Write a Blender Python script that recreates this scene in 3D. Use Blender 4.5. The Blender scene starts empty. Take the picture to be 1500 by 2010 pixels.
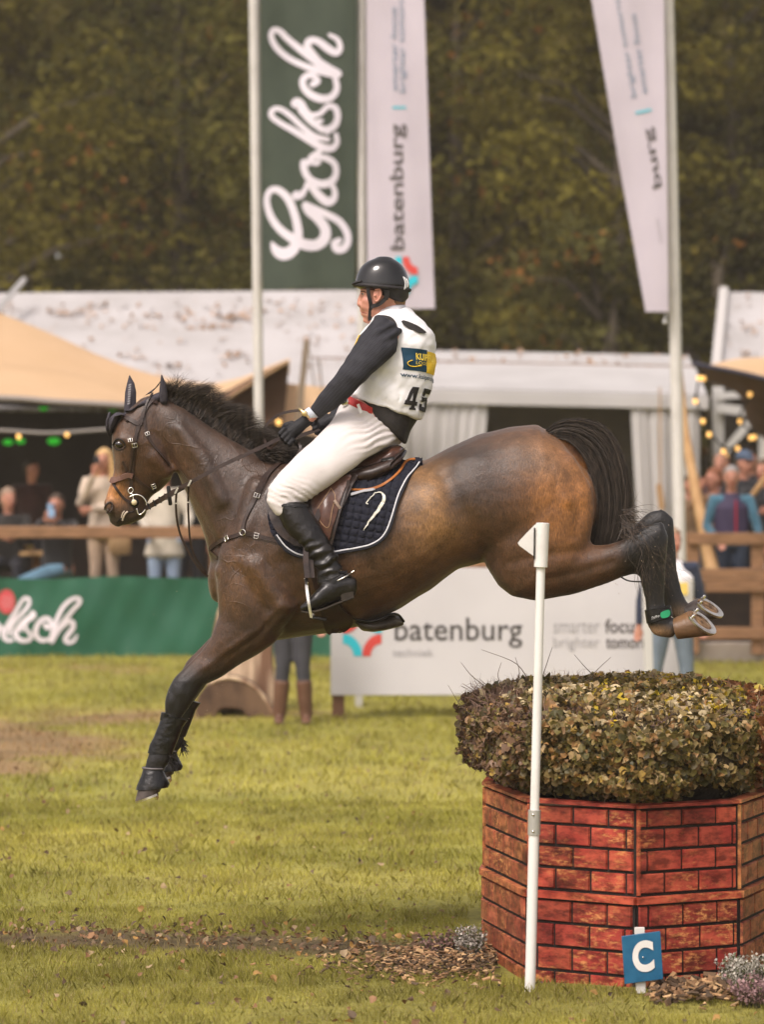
import bpy, bmesh, math, random
import numpy as np
from mathutils import Vector, Matrix, noise
from mathutils.bvhtree import BVHTree
from mathutils.geometry import delaunay_2d_cdt
random.seed(7); RNG = np.random.default_rng(7)
S = bpy.context.scene; COL = S.collection
PI = math.pi

# ---------------------------------------------------------------- camera, world, sun, exposure
F, H = 6880.0, 2.2                        # focal length in photo pixels, lens height in metres
cd = bpy.data.cameras.new('camera'); cam = bpy.data.objects.new('camera', cd); COL.objects.link(cam)
cam.location = (0, 0, H); cam.rotation_euler = (math.radians(90), 0, 0)
cd.sensor_fit = 'AUTO'; cd.sensor_width = 36; cd.lens = F/2010*36; cd.shift_y = -90/2010
cd.clip_start = 0.5; cd.clip_end = 900
cd.dof.use_dof = True; cd.dof.focus_distance = 15.9; cd.dof.aperture_fstop = 2.5; cd.dof.aperture_blades = 9
S.camera = cam
S.view_settings.view_transform = 'Standard'; S.view_settings.look = 'None'
S.view_settings.gamma = 1; S.view_settings.exposure = 0.7
W = bpy.data.worlds.new('World'); S.world = W; W.use_nodes = True
SUN_EL, SUN_AZ = math.radians(52), math.radians(212)     # azimuth clockwise from +Y: behind the lens, a little left
nt = W.node_tree; sk = nt.nodes.new('ShaderNodeTexSky'); sk.sky_type = 'NISHITA'; sk.sun_disc = False
sk.sun_elevation = SUN_EL; sk.sun_rotation = SUN_AZ; sk.dust_density = 4.0; sk.air_density = 1.0; sk.ozone_density = 1.0
bg = nt.nodes['Background']; bg.inputs['Strength'].default_value = 0.15
hs = nt.nodes.new('ShaderNodeHueSaturation'); hs.inputs['Saturation'].default_value = 0.25   # thin overcast: the blue is washed out
mxs = nt.nodes.new('ShaderNodeMixRGB'); mxs.blend_type = 'MULTIPLY'; mxs.inputs[0].default_value = 1
mxs.inputs[2].default_value = (1.0, 0.915, 0.89, 1)
nt.links.new(sk.outputs[0], hs.inputs['Color']); nt.links.new(hs.outputs[0], mxs.inputs[1]); nt.links.new(mxs.outputs[0], bg.inputs[0])
sl = bpy.data.lights.new('sun', 'SUN'); sl.energy = 1.5; sl.angle = math.radians(20); sl.color = (1.0, 0.915, 0.85)
so = bpy.data.objects.new('sun', sl); COL.objects.link(so)
sd = Vector((math.sin(SUN_AZ)*math.cos(SUN_EL), math.cos(SUN_AZ)*math.cos(SUN_EL), math.sin(SUN_EL)))
so.rotation_euler = sd.to_track_quat('Z', 'Y').to_euler(); so.location = (0, -5, 20)

# ---------------------------------------------------------------- helpers
def P(px, py, Y=16.0):
    return Vector(((px-750)*Y/F, Y, H-(py-915)*Y/F))

def lin(r, g, b):
    f = lambda c: (c/255/12.92) if c <= 10 else ((c/255+0.055)/1.055)**2.4
    return (f(r), f(g), f(b))

def mat(name, col=(.5,.5,.5), col2=None, scale=8.0, rough=.6, bump=0.0, bscale=60.0, metal=0.0, spec=.28,
        attr=False, emit=0.0, detail=4.0, stretch=(1,1,1), lo=.35, hi=.65, coat=0.0, trans=0.0, sheen=0.0):
    m = bpy.data.materials.new(name); m.use_nodes = True; n = m.node_tree.nodes; L = m.node_tree.links
    b = n['Principled BSDF']; b.inputs['Roughness'].default_value = rough; b.inputs['Metallic'].default_value = metal
    b.inputs['Specular IOR Level'].default_value = spec; b.inputs['Coat Weight'].default_value = coat
    b.inputs['Sheen Weight'].default_value = sheen
    tc = n.new('ShaderNodeTexCoord'); mp = n.new('ShaderNodeMapping'); mp.inputs['Scale'].default_value = stretch
    L.new(tc.outputs['Object'], mp.inputs['Vector'])
    src = None
    if attr:
        a = n.new('ShaderNodeAttribute'); a.attribute_name = 'col'; src = a.outputs['Color']
    if col2 is not None:
        t = n.new('ShaderNodeTexNoise'); t.inputs['Scale'].default_value = scale; t.inputs['Detail'].default_value = detail
        L.new(mp.outputs[0], t.inputs['Vector'])
        r = n.new('ShaderNodeValToRGB'); r.color_ramp.elements[0].position = lo; r.color_ramp.elements[1].position = hi
        r.color_ramp.elements[0].color = (*col, 1); r.color_ramp.elements[1].color = (*col2, 1)
        L.new(t.outputs['Fac'], r.inputs['Fac'])
        if src is not None:
            mm = n.new('ShaderNodeMixRGB'); mm.blend_type = 'MULTIPLY'; mm.inputs[0].default_value = 1
            L.new(src, mm.inputs[1]); L.new(r.outputs[0], mm.inputs[2]); src = mm.outputs[0]
        else: src = r.outputs[0]
    if src is not None: L.new(src, b.inputs['Base Color'])
    else: b.inputs['Base Color'].default_value = (*col, 1)
    if emit:
        b.inputs['Emission Strength'].default_value = emit
        if src is not None: L.new(src, b.inputs['Emission Color'])
        else: b.inputs['Emission Color'].default_value = (*col, 1)
    if bump:
        t2 = n.new('ShaderNodeTexNoise'); t2.inputs['Scale'].default_value = bscale; t2.inputs['Detail'].default_value = 3
        L.new(mp.outputs[0], t2.inputs['Vector'])
        bp = n.new('ShaderNodeBump'); bp.inputs['Strength'].default_value = bump; bp.inputs['Distance'].default_value = .01
        L.new(t2.outputs['Fac'], bp.inputs['Height']); L.new(bp.outputs[0], b.inputs['Normal'])
    if trans:
        tr = n.new('ShaderNodeBsdfTranslucent'); ms = n.new('ShaderNodeMixShader'); ms.inputs[0].default_value = trans
        if src is not None: L.new(src, tr.inputs[0])
        else: tr.inputs[0].default_value = (*col, 1)
        out = n['Material Output']; L.new(b.outputs[0], ms.inputs[1]); L.new(tr.outputs[0], ms.inputs[2]); L.new(ms.outputs[0], out.inputs[0])
    return m

def root_loc(o):
    v = Vector((0,0,0))
    while o is not None: v += o.location; o = o.parent
    return v

def tag(o, label=None, cat=None, group=None, kind=None):
    if label: o['label'] = label
    if cat: o['category'] = cat
    if group: o['group'] = group
    if kind: o['kind'] = kind
    return o

def thing(name, loc, label, cat, group=None, kind=None):
    o = bpy.data.objects.new(name, None); COL.objects.link(o); o.location = loc
    o.empty_display_size = .1
    return tag(o, label, cat, group, kind)

def link_mesh(name, me, m, parent=None, loc=None, smooth=True, sharp=False):
    """me is in world coordinates; it is moved into the frame of parent (or of loc for a top-level mesh)."""
    off = root_loc(parent) if parent is not None else Vector(loc if loc is not None else (0,0,0))
    if off.length: me.transform(Matrix.Translation(-off))
    o = bpy.data.objects.new(name, me); COL.objects.link(o)
    if parent is not None: o.parent = parent
    else: o.location = off
    for mm in (m if isinstance(m, (list, tuple)) else [m]): me.materials.append(mm)
    if smooth: me.shade_smooth()
    if sharp: me.set_sharp_from_angle(angle=.8)
    return o

class MB:
    def __init__(s): s.v = []; s.f = []; s.mi = []; s.cur = 0
    def add(s, vs, fs):
        o = len(s.v); s.v.extend([tuple(v) for v in vs]); s.f.extend([tuple(i+o for i in f) for f in fs]); s.mi.extend([s.cur]*len(fs)); return s
    def box(s, a, b, bev=0.0):
        x0,y0,z0 = a; x1,y1,z1 = b
        return s.add([(x0,y0,z0),(x1,y0,z0),(x1,y1,z0),(x0,y1,z0),(x0,y0,z1),(x1,y0,z1),(x1,y1,z1),(x0,y1,z1)],
              [(0,3,2,1),(4,5,6,7),(0,1,5,4),(1,2,6,5),(2,3,7,6),(3,0,4,7)])
    def obox(s, c, ax, ay, az):
        """box from centre and three half-axis vectors"""
        c = Vector(c); vs = []
        for k in (-1,1):
            for (i,j) in ((-1,-1),(1,-1),(1,1),(-1,1)): vs.append(c+ax*i+ay*j+az*k)
        return s.add(vs, [(0,3,2,1),(4,5,6,7),(0,1,5,4),(1,2,6,5),(2,3,7,6),(3,0,4,7)])
    def bar(s, p, q, w, d, up=None):
        p = Vector(p); q = Vector(q); t = (q-p); L = t.length; t.normalize()
        up = Vector(up) if up else (Vector((0,1,0)) if abs(t.y) < .9 else Vector((0,0,1)))
        a = t.cross(up).normalized(); b = t.cross(a).normalized()
        return s.obox((p+q)/2, a*(w/2), b*(d/2), t*(L/2))
    def loft(s, secs, n=24, cap=.6):
        rings = []
        cs = [x[0] for x in secs]
        def ring(c,u,v,e):
            r = []
            for k in range(n):
                t = 2*PI*k/n; a = math.cos(t); b = math.sin(t)
                a = math.copysign(abs(a)**(2/e), a); b = math.copysign(abs(b)**(2/e), b)
                r.append(c+u*a+v*b)
            return r
        def caps(i, j):
            c,u,v,e = secs[i]; t = (c-secs[j][0]).normalized(); h = min(u.length, v.length)*cap
            return c,u,v,e,t,h
        c,u,v,e,t,h = caps(0,1); pre = []
        if cap > 0:
            for th in (75,50,25):
                a = math.radians(th); pre.append(ring(c+t*h*math.sin(a), u*math.cos(a), v*math.cos(a), e))
        p0 = c+t*h
        c,u,v,e,t,h = caps(-1,-2); post = []
        if cap > 0:
            for th in (25,50,75):
                a = math.radians(th); post.append(ring(c+t*h*math.sin(a), u*math.cos(a), v*math.cos(a), e))
        p1 = c+t*h
        rings = pre+[ring(*x) for x in secs]+post
        vs = [p0]; 
        for r in rings: vs += r
        vs.append(p1); fs = []
        for k in range(n): fs.append((0, 1+(k+1)%n, 1+k))
        for i in range(len(rings)-1):
            a = 1+i*n; b = a+n
            for k in range(n): fs.append((a+k, a+(k+1)%n, b+(k+1)%n, b+k))
        a = 1+(len(rings)-1)*n; e_ = len(vs)-1
        for k in range(n): fs.append((a+k, a+(k+1)%n, e_))
        return s.add(vs, fs)
    def limb(s, pts, n=16, cap=.8, ref=(0,1,0), sub=0):
        """pts: (point, radius or (r_side, r_ref)); frames kept by a reference axis"""
        secs = []; P_ = [Vector(p[0]) for p in pts]
        for i, p in enumerate(pts):
            t = (P_[min(i+1,len(P_)-1)]-P_[max(i-1,0)]).normalized(); rf = Vector(ref)
            if abs(t.dot(rf)) > .95: rf = Vector((1,0,0)) if abs(t.x) < .9 else Vector((0,0,1))
            a = t.cross(rf).normalized(); b = a.cross(t).normalized()
            r = p[1] if isinstance(p[1], (tuple, list)) else (p[1], p[1])
            secs.append((P_[i], a*r[0], b*r[1], 2.0))
        return s.loft(secs, n, cap)
    def ball(s, c, r, n=12, squash=(1,1,1)):
        c = Vector(c); r = Vector((r*squash[0], r*squash[1], r*squash[2])); vs = [c+Vector((0,0,r.z))]; m = max(6, n//2)
        for i in range(1, m):
            th = PI*i/m
            for k in range(n):
                ph = 2*PI*k/n; vs.append(c+Vector((r.x*math.sin(th)*math.cos(ph), r.y*math.sin(th)*math.sin(ph), r.z*math.cos(th))))
        vs.append(c-Vector((0,0,r.z))); fs = [(0,1+k,1+(k+1)%n) for k in range(n)]
        for i in range(m-2):
            a = 1+i*n; fs += [(a+k, a+n+k, a+n+(k+1)%n, a+(k+1)%n) for k in range(n)]
        a = 1+(m-2)*n; fs += [(a+k, len(vs)-1, a+(k+1)%n) for k in range(n)]
        return s.add(vs, fs)
    def tube(s, pts, r, n=8):
        return s.limb([(p, r if not callable(r) else r(i/(len(pts)-1))) for i, p in enumerate(pts)], n, .3)
    def mesh(s, name='m'):
        me = bpy.data.meshes.new(name); me.from_pydata(s.v, [], s.f); me.update()
        for p, k in zip(me.polygons, s.mi): p.material_index = k
        return me
    def build(s, name, m, parent=None, loc=None, smooth=True, bevel=0.0, sub=0):
        me = s.mesh(name); bm = bmesh.new(); bm.from_mesh(me); bmesh.ops.recalc_face_normals(bm, faces=bm.faces); bm.to_mesh(me); bm.free()
        o = link_mesh(name, me, m, parent, loc, smooth, smooth and not sub)
        if bevel:
            b = o.modifiers.new('bevel', 'BEVEL'); b.width = bevel; b.segments = 2; b.limit_method = 'ANGLE'; b.angle_limit = .7
        if sub:
            b = o.modifiers.new('subsurf', 'SUBSURF'); b.levels = sub; b.render_levels = sub
        return o

def remesh(mb, vox, it=6, fac=.5):
    me = mb.mesh('tmp'); o = bpy.data.objects.new('tmp', me); COL.objects.link(o)
    r = o.modifiers.new('r', 'REMESH'); r.mode = 'VOXEL'; r.voxel_size = vox
    if it:
        sm = o.modifiers.new('s', 'SMOOTH'); sm.factor = fac; sm.iterations = it
    dg = bpy.context.evaluated_depsgraph_get(); ev = o.evaluated_get(dg); out = bpy.data.meshes.new_from_object(ev)
    bpy.data.objects.remove(o); bpy.data.meshes.remove(me)
    return out

def blob(name, mb, vox, m, parent=None, it=6, loc=None):
    return link_mesh(name, remesh(mb, vox, it), m, parent, loc)

def sec(x1, y1, x2, y2, hw, Y=16.0, e=2.2):
    a = P(x1,y1,Y); b = P(x2,y2,Y)
    return ((a+b)/2, (b-a)/2, Vector((0,hw,0)), e)

def crom(pts, n):
    """Catmull-Rom resample of a list of vectors / tuples into n points"""
    A = [Vector(p) for p in pts]; A = [2*A[0]-A[1]]+A+[2*A[-1]-A[-2]]; out = []; m = len(A)-3
    for i in range(n):
        t = i/(n-1)*m; k = min(int(t), m-1); t -= k; a,b,c,d = A[k:k+4]
        out.append(.5*((2*b)+(c-a)*t+(2*a-5*b+4*c-d)*t*t+(3*b-a-3*c+d)*t**3))
    return out

def ribbon(mb, pts, nrm, w, th, taper=False):
    """a flat strap of width w along pts with outward normals nrm; th thick"""
    n = len(pts); vs = []; fs = []
    for i in range(n):
        t = (pts[min(i+1,n-1)]-pts[max(i-1,0)]).normalized(); N = nrm[i].normalized(); a = t.cross(N).normalized()
        ww = w(i/(n-1)) if callable(w) else w
        for sx, sz in ((-1,0),(1,0),(1,1),(-1,1)): vs.append(pts[i]+a*(ww/2*sx)+N*(th*sz))
    for i in range(n-1):
        for k in range(4): fs.append((i*4+k, i*4+(k+1)%4, i*4+4+(k+1)%4, i*4+4+k))
    fs += [(0,1,2,3),(n*4-4,n*4-3,n*4-2,n*4-1)]
    mb.add(vs, fs); return mb

CAM = Vector((0,0,H))
def hit(bvh, px, py, lim=25):
    d = (P(px,py,16)-CAM).normalized(); r = bvh.ray_cast(CAM, d, lim)
    if r[0] is None:
        r = bvh.find_nearest(P(px,py,15.85))
    n = r[1]
    if n.dot(d) > 0: n = -n
    return r[0], n

def bvh_of(*objs):
    vs = []; fs = []
    for o in objs:
        off = len(vs); w = root_loc(o); vs += [v.co+w for v in o.data.vertices]; fs += [tuple(i+off for i in p.vertices) for p in o.data.polygons]
    return BVHTree.FromPolygons(vs, fs)

def strap(mb, bvh, pts, w, off=.004, th=.004, n=None):
    L = sum((Vector(pts[i+1])-Vector(pts[i])).length for i in range(len(pts)-1)); n = n or max(4, int(L/5))
    q = crom([(p[0],p[1],0) for p in pts], n); ps = []; ns = []
    for p in q:
        a, nn = hit(bvh, p.x, p.y); ps.append(a+nn*off); ns.append(nn)
    for _ in range(3):
        ps = [ps[0]]+[(ps[i-1]+ps[i]*2+ps[i+1])/4 for i in range(1,len(ps)-1)]+[ps[-1]]
        ns = [ns[0]]+[(ns[i-1]+ns[i]*2+ns[i+1]).normalized() for i in range(1,len(ns)-1)]+[ns[-1]]
    ribbon(mb, ps, ns, w, th); return ps, ns

def inside(x, y, poly):
    c = False; n = len(poly); j = n-1
    for i in range(n):
        if (poly[i][1] > y) != (poly[j][1] > y) and x < (poly[j][0]-poly[i][0])*(y-poly[i][1])/(poly[j][1]-poly[i][1])+poly[i][0]: c = not c
        j = i
    return c

def smooth_poly(poly, step=6):
    q = []; n = len(poly)
    for i in range(n):
        a,b,c,d = [Vector(poly[(i+k-1)%n]) for k in range(4)]
        m = max(1, int((c-b).length/step))
        for k in range(m):
            t = k/m; q.append(.5*((2*b)+(c-a)*t+(2*a-5*b+4*c-d)*t*t+(3*b-a-3*c+d)*t**3))
    return [(v.x,v.y) for v in q]

def drape(poly, bvh, off, th, step=6, fn=None, round_=True, smooth=3):
    """cloth or leather panel: polygon in photo coordinates laid on bvh, off above it and th thick; returns MB"""
    b = smooth_poly(poly, step) if round_ else poly
    xs = [p[0] for p in b]; ys = [p[1] for p in b]; pts = [Vector(p) for p in b]; nb = len(b)
    y = min(ys)+step*.6
    while y < max(ys):
        x = min(xs)+step*.6
        while x < max(xs):
            if inside(x,y,b) and min((p[0]-x)**2+(p[1]-y)**2 for p in b) > (step*.6)**2: pts.append(Vector((x,y)))
            x += step
        y += step
    r = delaunay_2d_cdt(pts, [(i,(i+1)%nb) for i in range(nb)], [], 1, 1e-4)
    V2, E2, F2 = r[0], r[1], r[2]
    hp = []; hn = []
    for v in V2:
        a, n = hit(bvh, v.x, v.y); hp.append(a); hn.append(n)
    adj = [[] for _ in V2]
    for f in F2:
        for i in range(len(f)): adj[f[i]].append(f[(i+1)%len(f)]); adj[f[(i+1)%len(f)]].append(f[i])
    for _ in range(smooth):
        yy = [p.y for p in hp]; nn = [n.copy() for n in hn]
        for i, ad in enumerate(adj):
            if ad:
                ym = sum(yy[k] for k in ad)/len(ad); t = min(yy[i], (yy[i]+ym)/2)
                d = (hp[i]-CAM); hp[i] = CAM+d*(t/hp[i].y)
                s_ = Vector((0,0,0))
                for k in ad: s_ += nn[k]
                hn[i] = (nn[i]+s_/len(ad)).normalized()
    mb = MB(); N = len(V2)
    extra = [fn(v.x, v.y) if fn else 0.0 for v in V2]
    top = [hp[i]+hn[i]*(off+th+extra[i]) for i in range(N)]; bot = [hp[i]+hn[i]*(off-.004) for i in range(N)]
    fs = [tuple(f) for f in F2]+[tuple(reversed([k+N for k in f])) for f in F2]
    cnt = {}
    for f in F2:
        for i in range(len(f)):
            a, c = f[i], f[(i+1)%len(f)]; cnt[(a,c)] = 1
    for (a,c) in cnt:
        if (c,a) not in cnt: fs.append((a,c,c+N,a+N))
    mb.add(top+bot, fs); return mb

def setcol(me, cols):
    a = me.color_attributes.new(name='col', type='FLOAT_COLOR', domain='POINT')
    c = np.ones((len(me.vertices), 4), np.float32); c[:, :cols.shape[1]] = cols; a.data.foreach_set('color', c.ravel())

def cards(name, C, N, size, cols, m, parent=None, loc=None, aspect=.6, fold=.25, lobed=False):
    """many small folded leaves: C centres (n,3), N facing normals (n,3), size (n,)"""
    n = len(C); up = RNG.normal(size=(n,3)); N = N/np.linalg.norm(N,axis=1,keepdims=True)
    a = np.cross(N, up); a /= np.linalg.norm(a,axis=1,keepdims=True); b = np.cross(N, a); s = size[:,None]
    w = aspect*(.75+.5*RNG.random((n,1)))
    if lobed:
        SH = [(-.5,0,0),(-.42,-.34,.10),(-.05,-.46,.30),(.12,-.27,.18),(.5,0,-.12),(.12,.27,.18),(-.05,.46,.30),(-.42,.34,.10)]
        tri = [(0,1,2,3),(0,3,4),(0,4,5),(0,5,6,7)]
    else: SH = [(-.5,0,0),(-.05,-.42,.3),(.5,0,0),(-.05,.42,.3)]; tri = [(0,1,2),(0,2,3)]
    V = np.stack([C+a*s*p-b*s*w*(-q)*(1.15 if lobed else 1)+N*s*fold*f + (RNG.normal(size=(n,3))*s*.05 if lobed else 0) for p,q,f in SH], 1).reshape(-1,3); K = len(SH)
    me = bpy.data.meshes.new(name); me.vertices.add(K*n); me.vertices.foreach_set('co', V.astype(np.float32).ravel())
    base = np.arange(n)[:,None]*K; T = np.concatenate([base+np.array(f)[None,:] for f in tri],1).ravel().astype(np.int32); ln = [len(f) for f in tri]; st = np.cumsum([0]+ln[:-1]); tot = sum(ln)
    me.loops.add(tot*n); me.loops.foreach_set('vertex_index', T); me.polygons.add(len(tri)*n)
    me.polygons.foreach_set('loop_start', (np.arange(n)[:,None]*tot+st[None,:]).ravel().astype(np.int32)); me.update(calc_edges=True); me.validate()
    setcol(me, np.repeat(cols, K, 0)); return link_mesh(name, me, m, parent, loc, False)

def strands(name, paths, w, m, parent=None, loc=None, cols=None):
    """paths (n,k,3) hair ribbons"""
    P_ = np.asarray(paths, float); n, k, _ = P_.shape
    T = np.gradient(P_, axis=1); T /= np.linalg.norm(T,axis=2,keepdims=True)+1e-9
    R = np.zeros((n,1,3)); R[:,:,1] = -1; R = R+.8*RNG.normal(size=(n,1,3)); A = np.cross(T, R); A /= np.linalg.norm(A,axis=2,keepdims=True)+1e-9
    t = np.linspace(0,1,k)[None,:,None]; ww = np.asarray(w).reshape(-1,1,1)*(1-.85*t**1.5)*.5
    V = np.stack([P_-A*ww, P_+A*ww], 2).reshape(-1,3)
    me = bpy.data.meshes.new(name); me.vertices.add(len(V)); me.vertices.foreach_set('co', V.astype(np.float32).ravel())
    base = (np.arange(n)[:,None]*k+np.arange(k-1)[None,:]).ravel()*2
    Q = np.stack([base,base+1,base+3,base+2],1).ravel().astype(np.int32); nf = len(base)
    me.loops.add(4*nf); me.loops.foreach_set('vertex_index', Q); me.polygons.add(nf)
    me.polygons.foreach_set('loop_start', (np.arange(nf)*4).astype(np.int32)); me.update(calc_edges=True)
    if cols is not None: setcol(me, np.repeat(cols, 2*k, 0))
    return link_mesh(name, me, m, parent, loc, True)

def text2d(s, bold=0.0, res=3, shear=0.0):
    c = bpy.data.curves.new('t', 'FONT'); c.body = s; c.offset = bold; c.resolution_u = res; c.shear = shear
    o = bpy.data.objects.new('t', c); COL.objects.link(o)
    dg = bpy.context.evaluated_depsgraph_get(); me = bpy.data.meshes.new_from_object(o.evaluated_get(dg))
    V = [(v.co.x, v.co.y) for v in me.vertices]; Fc = [tuple(p.vertices) for p in me.polygons]
    bpy.data.objects.remove(o); bpy.data.curves.remove(c); bpy.data.meshes.remove(me)
    x0 = min(v[0] for v in V); x1 = max(v[0] for v in V); y0 = min(v[1] for v in V); y1 = max(v[1] for v in V)
    return [((x-x0)/(x1-x0), (y-y0)/(y1-y0)) for x,y in V], Fc

def letters(name, s, fn, m, parent, bold=0.0, shear=0.0, sub=False):
    """fn(u,v) -> world point, u and v in 0..1 over the text's own box"""
    V, Fc = text2d(s, bold, 3, shear); mb = MB(); mb.add([fn(u,v) for u,v in V], Fc)
    return mb.build(name, m, parent, smooth=False)

# ---------------------------------------------------------------- materials
LEATHER = mat('dark leather', (.035,.018,.012), (.06,.03,.018), 40, .38, .15, 180)
TAN = mat('tan leather', (.36,.13,.03), (.28,.09,.02), 30, .4, .1, 150)
STEEL = mat('steel', (.75,.72,.66), None, rough=.22, metal=1.0)
BRASS = mat('brass', (.8,.6,.3), None, rough=.28, metal=1.0)
BLACKR = mat('black rubber', (.005,.005,.005), (.010,.009,.008), 30, .35, .3, 60, spec=.3)
NAVY = mat('navy quilt cloth', (.006,.007,.014), (.010,.011,.020), 60, .8, .2, 300, spec=.25)
WHITEP = mat('white paint', (.54,.52,.49), (.46,.44,.41), 6, .45, .05, 40, lo=.45, hi=.8)
WOOD = mat('fence wood', (.27,.145,.075), (.17,.09,.045), 5, .7, .2, 40, stretch=(1,1,6))
WOODP = mat('pale pole wood', (.42,.26,.12), (.33,.19,.08), 6, .7, .2, 30, stretch=(1,1,.2))
CANVASW = mat('white tarpaulin', (.46,.44,.435), (.39,.37,.36), 1.2, .6, .1, 3, trans=.08)
SKIN = mat('skin', (.44,.21,.14), (.36,.16,.11), 14, .5, .06, 120)  # toned down to carry the shade under the right canopy
EYEB = mat('eye', (.01,.006,.005), None, rough=.05, coat=1.0)
# ================================================================ SETTING: ground
def ss(a, b, x): t = np.clip((x-a)/(b-a), 0, 1); return t*t*(3-2*t)
def gz(x, y): return .11*ss(30.5, 37, np.asarray(y, float)) + 0*np.asarray(x, float)
def vnoise(x, y, s, seed=0):
    """cheap smooth value noise on arrays"""
    x = np.asarray(x)*s+seed*17.3; y = np.asarray(y)*s+seed*9.1; xi = np.floor(x); yi = np.floor(y); fx = x-xi; fy = y-yi
    fx = fx*fx*(3-2*fx); fy = fy*fy*(3-2*fy)
    h = lambda a, b: np.modf(np.abs(np.sin(a*127.1+b*311.7+seed*5.7)*43758.5453))[0]
    return (h(xi,yi)*(1-fx)+h(xi+1,yi)*fx)*(1-fy)+(h(xi,yi+1)*(1-fx)+h(xi+1,yi+1)*fx)*fy
def dirt(x, y):
    n = vnoise(x,y,1.7,1)*.6+vnoise(x,y,5,2)*.4
    a = np.exp(-(((x+3.7)/1.9)**2+((y-27.5)/3.2)**2))*1.45
    a = a+np.exp(-(((x+1.8)/1.6)**2+((y-31.0)/.8)**2))*.7
    a = a+np.exp(-(((x-3.8)/1.5)**2+((y-24)/4.)**2))*.75
    st = np.exp(-((y-(16.05-.16*x))/.33)**2)*ss(1.2,.2,x)
    a = a+st*1.25+np.exp(-(((x-.2)/.5)**2+((y-15.5)/.4)**2))*.7
    a = a+.5*ss(34.5,35.8,y)*ss(37.6,36.8,y)
    return np.clip((a+n-.95)*2.2, 0, 1)
def grass_cols(x, y, jit=0):
    n = vnoise(x,y,.9,3)[:,None]; n2 = vnoise(x,y,3.1,4)[:,None]; n3 = vnoise(x,y,9,8)[:,None]
    g = np.array([[.270,.256,.044]])*(1-n)+np.array([[.395,.352,.078]])*n
    g = g*(.66+.35*n2+.34*n3)
    g = g*(1-.22*(ss(20,15,y))[:,None])
    d = dirt(x,y)[:,None]*.85; nr_ = (np.asarray(y) < 18)[:,None]; c = g*(1-d)+np.where(nr_, np.array([[.085,.052,.03]]), np.array([[.27,.16,.085]]))*(.7+.6*n2)*d
    if jit: c = c*(1+jit*(RNG.random((len(x),1))-.5)); dry = RNG.random(len(x)) < .10; c[dry] = np.array([.30,.24,.11])*(.7+.5*RNG.random((dry.sum(),1)))
    return np.clip(c,0,1)
xs = np.concatenate([[-400,-120,-50,-25,-14], np.arange(-9,9.01,.15), [14,25,50,120,400]])
ys = np.concatenate([[-60,-10,2,8], np.arange(11,40.01,.15), [44,50,60,80,150,500]])
X, Yg = np.meshgrid(xs, ys); X = X.ravel(); Yg = Yg.ravel(); Z = gz(X,Yg)-.012+.02*vnoise(X,Yg,2.2,6)*((Yg>11)&(Yg<40))
me = bpy.data.meshes.new('ground'); nx = len(xs)
me.from_pydata(np.stack([X,Yg,Z],1).tolist(), [], [(r*nx+c, r*nx+c+1, (r+1)*nx+c+1, (r+1)*nx+c) for r in range(len(ys)-1) for c in range(nx-1)])
setcol(me, grass_cols(X,Yg)*.75)
GROUNDM = mat('ground soil and turf', (.75,.75,.75), (1.25,1.25,1.25), 22, .9, .7, 40, attr=True, lo=.3, hi=.7)
tag(link_mesh('ground', me, GROUNDM), kind='structure')

GRASSM = mat('grass blades', (.8,.8,.8), (1.2,1.2,1.2), 3, .55, attr=True, spec=.2, trans=.5)
def grass(n, y0, y1, hw, hh, ww):
    y = y0+(y1-y0)*RNG.random(n)**.85; x = (RNG.random(n)*2-1)*(y*.109+hw); k = np.ones(n, bool)
    pl = (x>.42)&(x<1.8)&(y>14.7)&(y<17.4)&((y-14.72) > .66*np.abs(x-1.07)-.02); k &= ~pl
    d = dirt(x,y); k &= RNG.random(n) > d*np.where(y < 18, .93, .70)
    cl = vnoise(x,y,6,11); x = x[k]; y = y[k]; cl = cl[k]; n = len(x); z = gz(x,y)-.01
    h = hh*(.45+.8*RNG.random(n))*(.65+.8*cl); th = RNG.random(n)*2*PI; ln = .25+.7*RNG.random(n)
    dx = np.cos(th); dy = np.sin(th); w = ww*(.7+.6*RNG.random(n)); ph = RNG.random(n)*PI
    sx = np.cos(ph)*w/2; sy = np.sin(ph)*w/2*.5
    B = np.stack([x,y,z],1); Sd = np.stack([sx,sy,0*sx],1); U = np.stack([dx*h*ln*.35, dy*h*ln*.35, h*.62],1); T = np.stack([dx*h*ln, dy*h*ln, h],1)
    V = np.stack([B-Sd, B+Sd, B+U+Sd*.7, B+T, B+U-Sd*.7],1).reshape(-1,3)
    return V, np.repeat(grass_cols(x,y,.38)*1.12,5,0)
Vs, Cs = [], []
for a in ((120000,13.2,17.5,.9,.036,.0038),(75000,17.5,23,1.2,.042,.006),(66000,23,39.5,1.6,.055,.011)):
    v, c = grass(*a); Vs.append(v); Cs.append(c)
V = np.concatenate(Vs); Cc = np.concatenate(Cs); n = len(V)//5
me = bpy.data.meshes.new('grass'); me.vertices.add(len(V)); me.vertices.foreach_set('co', V.astype(np.float32).ravel())
q = np.arange(n)*5; T = np.stack([q,q+1,q+2,q+3,q+4],1).ravel().astype(np.int32)
me.loops.add(5*n); me.loops.foreach_set('vertex_index', T); me.polygons.add(n); me.polygons.foreach_set('loop_start', (np.arange(n)*5).astype(np.int32))
me.update(calc_edges=True); setcol(me, Cc); tag(link_mesh('grass', me, GRASSM, smooth=False), kind='stuff')

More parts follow.
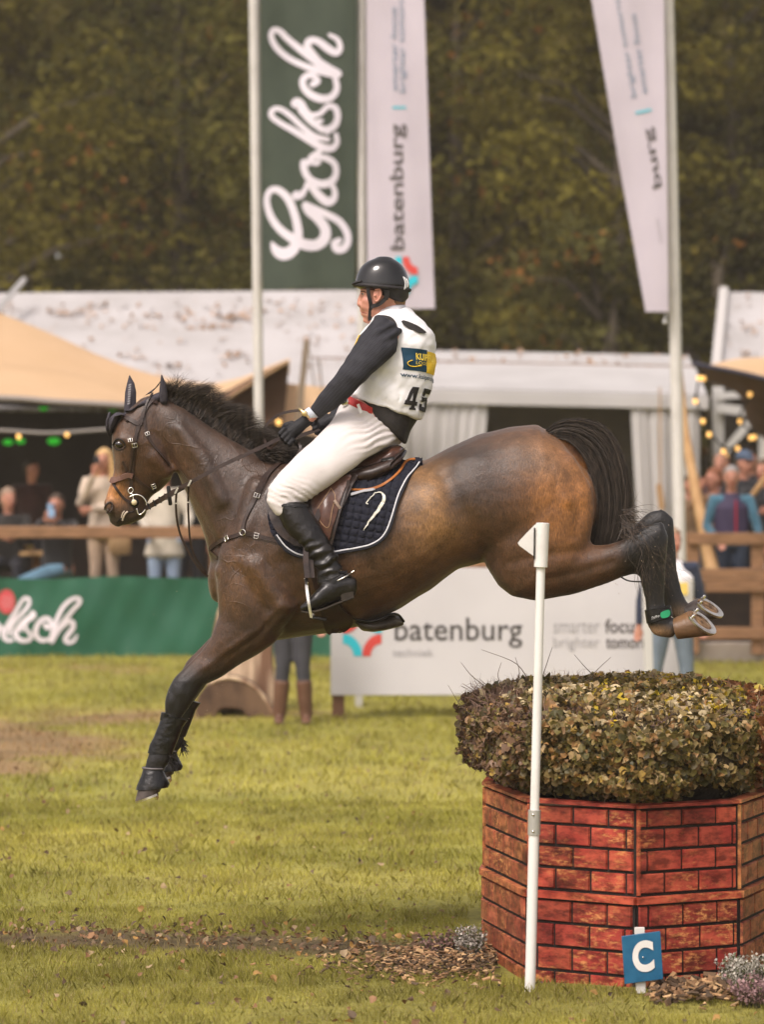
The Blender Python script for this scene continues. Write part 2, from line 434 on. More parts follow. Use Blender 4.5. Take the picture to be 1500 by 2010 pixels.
# fallen leaves lying in the grass
LEAFM = mat('dry leaf', (.8,.8,.8), (1.2,1.2,1.2), 30, .6, attr=True, spec=.3, trans=.25)
n = 700; y = 13.6+16*RNG.random(n)**1.5; x = (RNG.random(n)*2-1)*(y*.109+.7)
ns = 750; y2 = 16.05+RNG.normal(size=ns)*.28; x2 = RNG.random(ns)*3.3-2.6; y2 -= .16*x2
x = np.concatenate([x,x2]); y = np.concatenate([y,y2]); k = ~((x>.45)&(x<1.75)&(y>14.8)); x=x[k]; y=y[k]; n = len(x)
pal = np.array([[.32,.17,.08],[.22,.12,.06],[.42,.30,.17],[.13,.08,.045],[.40,.23,.07],[.18,.12,.07]])
C = np.stack([x,y,gz(x,y)+.012+.03*RNG.random(n)],1); N = RNG.normal(size=(n,3))*.6+np.array([0,-.3,1])
cards('fallen_leaves', C, N, (.018+.024*RNG.random(n)**1.5), pal[RNG.integers(0,6,n)]*(.4+.6*RNG.random((n,1))), LEAFM, aspect=.8, fold=.6, lobed=True)
tag(bpy.data.objects['fallen_leaves'], kind='stuff')

# ================================================================ TREES
BARK = mat('bark', (.05,.04,.028), (.10,.08,.055), 6, .9, .5, 20, stretch=(1,1,.2))
TREEL = mat('tree leaves', (.75,.75,.75), (1.25,1.25,1.25), .9, .8, attr=True, spec=.1, trans=.5)
def tree(x, Y, h, rad, z0, hue, label, n=14000, ls=.14, clumps=80, group='trees behind the tents'):
    base = Vector((x,Y,float(gz(x,Y)))); t = thing('tree', base, label, 'tree', group)
    tr = MB(); hx = random.uniform(-.4,.4); top = h*.82
    tr.limb([(base+Vector((0,0,-.1)),.34),(base+Vector((.02,0,1.2)),.25),(base+Vector((hx*.4,.1,h*.35)),.2),(base+Vector((hx,.1,h*.6)),.13),(base+Vector((hx*1.3,0,top)),.04)], 12)
    cl = []
    for i in range(clumps):
        u = random.random(); z = z0+(h-z0)*u; prof = math.sin(PI*min(.96,(.12+u*.86)))**.6; th = random.uniform(0,2*PI); r = rad*prof*math.sqrt(random.uniform(.12,1))
        c = base+Vector((math.cos(th)*r, math.sin(th)*r*.8, z)); cl.append(c)
        if i % 4 == 0:
            s_ = base+Vector((hx*.6, .1, max(1.2, min(top, z-.35*r-.3)))); m = (s_+c)/2+Vector((0,0,.25)); tr.limb([(s_,.07),(m,.045),(c,.015)], 6)
    tr.build('trunk', BARK, t)
    cl = np.array([list(c) for c in cl]); k = RNG.integers(0, len(cl), n); d = RNG.normal(size=(n,3)); d /= np.linalg.norm(d,axis=1,keepdims=True)
    R = (.55+.75*RNG.random(len(cl)))*rad*.34; rr = R[k][:,None]*(.5+.5*RNG.random((n,1))**.5)*np.array([[1.15,1,.75]])
    C = cl[k]+d*rr; N = d*.8+RNG.normal(size=(n,3))*.5+np.array([0,-.2,.35])
    cb = np.array(hue)[None,:]*(.75+.5*RNG.random((len(cl),1))); cc = cb[k]*(.7+.6*RNG.random((n,1)))
    yl = RNG.random(len(cl)); wm = (yl[k] < .10) & (RNG.random(n) < .35); cc[wm] = np.array([.13,.10,.015])*(.5+.8*RNG.random((wm.sum(),1)))
    og = (yl[k] > .88) & (RNG.random(n) < .22); cc[og] = np.array([.22,.10,.025])*(.5+.8*RNG.random((og.sum(),1)))
    cards('crown', C, N, ls*(.7+.7*RNG.random(n)), cc, TREEL, t, aspect=.75)
    return t
G1, G2, G3 = (.112,.102,.022), (.135,.115,.020), (.094,.090,.025)
TR = [(-6.6,56,12.5,3.0,2.2,G2,'yellowing olive tree with an orange tinged top at the far left'),
      (-3.4,60,12.8,3.0,2.4,G3,'dark green tree standing left of the green flag'),
      (-.9,57,11.8,2.5,2.2,G1,'dark olive tree standing behind the green flag'),
      (1.4,61,13.0,2.8,2.4,G1,'tall olive tree just right of the white flag behind the rider'),
      (3.6,56,12.0,2.6,1.6,G2,'bushy olive tree with orange leaves between the two white flags'),
      (6.3,59,12.6,2.9,2.0,G3,'dark green tree behind the right hand flagpole'),
      (8.6,55,11.0,2.6,1.8,G1,'olive tree at the far right behind the white gable')]
for a in TR: tree(*a)
tree(3.1,53,5.6,1.7,.6,(.075,.07,.02),'low bright green bush above the white tent roof',5000,.14,34,'bushes behind the tents')
tree(5.1,53.5,5.9,1.5,.6,(.075,.068,.02),'low green bush beside the right hand flagpole',4500,.14,30,'bushes behind the tents')
# the wood behind them reads as one mass
n = 60000; x = RNG.random(n)*30-15; z = RNG.random(n)**.9*15.5; y = 66+5*RNG.random(n)+1.2*np.sin(x*1.1)+.8*np.sin(z*1.7+x)
gap = (vnoise(x,z,.9,21) > .86) & (z > 9) & (x > 1.5); k = ~gap; x=x[k]; y=y[k]; z=z[k]; n=len(x)
cc = np.array([[.150,.122,.030]])*(.6+.8*vnoise(x,z,.8,5)[:,None])*(.7+.6*RNG.random((n,1)))
cards('woodland', np.stack([x,y,z],1), RNG.normal(size=(n,3))*.7+np.array([0,-1,.6]), .50*(.7+.6*RNG.random(n)), cc, TREEL, aspect=.85)
tag(bpy.data.objects['woodland'], kind='stuff')

# ================================================================ TENTS
TARPM = CANVASW
LITTER = mat('litter on roof', (.8,.8,.8), None, rough=.8, attr=True)
def slab(pts, th, nrm):
    n = len(pts); N = Vector(nrm).normalized()*th; vs = [Vector(p) for p in pts]+[Vector(p)-N for p in pts]
    fs = [tuple(range(n)), tuple(reversed(range(n,2*n)))]+[(i,(i+1)%n,(i+1)%n+n,i+n) for i in range(n)]
    return vs, fs
def rect_roof(name, a, b, c, d, m, parent, th=.04, sag=.03, n=10):
    """roof sheet a,b along the ridge, d,c along the eave, slightly sagging between the rafters"""
    mb = MB(); vs = []; a,b,c,d = map(Vector,(a,b,c,d)); nr = (b-a).cross(d-a).normalized()
    if nr.z < 0: nr = -nr
    mx, my = 4*n, n
    for k in (0,1):
        for j in range(my+1):
            for i in range(mx+1):
                u = i/mx; v = j/my; p = (a*(1-u)+b*u)*(1-v)+(d*(1-u)+c*u)*v
                vs.append(p-nr*(sag*abs(math.sin(u*PI*4))*math.sin(v*PI)+k*th))
    N = (mx+1)*(my+1); fs = []
    for j in range(my):
        for i in range(mx):
            q = j*(mx+1)+i; fs.append((q,q+1,q+mx+2,q+mx+1)); fs.append((q+N,q+mx+1+N,q+mx+2+N,q+1+N))
    for i in range(mx): fs.append((i,i+N,i+1+N,i+1)); q = my*(mx+1)+i; fs.append((q,q+1,q+1+N,q+N))
    for j in range(my): q = j*(mx+1); fs.append((q,q+mx+1,q+mx+1+N,q+N)); q += mx; fs.append((q,q+N,q+mx+1+N,q+mx+1))
    mb.add(vs, fs); o = mb.build(name, m, parent); return o, nr
def litter(parent, a, b, c, d, nr, n, lo=0, hi=1, clus=14):
    a,b,c,d = [np.array(v) for v in (a,b,c,d)]; cu = RNG.random(clus); cv = lo+(hi-lo)*RNG.random(clus); k = RNG.integers(0,clus,n)
    u = np.clip(cu[k]+RNG.normal(size=n)*.018,.01,.99); v = np.clip(cv[k]+RNG.normal(size=n)*.022, .02,.98); s = RNG.random(n) < .45; u[s] = RNG.random(s.sum()); v[s] = lo+(hi-lo)*RNG.random(s.sum())
    u = u[:,None]; v = v[:,None]; C = (a*(1-u)+b*u)*(1-v)+(d*(1-u)+c*u)*v+np.array(nr)*.03
    cards('leaf_litter', C, RNG.normal(size=(n,3))*.4+np.array(nr), .04+.08*RNG.random(n), np.array([[.33,.22,.15]])*(.6+.7*RNG.random((n,1))), LITTER, parent, aspect=.8)
    tag(bpy.data.objects[parent.children[-1].name], kind='stuff')
def curtain(name, p, q, z0, z1, m, parent, folds=9, amp=.06, pinch=0.0):
    """hanging cloth from p to q (x,y), z0..z1; pinch pulls the free edge q inwards towards the bottom"""
    mb = MB(); nx_, nz_ = folds*8, 8; vs = []; p = Vector((*p,0)); q = Vector((*q,0)); d = (q-p).normalized(); nr = Vector((d.y,-d.x,0))
    for k in (0,1):
        for j in range(nz_+1):
            v = j/nz_
            for i in range(nx_+1):
                u = i/nx_; w = 1+pinch*(1-v); b = p+(q-p)*u*w
                ph = u*folds*2*PI+1.6*math.sin(u*9+folds)+.9*math.sin(u*23); off = amp*(math.sin(ph)*.6+.4*math.sin(ph*.47+1.3))*(.5+.5*(1-v))
                vs.append(b+nr*(off-k*.012)+Vector((0,0,z0+(z1-z0)*v)))
    N = (nx_+1)*(nz_+1); fs = []
    for j in range(nz_):
        for i in range(nx_):
            a = j*(nx_+1)+i; fs.append((a,a+1,a+nx_+2,a+nx_+1)); fs.append((a+N,a+nx_+1+N,a+nx_+2+N,a+1+N))
    for j in range(nz_):
        for i in (0,nx_): a = j*(nx_+1)+i; fs.append((a,a+nx_+1,a+nx_+1+N,a+N))
    mb.add(vs, fs); return mb.build(name, m, parent)
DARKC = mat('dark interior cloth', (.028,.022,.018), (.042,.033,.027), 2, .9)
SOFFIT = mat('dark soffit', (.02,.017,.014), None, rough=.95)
# --- long white marquee on the left
Yr, Ye = 50.0, 45.5
t = thing('marquee', (-3,47,.1), 'long white marquee roof strewn with brown leaves behind the rider', 'tent')
a = P(-220,577,Yr); b = P(778,569,Yr); c = P(845,800,Ye); d = P(-220,805,Ye)
seam_l = a+(d-a)*.37; seam_r = b+(c-b)*.37; out = Vector((0,-.05,.03))
o, nr = rect_roof('upper_roof_sheet', a, b, seam_r, seam_l, TARPM, t); litter(t, a, b, seam_r, seam_l, nr, 420, .25, .98)
o, nr = rect_roof('lower_roof_sheet', seam_l+out, seam_r+out, c+out, d+out, TARPM, t); litter(t, seam_l+out, seam_r+out, c+out, d+out, nr, 330)
bk = Vector((0,9,-1.6)); o, _ = rect_roof('rear_roof_sheet', a+Vector((0,.06,0)), b+Vector((0,.06,0)), b+bk, a+bk, TARPM, t)
mb = MB(); mb.add(*slab([b+Vector((.01,.03,-.06)), c+Vector((.01,.1,-.03)), Vector((c.x+.01,b.y+9,c.z)), b+bk+Vector((.01,0,-.03))], .03, (-1,0,0))); mb.build('gable', TARPM, t, smooth=False)
mb = MB(); mb.box((a.x,Ye+.25,.1),(c.x-.1,Ye+.3,c.z-.05)); mb.build('front_wall', TARPM, t)
mb = MB(); mb.bar(P(10,615,48.6)+Vector((-.1,-.4,0)), P(52,566,49.6)+Vector((0,-.4,.1)), .07,.07); mb.build('brace', mat('grey brace',(.35,.34,.33)), t)
# --- white frame tent with curtains (centre right)
Yf, Yb = 44.0, 47.0
t = thing('frame_tent', (3,45,.1), 'white frame tent with tied back curtains and a dark doorway', 'tent')
a = P(843,688,Yb); b = P(1352,697,Yb); c = P(1388,778,Yf); d = P(795,765,Yf); m1 = a+(d-a)*.38; m2 = b+(c-b)*.38
TENT2 = mat('grey white tarpaulin', (.43,.415,.405), (.48,.465,.455), 1.5, .55, .1, 3, trans=.08)
o, nr = rect_roof('upper_roof_sheet', a,b,m2,m1, TENT2, t, sag=.02); litter(t, a,b,m2,m1, nr, 60)
rect_roof('lower_roof_sheet', m1+out,m2+out,c+out,d+out, TENT2, t, sag=.02)
rect_roof('rear_roof_sheet', a+Vector((0,.05,0)),b+Vector((0,.05,0)),b+Vector((.2,4.5,-.7)),a+Vector((-.2,4.5,-.7)), TENT2, t, sag=.02)
mb = MB(); zt = c.z; q0 = d+Vector((-.02,-.09,.0)); q1 = c+Vector((.02,-.09,.0)); dn_ = Vector((0,0,-.17)); mb.add([q0,q1,q1+dn_,q0+dn_]+[v_+Vector((0,.04,0)) for v_ in (q0,q1,q1+dn_,q0+dn_)], [(0,1,2,3),(7,6,5,4),(0,4,5,1),(1,5,6,2),(2,6,7,3),(3,7,4,0)]); mb.build('valance', TENT2, t, bevel=.01)
ALU = mat('aluminium', (.55,.54,.52), None, rough=.4, metal=.3)
mb = MB(); mb.bar(m1+Vector((0,-.05,.05)), m2+Vector((0,-.05,.05)), .018,.018); mb.build('roof_cable', mat('brown cable',(.22,.14,.1)), t)
for px in (795, 1345):
    q = P(px,790,Yf); mb = MB(); mb.box((q.x-.06,Yf-.03,.1),(q.x+.06,Yf+.09,zt-.05)); mb.build('post', ALU, t, bevel=.008)
X_ = lambda px, Y: (px-750)*Y/F
curtain('curtain', (X_(800,Yf),Yf-.02),(X_(958,Yf),Yf-.02), .3, zt-.1, TENT2, t, 7,.05,-.22)
curtain('curtain', (X_(1372,Yf),Yf-.02),(X_(1238,Yf),Yf-.02), .3, zt-.1, TENT2, t, 6,.05,-.18)
mb = MB(); mb.box((X_(1372,Yf),Yf+.1,.1),(X_(1372,Yf)+.03,Yb+2,zt)); mb.build('side_wall', TENT2, t)
mb = MB(); mb.box((d.x,Yf+1.6,.1),(c.x-.1,Yf+1.65,zt+.2)); mb.build('back_drape', mat('grey drape',(.10,.088,.078),(.13,.115,.10),2,.9), t)
mb = MB(); mb.bar(P(1296,760,Yf-.2),P(1297,950,Yf-.2),.02,.02); mb.bar(P(1294,950,Yf-.2),P(1300,1000,Yf-.2),.07,.05); mb.build('tie_cord', WOODP, t)
# --- beige stretch tent on the left: cloth grid between its upper edge and its front edge
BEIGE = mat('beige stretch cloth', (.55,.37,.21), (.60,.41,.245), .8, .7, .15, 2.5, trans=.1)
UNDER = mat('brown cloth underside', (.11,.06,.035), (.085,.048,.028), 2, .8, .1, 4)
def stretch(name, up, lo, Yu, Yl, m, parent, nv=10, fold=.05, nu=60, th=.015, ph=0):
    U_ = crom([(p[0],p[1],0) for p in up], nu); L_ = crom([(p[0],p[1],0) for p in lo], nu); mb = MB(); vs = []
    for k in (0,1):
        for j in range(nv+1):
            v = j/nv
            for i in range(nu):
                A = P(U_[i].x,U_[i].y,Yu); B = P(L_[i].x,L_[i].y,Yl); p = A*(1-v)+B*v
                w = fold*math.sin(v*PI)*(math.sin(v*9+i*.10+ph)+.6*math.sin(v*17+i*.23)); vs.append(p+Vector((0,w*.4-k*.0,w-k*th-.10*math.sin(v*PI))))
    N = (nv+1)*nu; fs = []
    for j in range(nv):
        for i in range(nu-1):
            a = j*nu+i; fs.append((a,a+1,a+nu+1,a+nu)); fs.append((a+N,a+nu+N,a+nu+1+N,a+1+N))
    for i in range(nu-1):
        for a in (i, nv*nu+i): fs.append((a,a+N,a+1+N,a+1))
    for j in range(nv):
        for a in (j*nu, j*nu+nu-1): fs.append((a,a+nu,a+nu+N,a+N))
    mb.add(vs, fs); return mb.build(name, m, parent)
t = thing('stretch_tent', (-3,42,.1), 'beige stretch tent roof peaking at the left edge over the bar', 'tent')
stretch('roof_cloth', [(-330,640),(-60,598),(0,615),(100,655),(200,700),(300,735),(400,752),(470,742),(520,722),(569,703)],
        [(-330,770),(-60,772),(0,774),(100,781),(200,786),(262,790),(330,795),(420,792),(470,765),(567,706)], 44.5, 40.5, BEIGE, t)
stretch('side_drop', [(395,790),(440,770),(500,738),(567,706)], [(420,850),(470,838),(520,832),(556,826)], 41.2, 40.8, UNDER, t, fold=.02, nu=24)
mb = MB(); hemp = [P(x,y,40.45) for x,y in ((-330,776),(0,781),(100,788),(200,793),(290,799))]; mb.tube(crom(hemp,20),.035); mb.build('front_hem', mat('grey hem',(.25,.22,.2)), t)
mb = MB(); mb.bar(P(602,668,40.6), P(583,850,40.6), .07,.07); mb.build('pole', mat('weathered pole',(.16,.12,.08),(.22,.17,.12),6), t)
# beige cloth of the neighbouring stretch tent seen between pole and rider
t = thing('stretch_tent', (0,43,.1), 'low beige stretch tent panel between the wooden pole and the rider', 'tent')
stretch('roof_cloth', [(560,752),(600,756),(660,760),(720,756),(800,750)], [(556,840),(600,850),(660,860),(720,858),(800,850)], 43.4, 42.6, BEIGE, t, fold=.02, nu=24)
mb = MB(); mb.bar(P(604,668,43.2), P(618,760,43.2), .02,.02); mb.bar(P(626,702,43.2), P(632,765,43.2), .025,.025); mb.build('guy_rope', mat('grey rope',(.2,.18,.16)), t)
mb = MB(); mb.bar(P(610,702,43.2), P(860,706,43.2), .02,.02); mb.build('ridge_rope', mat('brown rope',(.2,.13,.1)), t)
# bar interior under the stretch tent
t = thing('bar_tent_interior', (-3,44.5,.1), 'black cloth back wall and counter inside the bar tent', 'bar')
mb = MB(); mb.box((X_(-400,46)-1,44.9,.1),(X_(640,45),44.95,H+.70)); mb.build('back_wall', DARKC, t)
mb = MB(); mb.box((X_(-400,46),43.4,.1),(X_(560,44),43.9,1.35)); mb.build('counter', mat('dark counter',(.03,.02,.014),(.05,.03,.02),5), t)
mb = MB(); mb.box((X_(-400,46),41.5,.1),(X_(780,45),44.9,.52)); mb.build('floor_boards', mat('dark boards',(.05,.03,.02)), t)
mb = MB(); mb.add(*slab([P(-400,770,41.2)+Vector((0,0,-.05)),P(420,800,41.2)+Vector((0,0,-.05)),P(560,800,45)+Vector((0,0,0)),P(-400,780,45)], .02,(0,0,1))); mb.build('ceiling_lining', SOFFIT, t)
GREENL = mat('green spotlight', (.05,.8,.05), None, emit=.22)
for i,(px,py,r) in enumerate(((85,800,.05),(222,798,.08),(105,866,.07),(15,868,.055),(40,866,.05),(590,800,.04))):
    if i == 5: continue
    q = P(px,py,44.3); s_ = thing('spotlight', q, ['faint green spotlight under the tent hem left of the horse','bright green spotlight under the tent hem beside the horse ear','green spotlight just below the cable between two bulbs','dim green spotlight nearest the left edge','dim green spotlight just left of the first warm bulb'][i], 'light', 'green spotlights in the bar')
    mb = MB(); mb.ball(q, r, 10, (1.2,.5,.7)); mb.build('lens', GREENL, s_)
    mb = MB(); mb.limb([(q+Vector((0,.04,.01)),r*.9),(q+Vector((0,.16,.03)),r*.6)],10); mb.bar(q+Vector((0,.1,0)),q+Vector((0,.1,.22)),.02,.02); mb.build('housing', BLACKR, s_)
BULB = mat('warm bulb', (1.0,.55,.16), None, emit=.9)
def bulb(px, py, Y, label, group, r=.026):
    q = P(px,py,Y); s_ = thing('light_bulb', q, label, 'bulb', group); mb = MB(); mb.ball(q, r, 10, (1,1,1.2)); mb.build('glass', BULB, s_)
    mb = MB(); mb.limb([(q+Vector((0,0,r)),r*.55),(q+Vector((0,0,r*2.6)),r*.5)],8); mb.build('socket', BLACKR, s_)
bulb(36,857,40.2,'warm bulb hanging from the cable at the far left','bulbs hanging under the bar tent'); bulb(131,853,40.2,'warm bulb on the cable nearest the horse','bulbs hanging under the bar tent')
bulb(547,829,40.2,'small warm bulb glowing between mane and glove','bulbs hanging under the bar tent',.03)
mb = MB(); mb.tube(crom([P(-200,838,40.2),P(0,845,40.2),P(100,850,40.2),P(230,842,40.2),P(400,838,40.2)],30),.02); tag(mb.build('light_cable', mat('grey cable',(.22,.2,.18)), loc=P(0,845,40.2)), 'thin grey cable strung across the dark bar', 'cable')
# --- right hand beige canopy, white gable, truss
t = thing('gable_marquee', (P(1450,800,46).x,46,.1), 'white marquee end with a sloping edge at the right border', 'tent')
a = P(1424,573,49); b = P(1800,578,49); c = P(1800,800,45.5); d = P(1406,745,45.5)
o, nr = rect_roof('roof_sheet', a,b,c,d, TARPM, t); litter(t,a,b,c,d,nr,160,.05,.8,8)
mb = MB(); mb.bar(a+Vector((-.02,-.05,.03)), d+Vector((-.02,-.1,.03)), .12,.08); mb.build('edge_trim', mat('grey trim',(.45,.43,.41)), t)
for px in (1410,1500):
    q = P(px,760,45.4); mb = MB(); mb.box((q.x-.07,45.3,.1),(q.x+.07,45.45,q.z)); mb.build('post', ALU, t, bevel=.01)
mb = MB(); mb.bar(P(1405,778,45.2),P(1490,772,45.2),.09,.09); mb.bar(P(1412,900,45.2),P(1480,820,45.2),.1,.08); mb.bar(P(1408,800,45.2),P(1500,812,45.2),.12,.08); mb.build('truss', ALU, t)
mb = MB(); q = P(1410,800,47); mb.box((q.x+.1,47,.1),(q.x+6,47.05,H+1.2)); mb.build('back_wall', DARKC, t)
t = thing('canopy', (P(1450,720,41).x,41,.1), 'beige canopy corner with a dark underside at the right', 'tent', None)
stretch('roof_cloth', [(1392,716),(1450,704),(1520,700),(1700,690)], [(1375,716),(1440,727),(1500,741),(1700,790)], 43, 40.6, BEIGE, t, fold=.015, nu=24)
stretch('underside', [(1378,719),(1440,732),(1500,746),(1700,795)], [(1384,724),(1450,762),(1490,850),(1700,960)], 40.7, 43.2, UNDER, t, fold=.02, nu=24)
mb = MB(); mb.tube(crom([P(1360,712,40.5),P(1375,717,40.5),P(1440,729,40.5),P(1500,743,40.5),P(1700,793,40.5)],20),.028); mb.build('edge_rope', mat('dark edge',(.03,.03,.05)), t)
for i,(px,py,Y) in enumerate(((1373,742,40.9),(1382,743,41),(1366,788,41),(1473,774,41.2),(1381,827,41),(1454,827,41.3),(1393,853,41),(1475,859,41.2),(1482,858,41.6),(1421,886,41.1),(1449,880,41.3),(1426,896,41.4))):
    bulb(px,py,Y,['warm bulb at the canopy corner, left one of a close pair','warm bulb at the canopy corner, right one of a close pair','pale bulb hanging against the tent side wall','large warm bulb under the canopy near the right border','warm bulb hanging just below the tent eave corner','warm bulb in front of the dark truss opening','warm bulb halfway down beside the leaning pole','warm bulb above the cap wearing man, left of two','warm bulb above the cap wearing man, right of two','lower warm bulb beside the white post','warm bulb touching the diagonal truss bar','lowest warm bulb of the string'][i],'string light bulbs at the right tent',.028)
mb = MB(); mb.tube(crom([P(1364,712,40.8),P(1374,735,40.9),P(1368,780,41),P(1381,818,41),P(1394,846,41),P(1424,880,41.1),P(1450,872,41.3),P(1480,850,41.4)],50),.012)
mb.tube(crom([P(1440,729,40.6),P(1473,764,41.2),P(1454,818,41.3),P(1476,850,41.2)],30),.012); tag(mb.build('light_cable', BLACKR, loc=P(1400,800,41)), 'dark looping cable carrying the string lights', 'cable')
mb = MB(); mb.limb([(P(1333,728,40.2),(.045,.045)),(P(1345,850,39.6),(.055,.055)),(P(1366,960,38.8),(.06,.06)),(P(1402,1135,38),(.085,.085))],10); tag(mb.build('leaning_pole', WOODP, loc=P(1402,1135,38)), 'pale wooden pole leaning behind the right hand flagpole', 'pole')

# ================================================================ FLAGS
def flagpole(x0,y0,x1,y1,Y,r0,r1,label):
    p = P(x0,y0,Y); q = P(x1,y1,Y); d = (q-p); g = p+d*((p.z-.2)/(p.z-q.z)) if q.z > .2 else q
    t = thing('flagpole', (g.x,Y,float(gz(0,Y))), label, 'flagpole', 'white flagpoles'); top = p-d.normalized()*1.5
    mb = MB(); mb.limb([(top,r0*.95),(p,r0),(q,r1),(g,r1)],16,.3); mb.build('pole', WHITEP, t)
    mb = MB(); mb.ball(top-d.normalized()*.05, r0*1.5, 12); mb.build('finial', ALU, t)
    mb = MB(); mb.limb([(g,r1*1.5),(g+Vector((0,0,.25)),r1*1.45)],16,.1); mb.build('ground_sleeve', ALU, t)
    return t
Yp = 35.0
flagpole(499,0,508,830,Yp,.055,.048,'white flagpole to the left of the green flag')
flagpole(709,0,711,560,Yp-.1,.045,.045,'white flagpole between the green and the white flag')
flagpole(1312,0,1334,1000,34.5,.058,.06,'white flagpole at the right carrying the slanting white flag')
GREENF = mat('green flag cloth', (.050,.066,.050), (.060,.078,.058), 3, .75, .1, 120, trans=.15)
WHITEF = mat('white flag cloth', (.53,.48,.54), (.57,.52,.58), 2, .7, .1, 120, trans=.2)
def flag(name, label, corners, Y, m, waves, nu=24, nv=60, extra=()):
    """corners: list of (y_px, x_left, x_right) down the flag"""
    t = thing(name, P(corners[-1][1],corners[-1][0],Y), label, 'flag'); mb = MB(); vs = []
    def at(u, py):
        for k in range(len(corners)-1):
            if py <= corners[k+1][0] or k == len(corners)-2: break
        a, b = corners[k], corners[k+1]; w = (py-a[0])/(b[0]-a[0]); xl = a[1]+(b[1]-a[1])*w; xr = a[2]+(b[2]-a[2])*w
        return xl+(xr-xl)*u
    def dy(px, py): return waves*(math.sin(px*.035+py*.006)+.5*math.sin(px*.08-py*.011+1)+.3*math.sin(py*.02+px*.01))
    y0 = corners[0][0]; y1 = corners[-1][0]
    for k in (0,1):
        for j in range(nv+1):
            py = y0+(y1-y0)*j/nv
            for i in range(nu+1):
                px = at(i/nu, py); b = -4*math.sin(PI*i/nu) if j == nv and name == 'banner_flag' else 0
                vs.append(P(px,py+b,Y+dy(px,py))+Vector((0,k*.004,0)))
    N = (nu+1)*(nv+1); fs = []
    for j in range(nv):
        for i in range(nu): a = j*(nu+1)+i; fs.append((a,a+1,a+nu+2,a+nu+1)); fs.append((a+N,a+nu+1+N,a+nu+2+N,a+1+N))
    for j in range(nv):
        for i in (0,nu): a = j*(nu+1)+i; fs.append((a,a+nu+1,a+nu+1+N,a+N))
    for i in range(nu):
        for a in (i, nv*(nu+1)+i): fs.append((a,a+1,a+1+N,a+N))
    mb.add(vs, fs); mb.build('cloth', m, t); return t, dy
# hand lettering of the script, one set of strokes used on the flag and on the banner; (points, closed half widths)
SCRIPT = {
 'G1': ([(296,1500),(318,1540),(360,1566),(410,1550),(445,1500),(455,1420),(430,1310),(390,1220),(330,1170),(280,1180),(262,1240),(285,1330),(340,1410),(420,1470),(500,1508),(570,1510),(618,1470),(622,1410),(580,1350),(525,1305),(500,1270)], [10,26,34,32,28,24,22,22,20,18,18,20,22,26,30,30,30,28,26,24,20]),
 'G2': ([(500,1262),(560,1290),(640,1325),(710,1365),(755,1430),(762,1490),(735,1532),(695,1535),(682,1500),(710,1482)], [18,20,20,20,20,20,22,22,20,16]),
 'r': ([(445,1205),(475,1200),(500,1165),(515,1130),(545,1160),(595,1215),(640,1245),(675,1225),(682,1180),(660,1130)], [26,20,14,14,20,24,24,20,16,14]),
 'o': ([(520,1010),(490,1000),(498,1060),(535,1110),(600,1135),(660,1120),(690,1070),(680,1010),(630,975),(575,970),(540,985),(560,1010),(585,1000)], [14,18,20,20,22,22,18,18,18,14,12,12,12]),
 'on': ([(520,1000),(535,970),(560,950),(590,935)], [14,14,14,14]),
 'l': ([(690,830),(695,880),(660,915),(600,905),(520,860),(420,800),(340,755),(292,715),(298,678),(345,672),(410,715),(490,790),(560,840),(640,860)], [14,16,20,22,20,18,16,16,15,15,16,16,16,14]),
 's': ([(455,655),(432,640),(450,625),(475,640),(495,675),(530,710),(590,700),(640,655),(685,665),(700,720),(680,775),(630,800),(585,785),(575,750),(600,745)], [14,20,20,20,20,18,14,16,18,18,20,20,18,14,12]),
 's2': ([(470,680),(530,740),(580,780),(640,815)], [16,20,18,14]),
 'c': ([(545,520),(575,500),(555,470),(515,465),(485,495),(495,545),(545,590),(610,610),(665,595),(695,545),(685,480)], [18,18,16,18,18,20,22,22,20,18,16]),
 'h1': ([(700,455),(640,425),(560,370),(470,305),(390,240),(345,195),(305,185),(290,225),(320,290),(390,355),(480,400),(580,435),(690,460)], [24,26,24,20,18,18,16,16,18,18,18,20,22]),
 'h2': ([(600,390),(545,330),(512,285),(530,250),(580,255),(640,300),(690,325),(715,295),(700,245),(650,215)], [14,18,20,20,20,22,20,16,14,10])}
def script(name, keys, fn, m, parent):
    mb = MB(); q = 0
    for k in keys:
        pts, ws = SCRIPT[k]; n = len(pts)*5; C = crom([(p[0],p[1],0) for p in pts], n); Wd = crom([(w,0,0) for w in ws], n); vs = []; fs = []
        q += 1
        for i in range(n):
            t = (C[min(i+1,n-1)]-C[max(i-1,0)]).normalized(); w = Wd[i].x*1.10; dz = .004+q*.0008+i*.00002
            vs += [fn(C[i].x-t.y*w, C[i].y+t.x*w, dz), fn(C[i].x+t.y*w, C[i].y-t.x*w, dz)]
        fs = [(2*i,2*i+1,2*i+3,2*i+2) for i in range(n-1)]; mb.add(vs, fs)
        for e in (0,n-1):                                  # round ends
            r = Wd[e].x*1.08; q += .3; vs = [fn(C[e].x,C[e].y,.004+q*.0008)]+[fn(C[e].x+math.cos(a*PI/7)*r, C[e].y+math.sin(a*PI/7)*r, .004+q*.0008) for a in range(14)]
            mb.add(vs, [(0,1+a,1+(a+1)%14) for a in range(14)])
    return mb.build(name, m, parent, smooth=False)
SCR = mat('printed white', (.62,.58,.64), None, rough=.7)
t, dyf = flag('banner_flag', 'dark green flag with white script lettering hanging between two poles', [(-60,511,702),(300,512,700),(570,516,697)], 34.8, GREENF, .02)
script('lettering', ['G1','G2','r','o','on','l','s','s2','c','h1','h2'], lambda x,y,z: P(440+x/3.141, y/3.141, 34.8+dyf(440+x/3.141,y/3.141)-z), SCR, t)
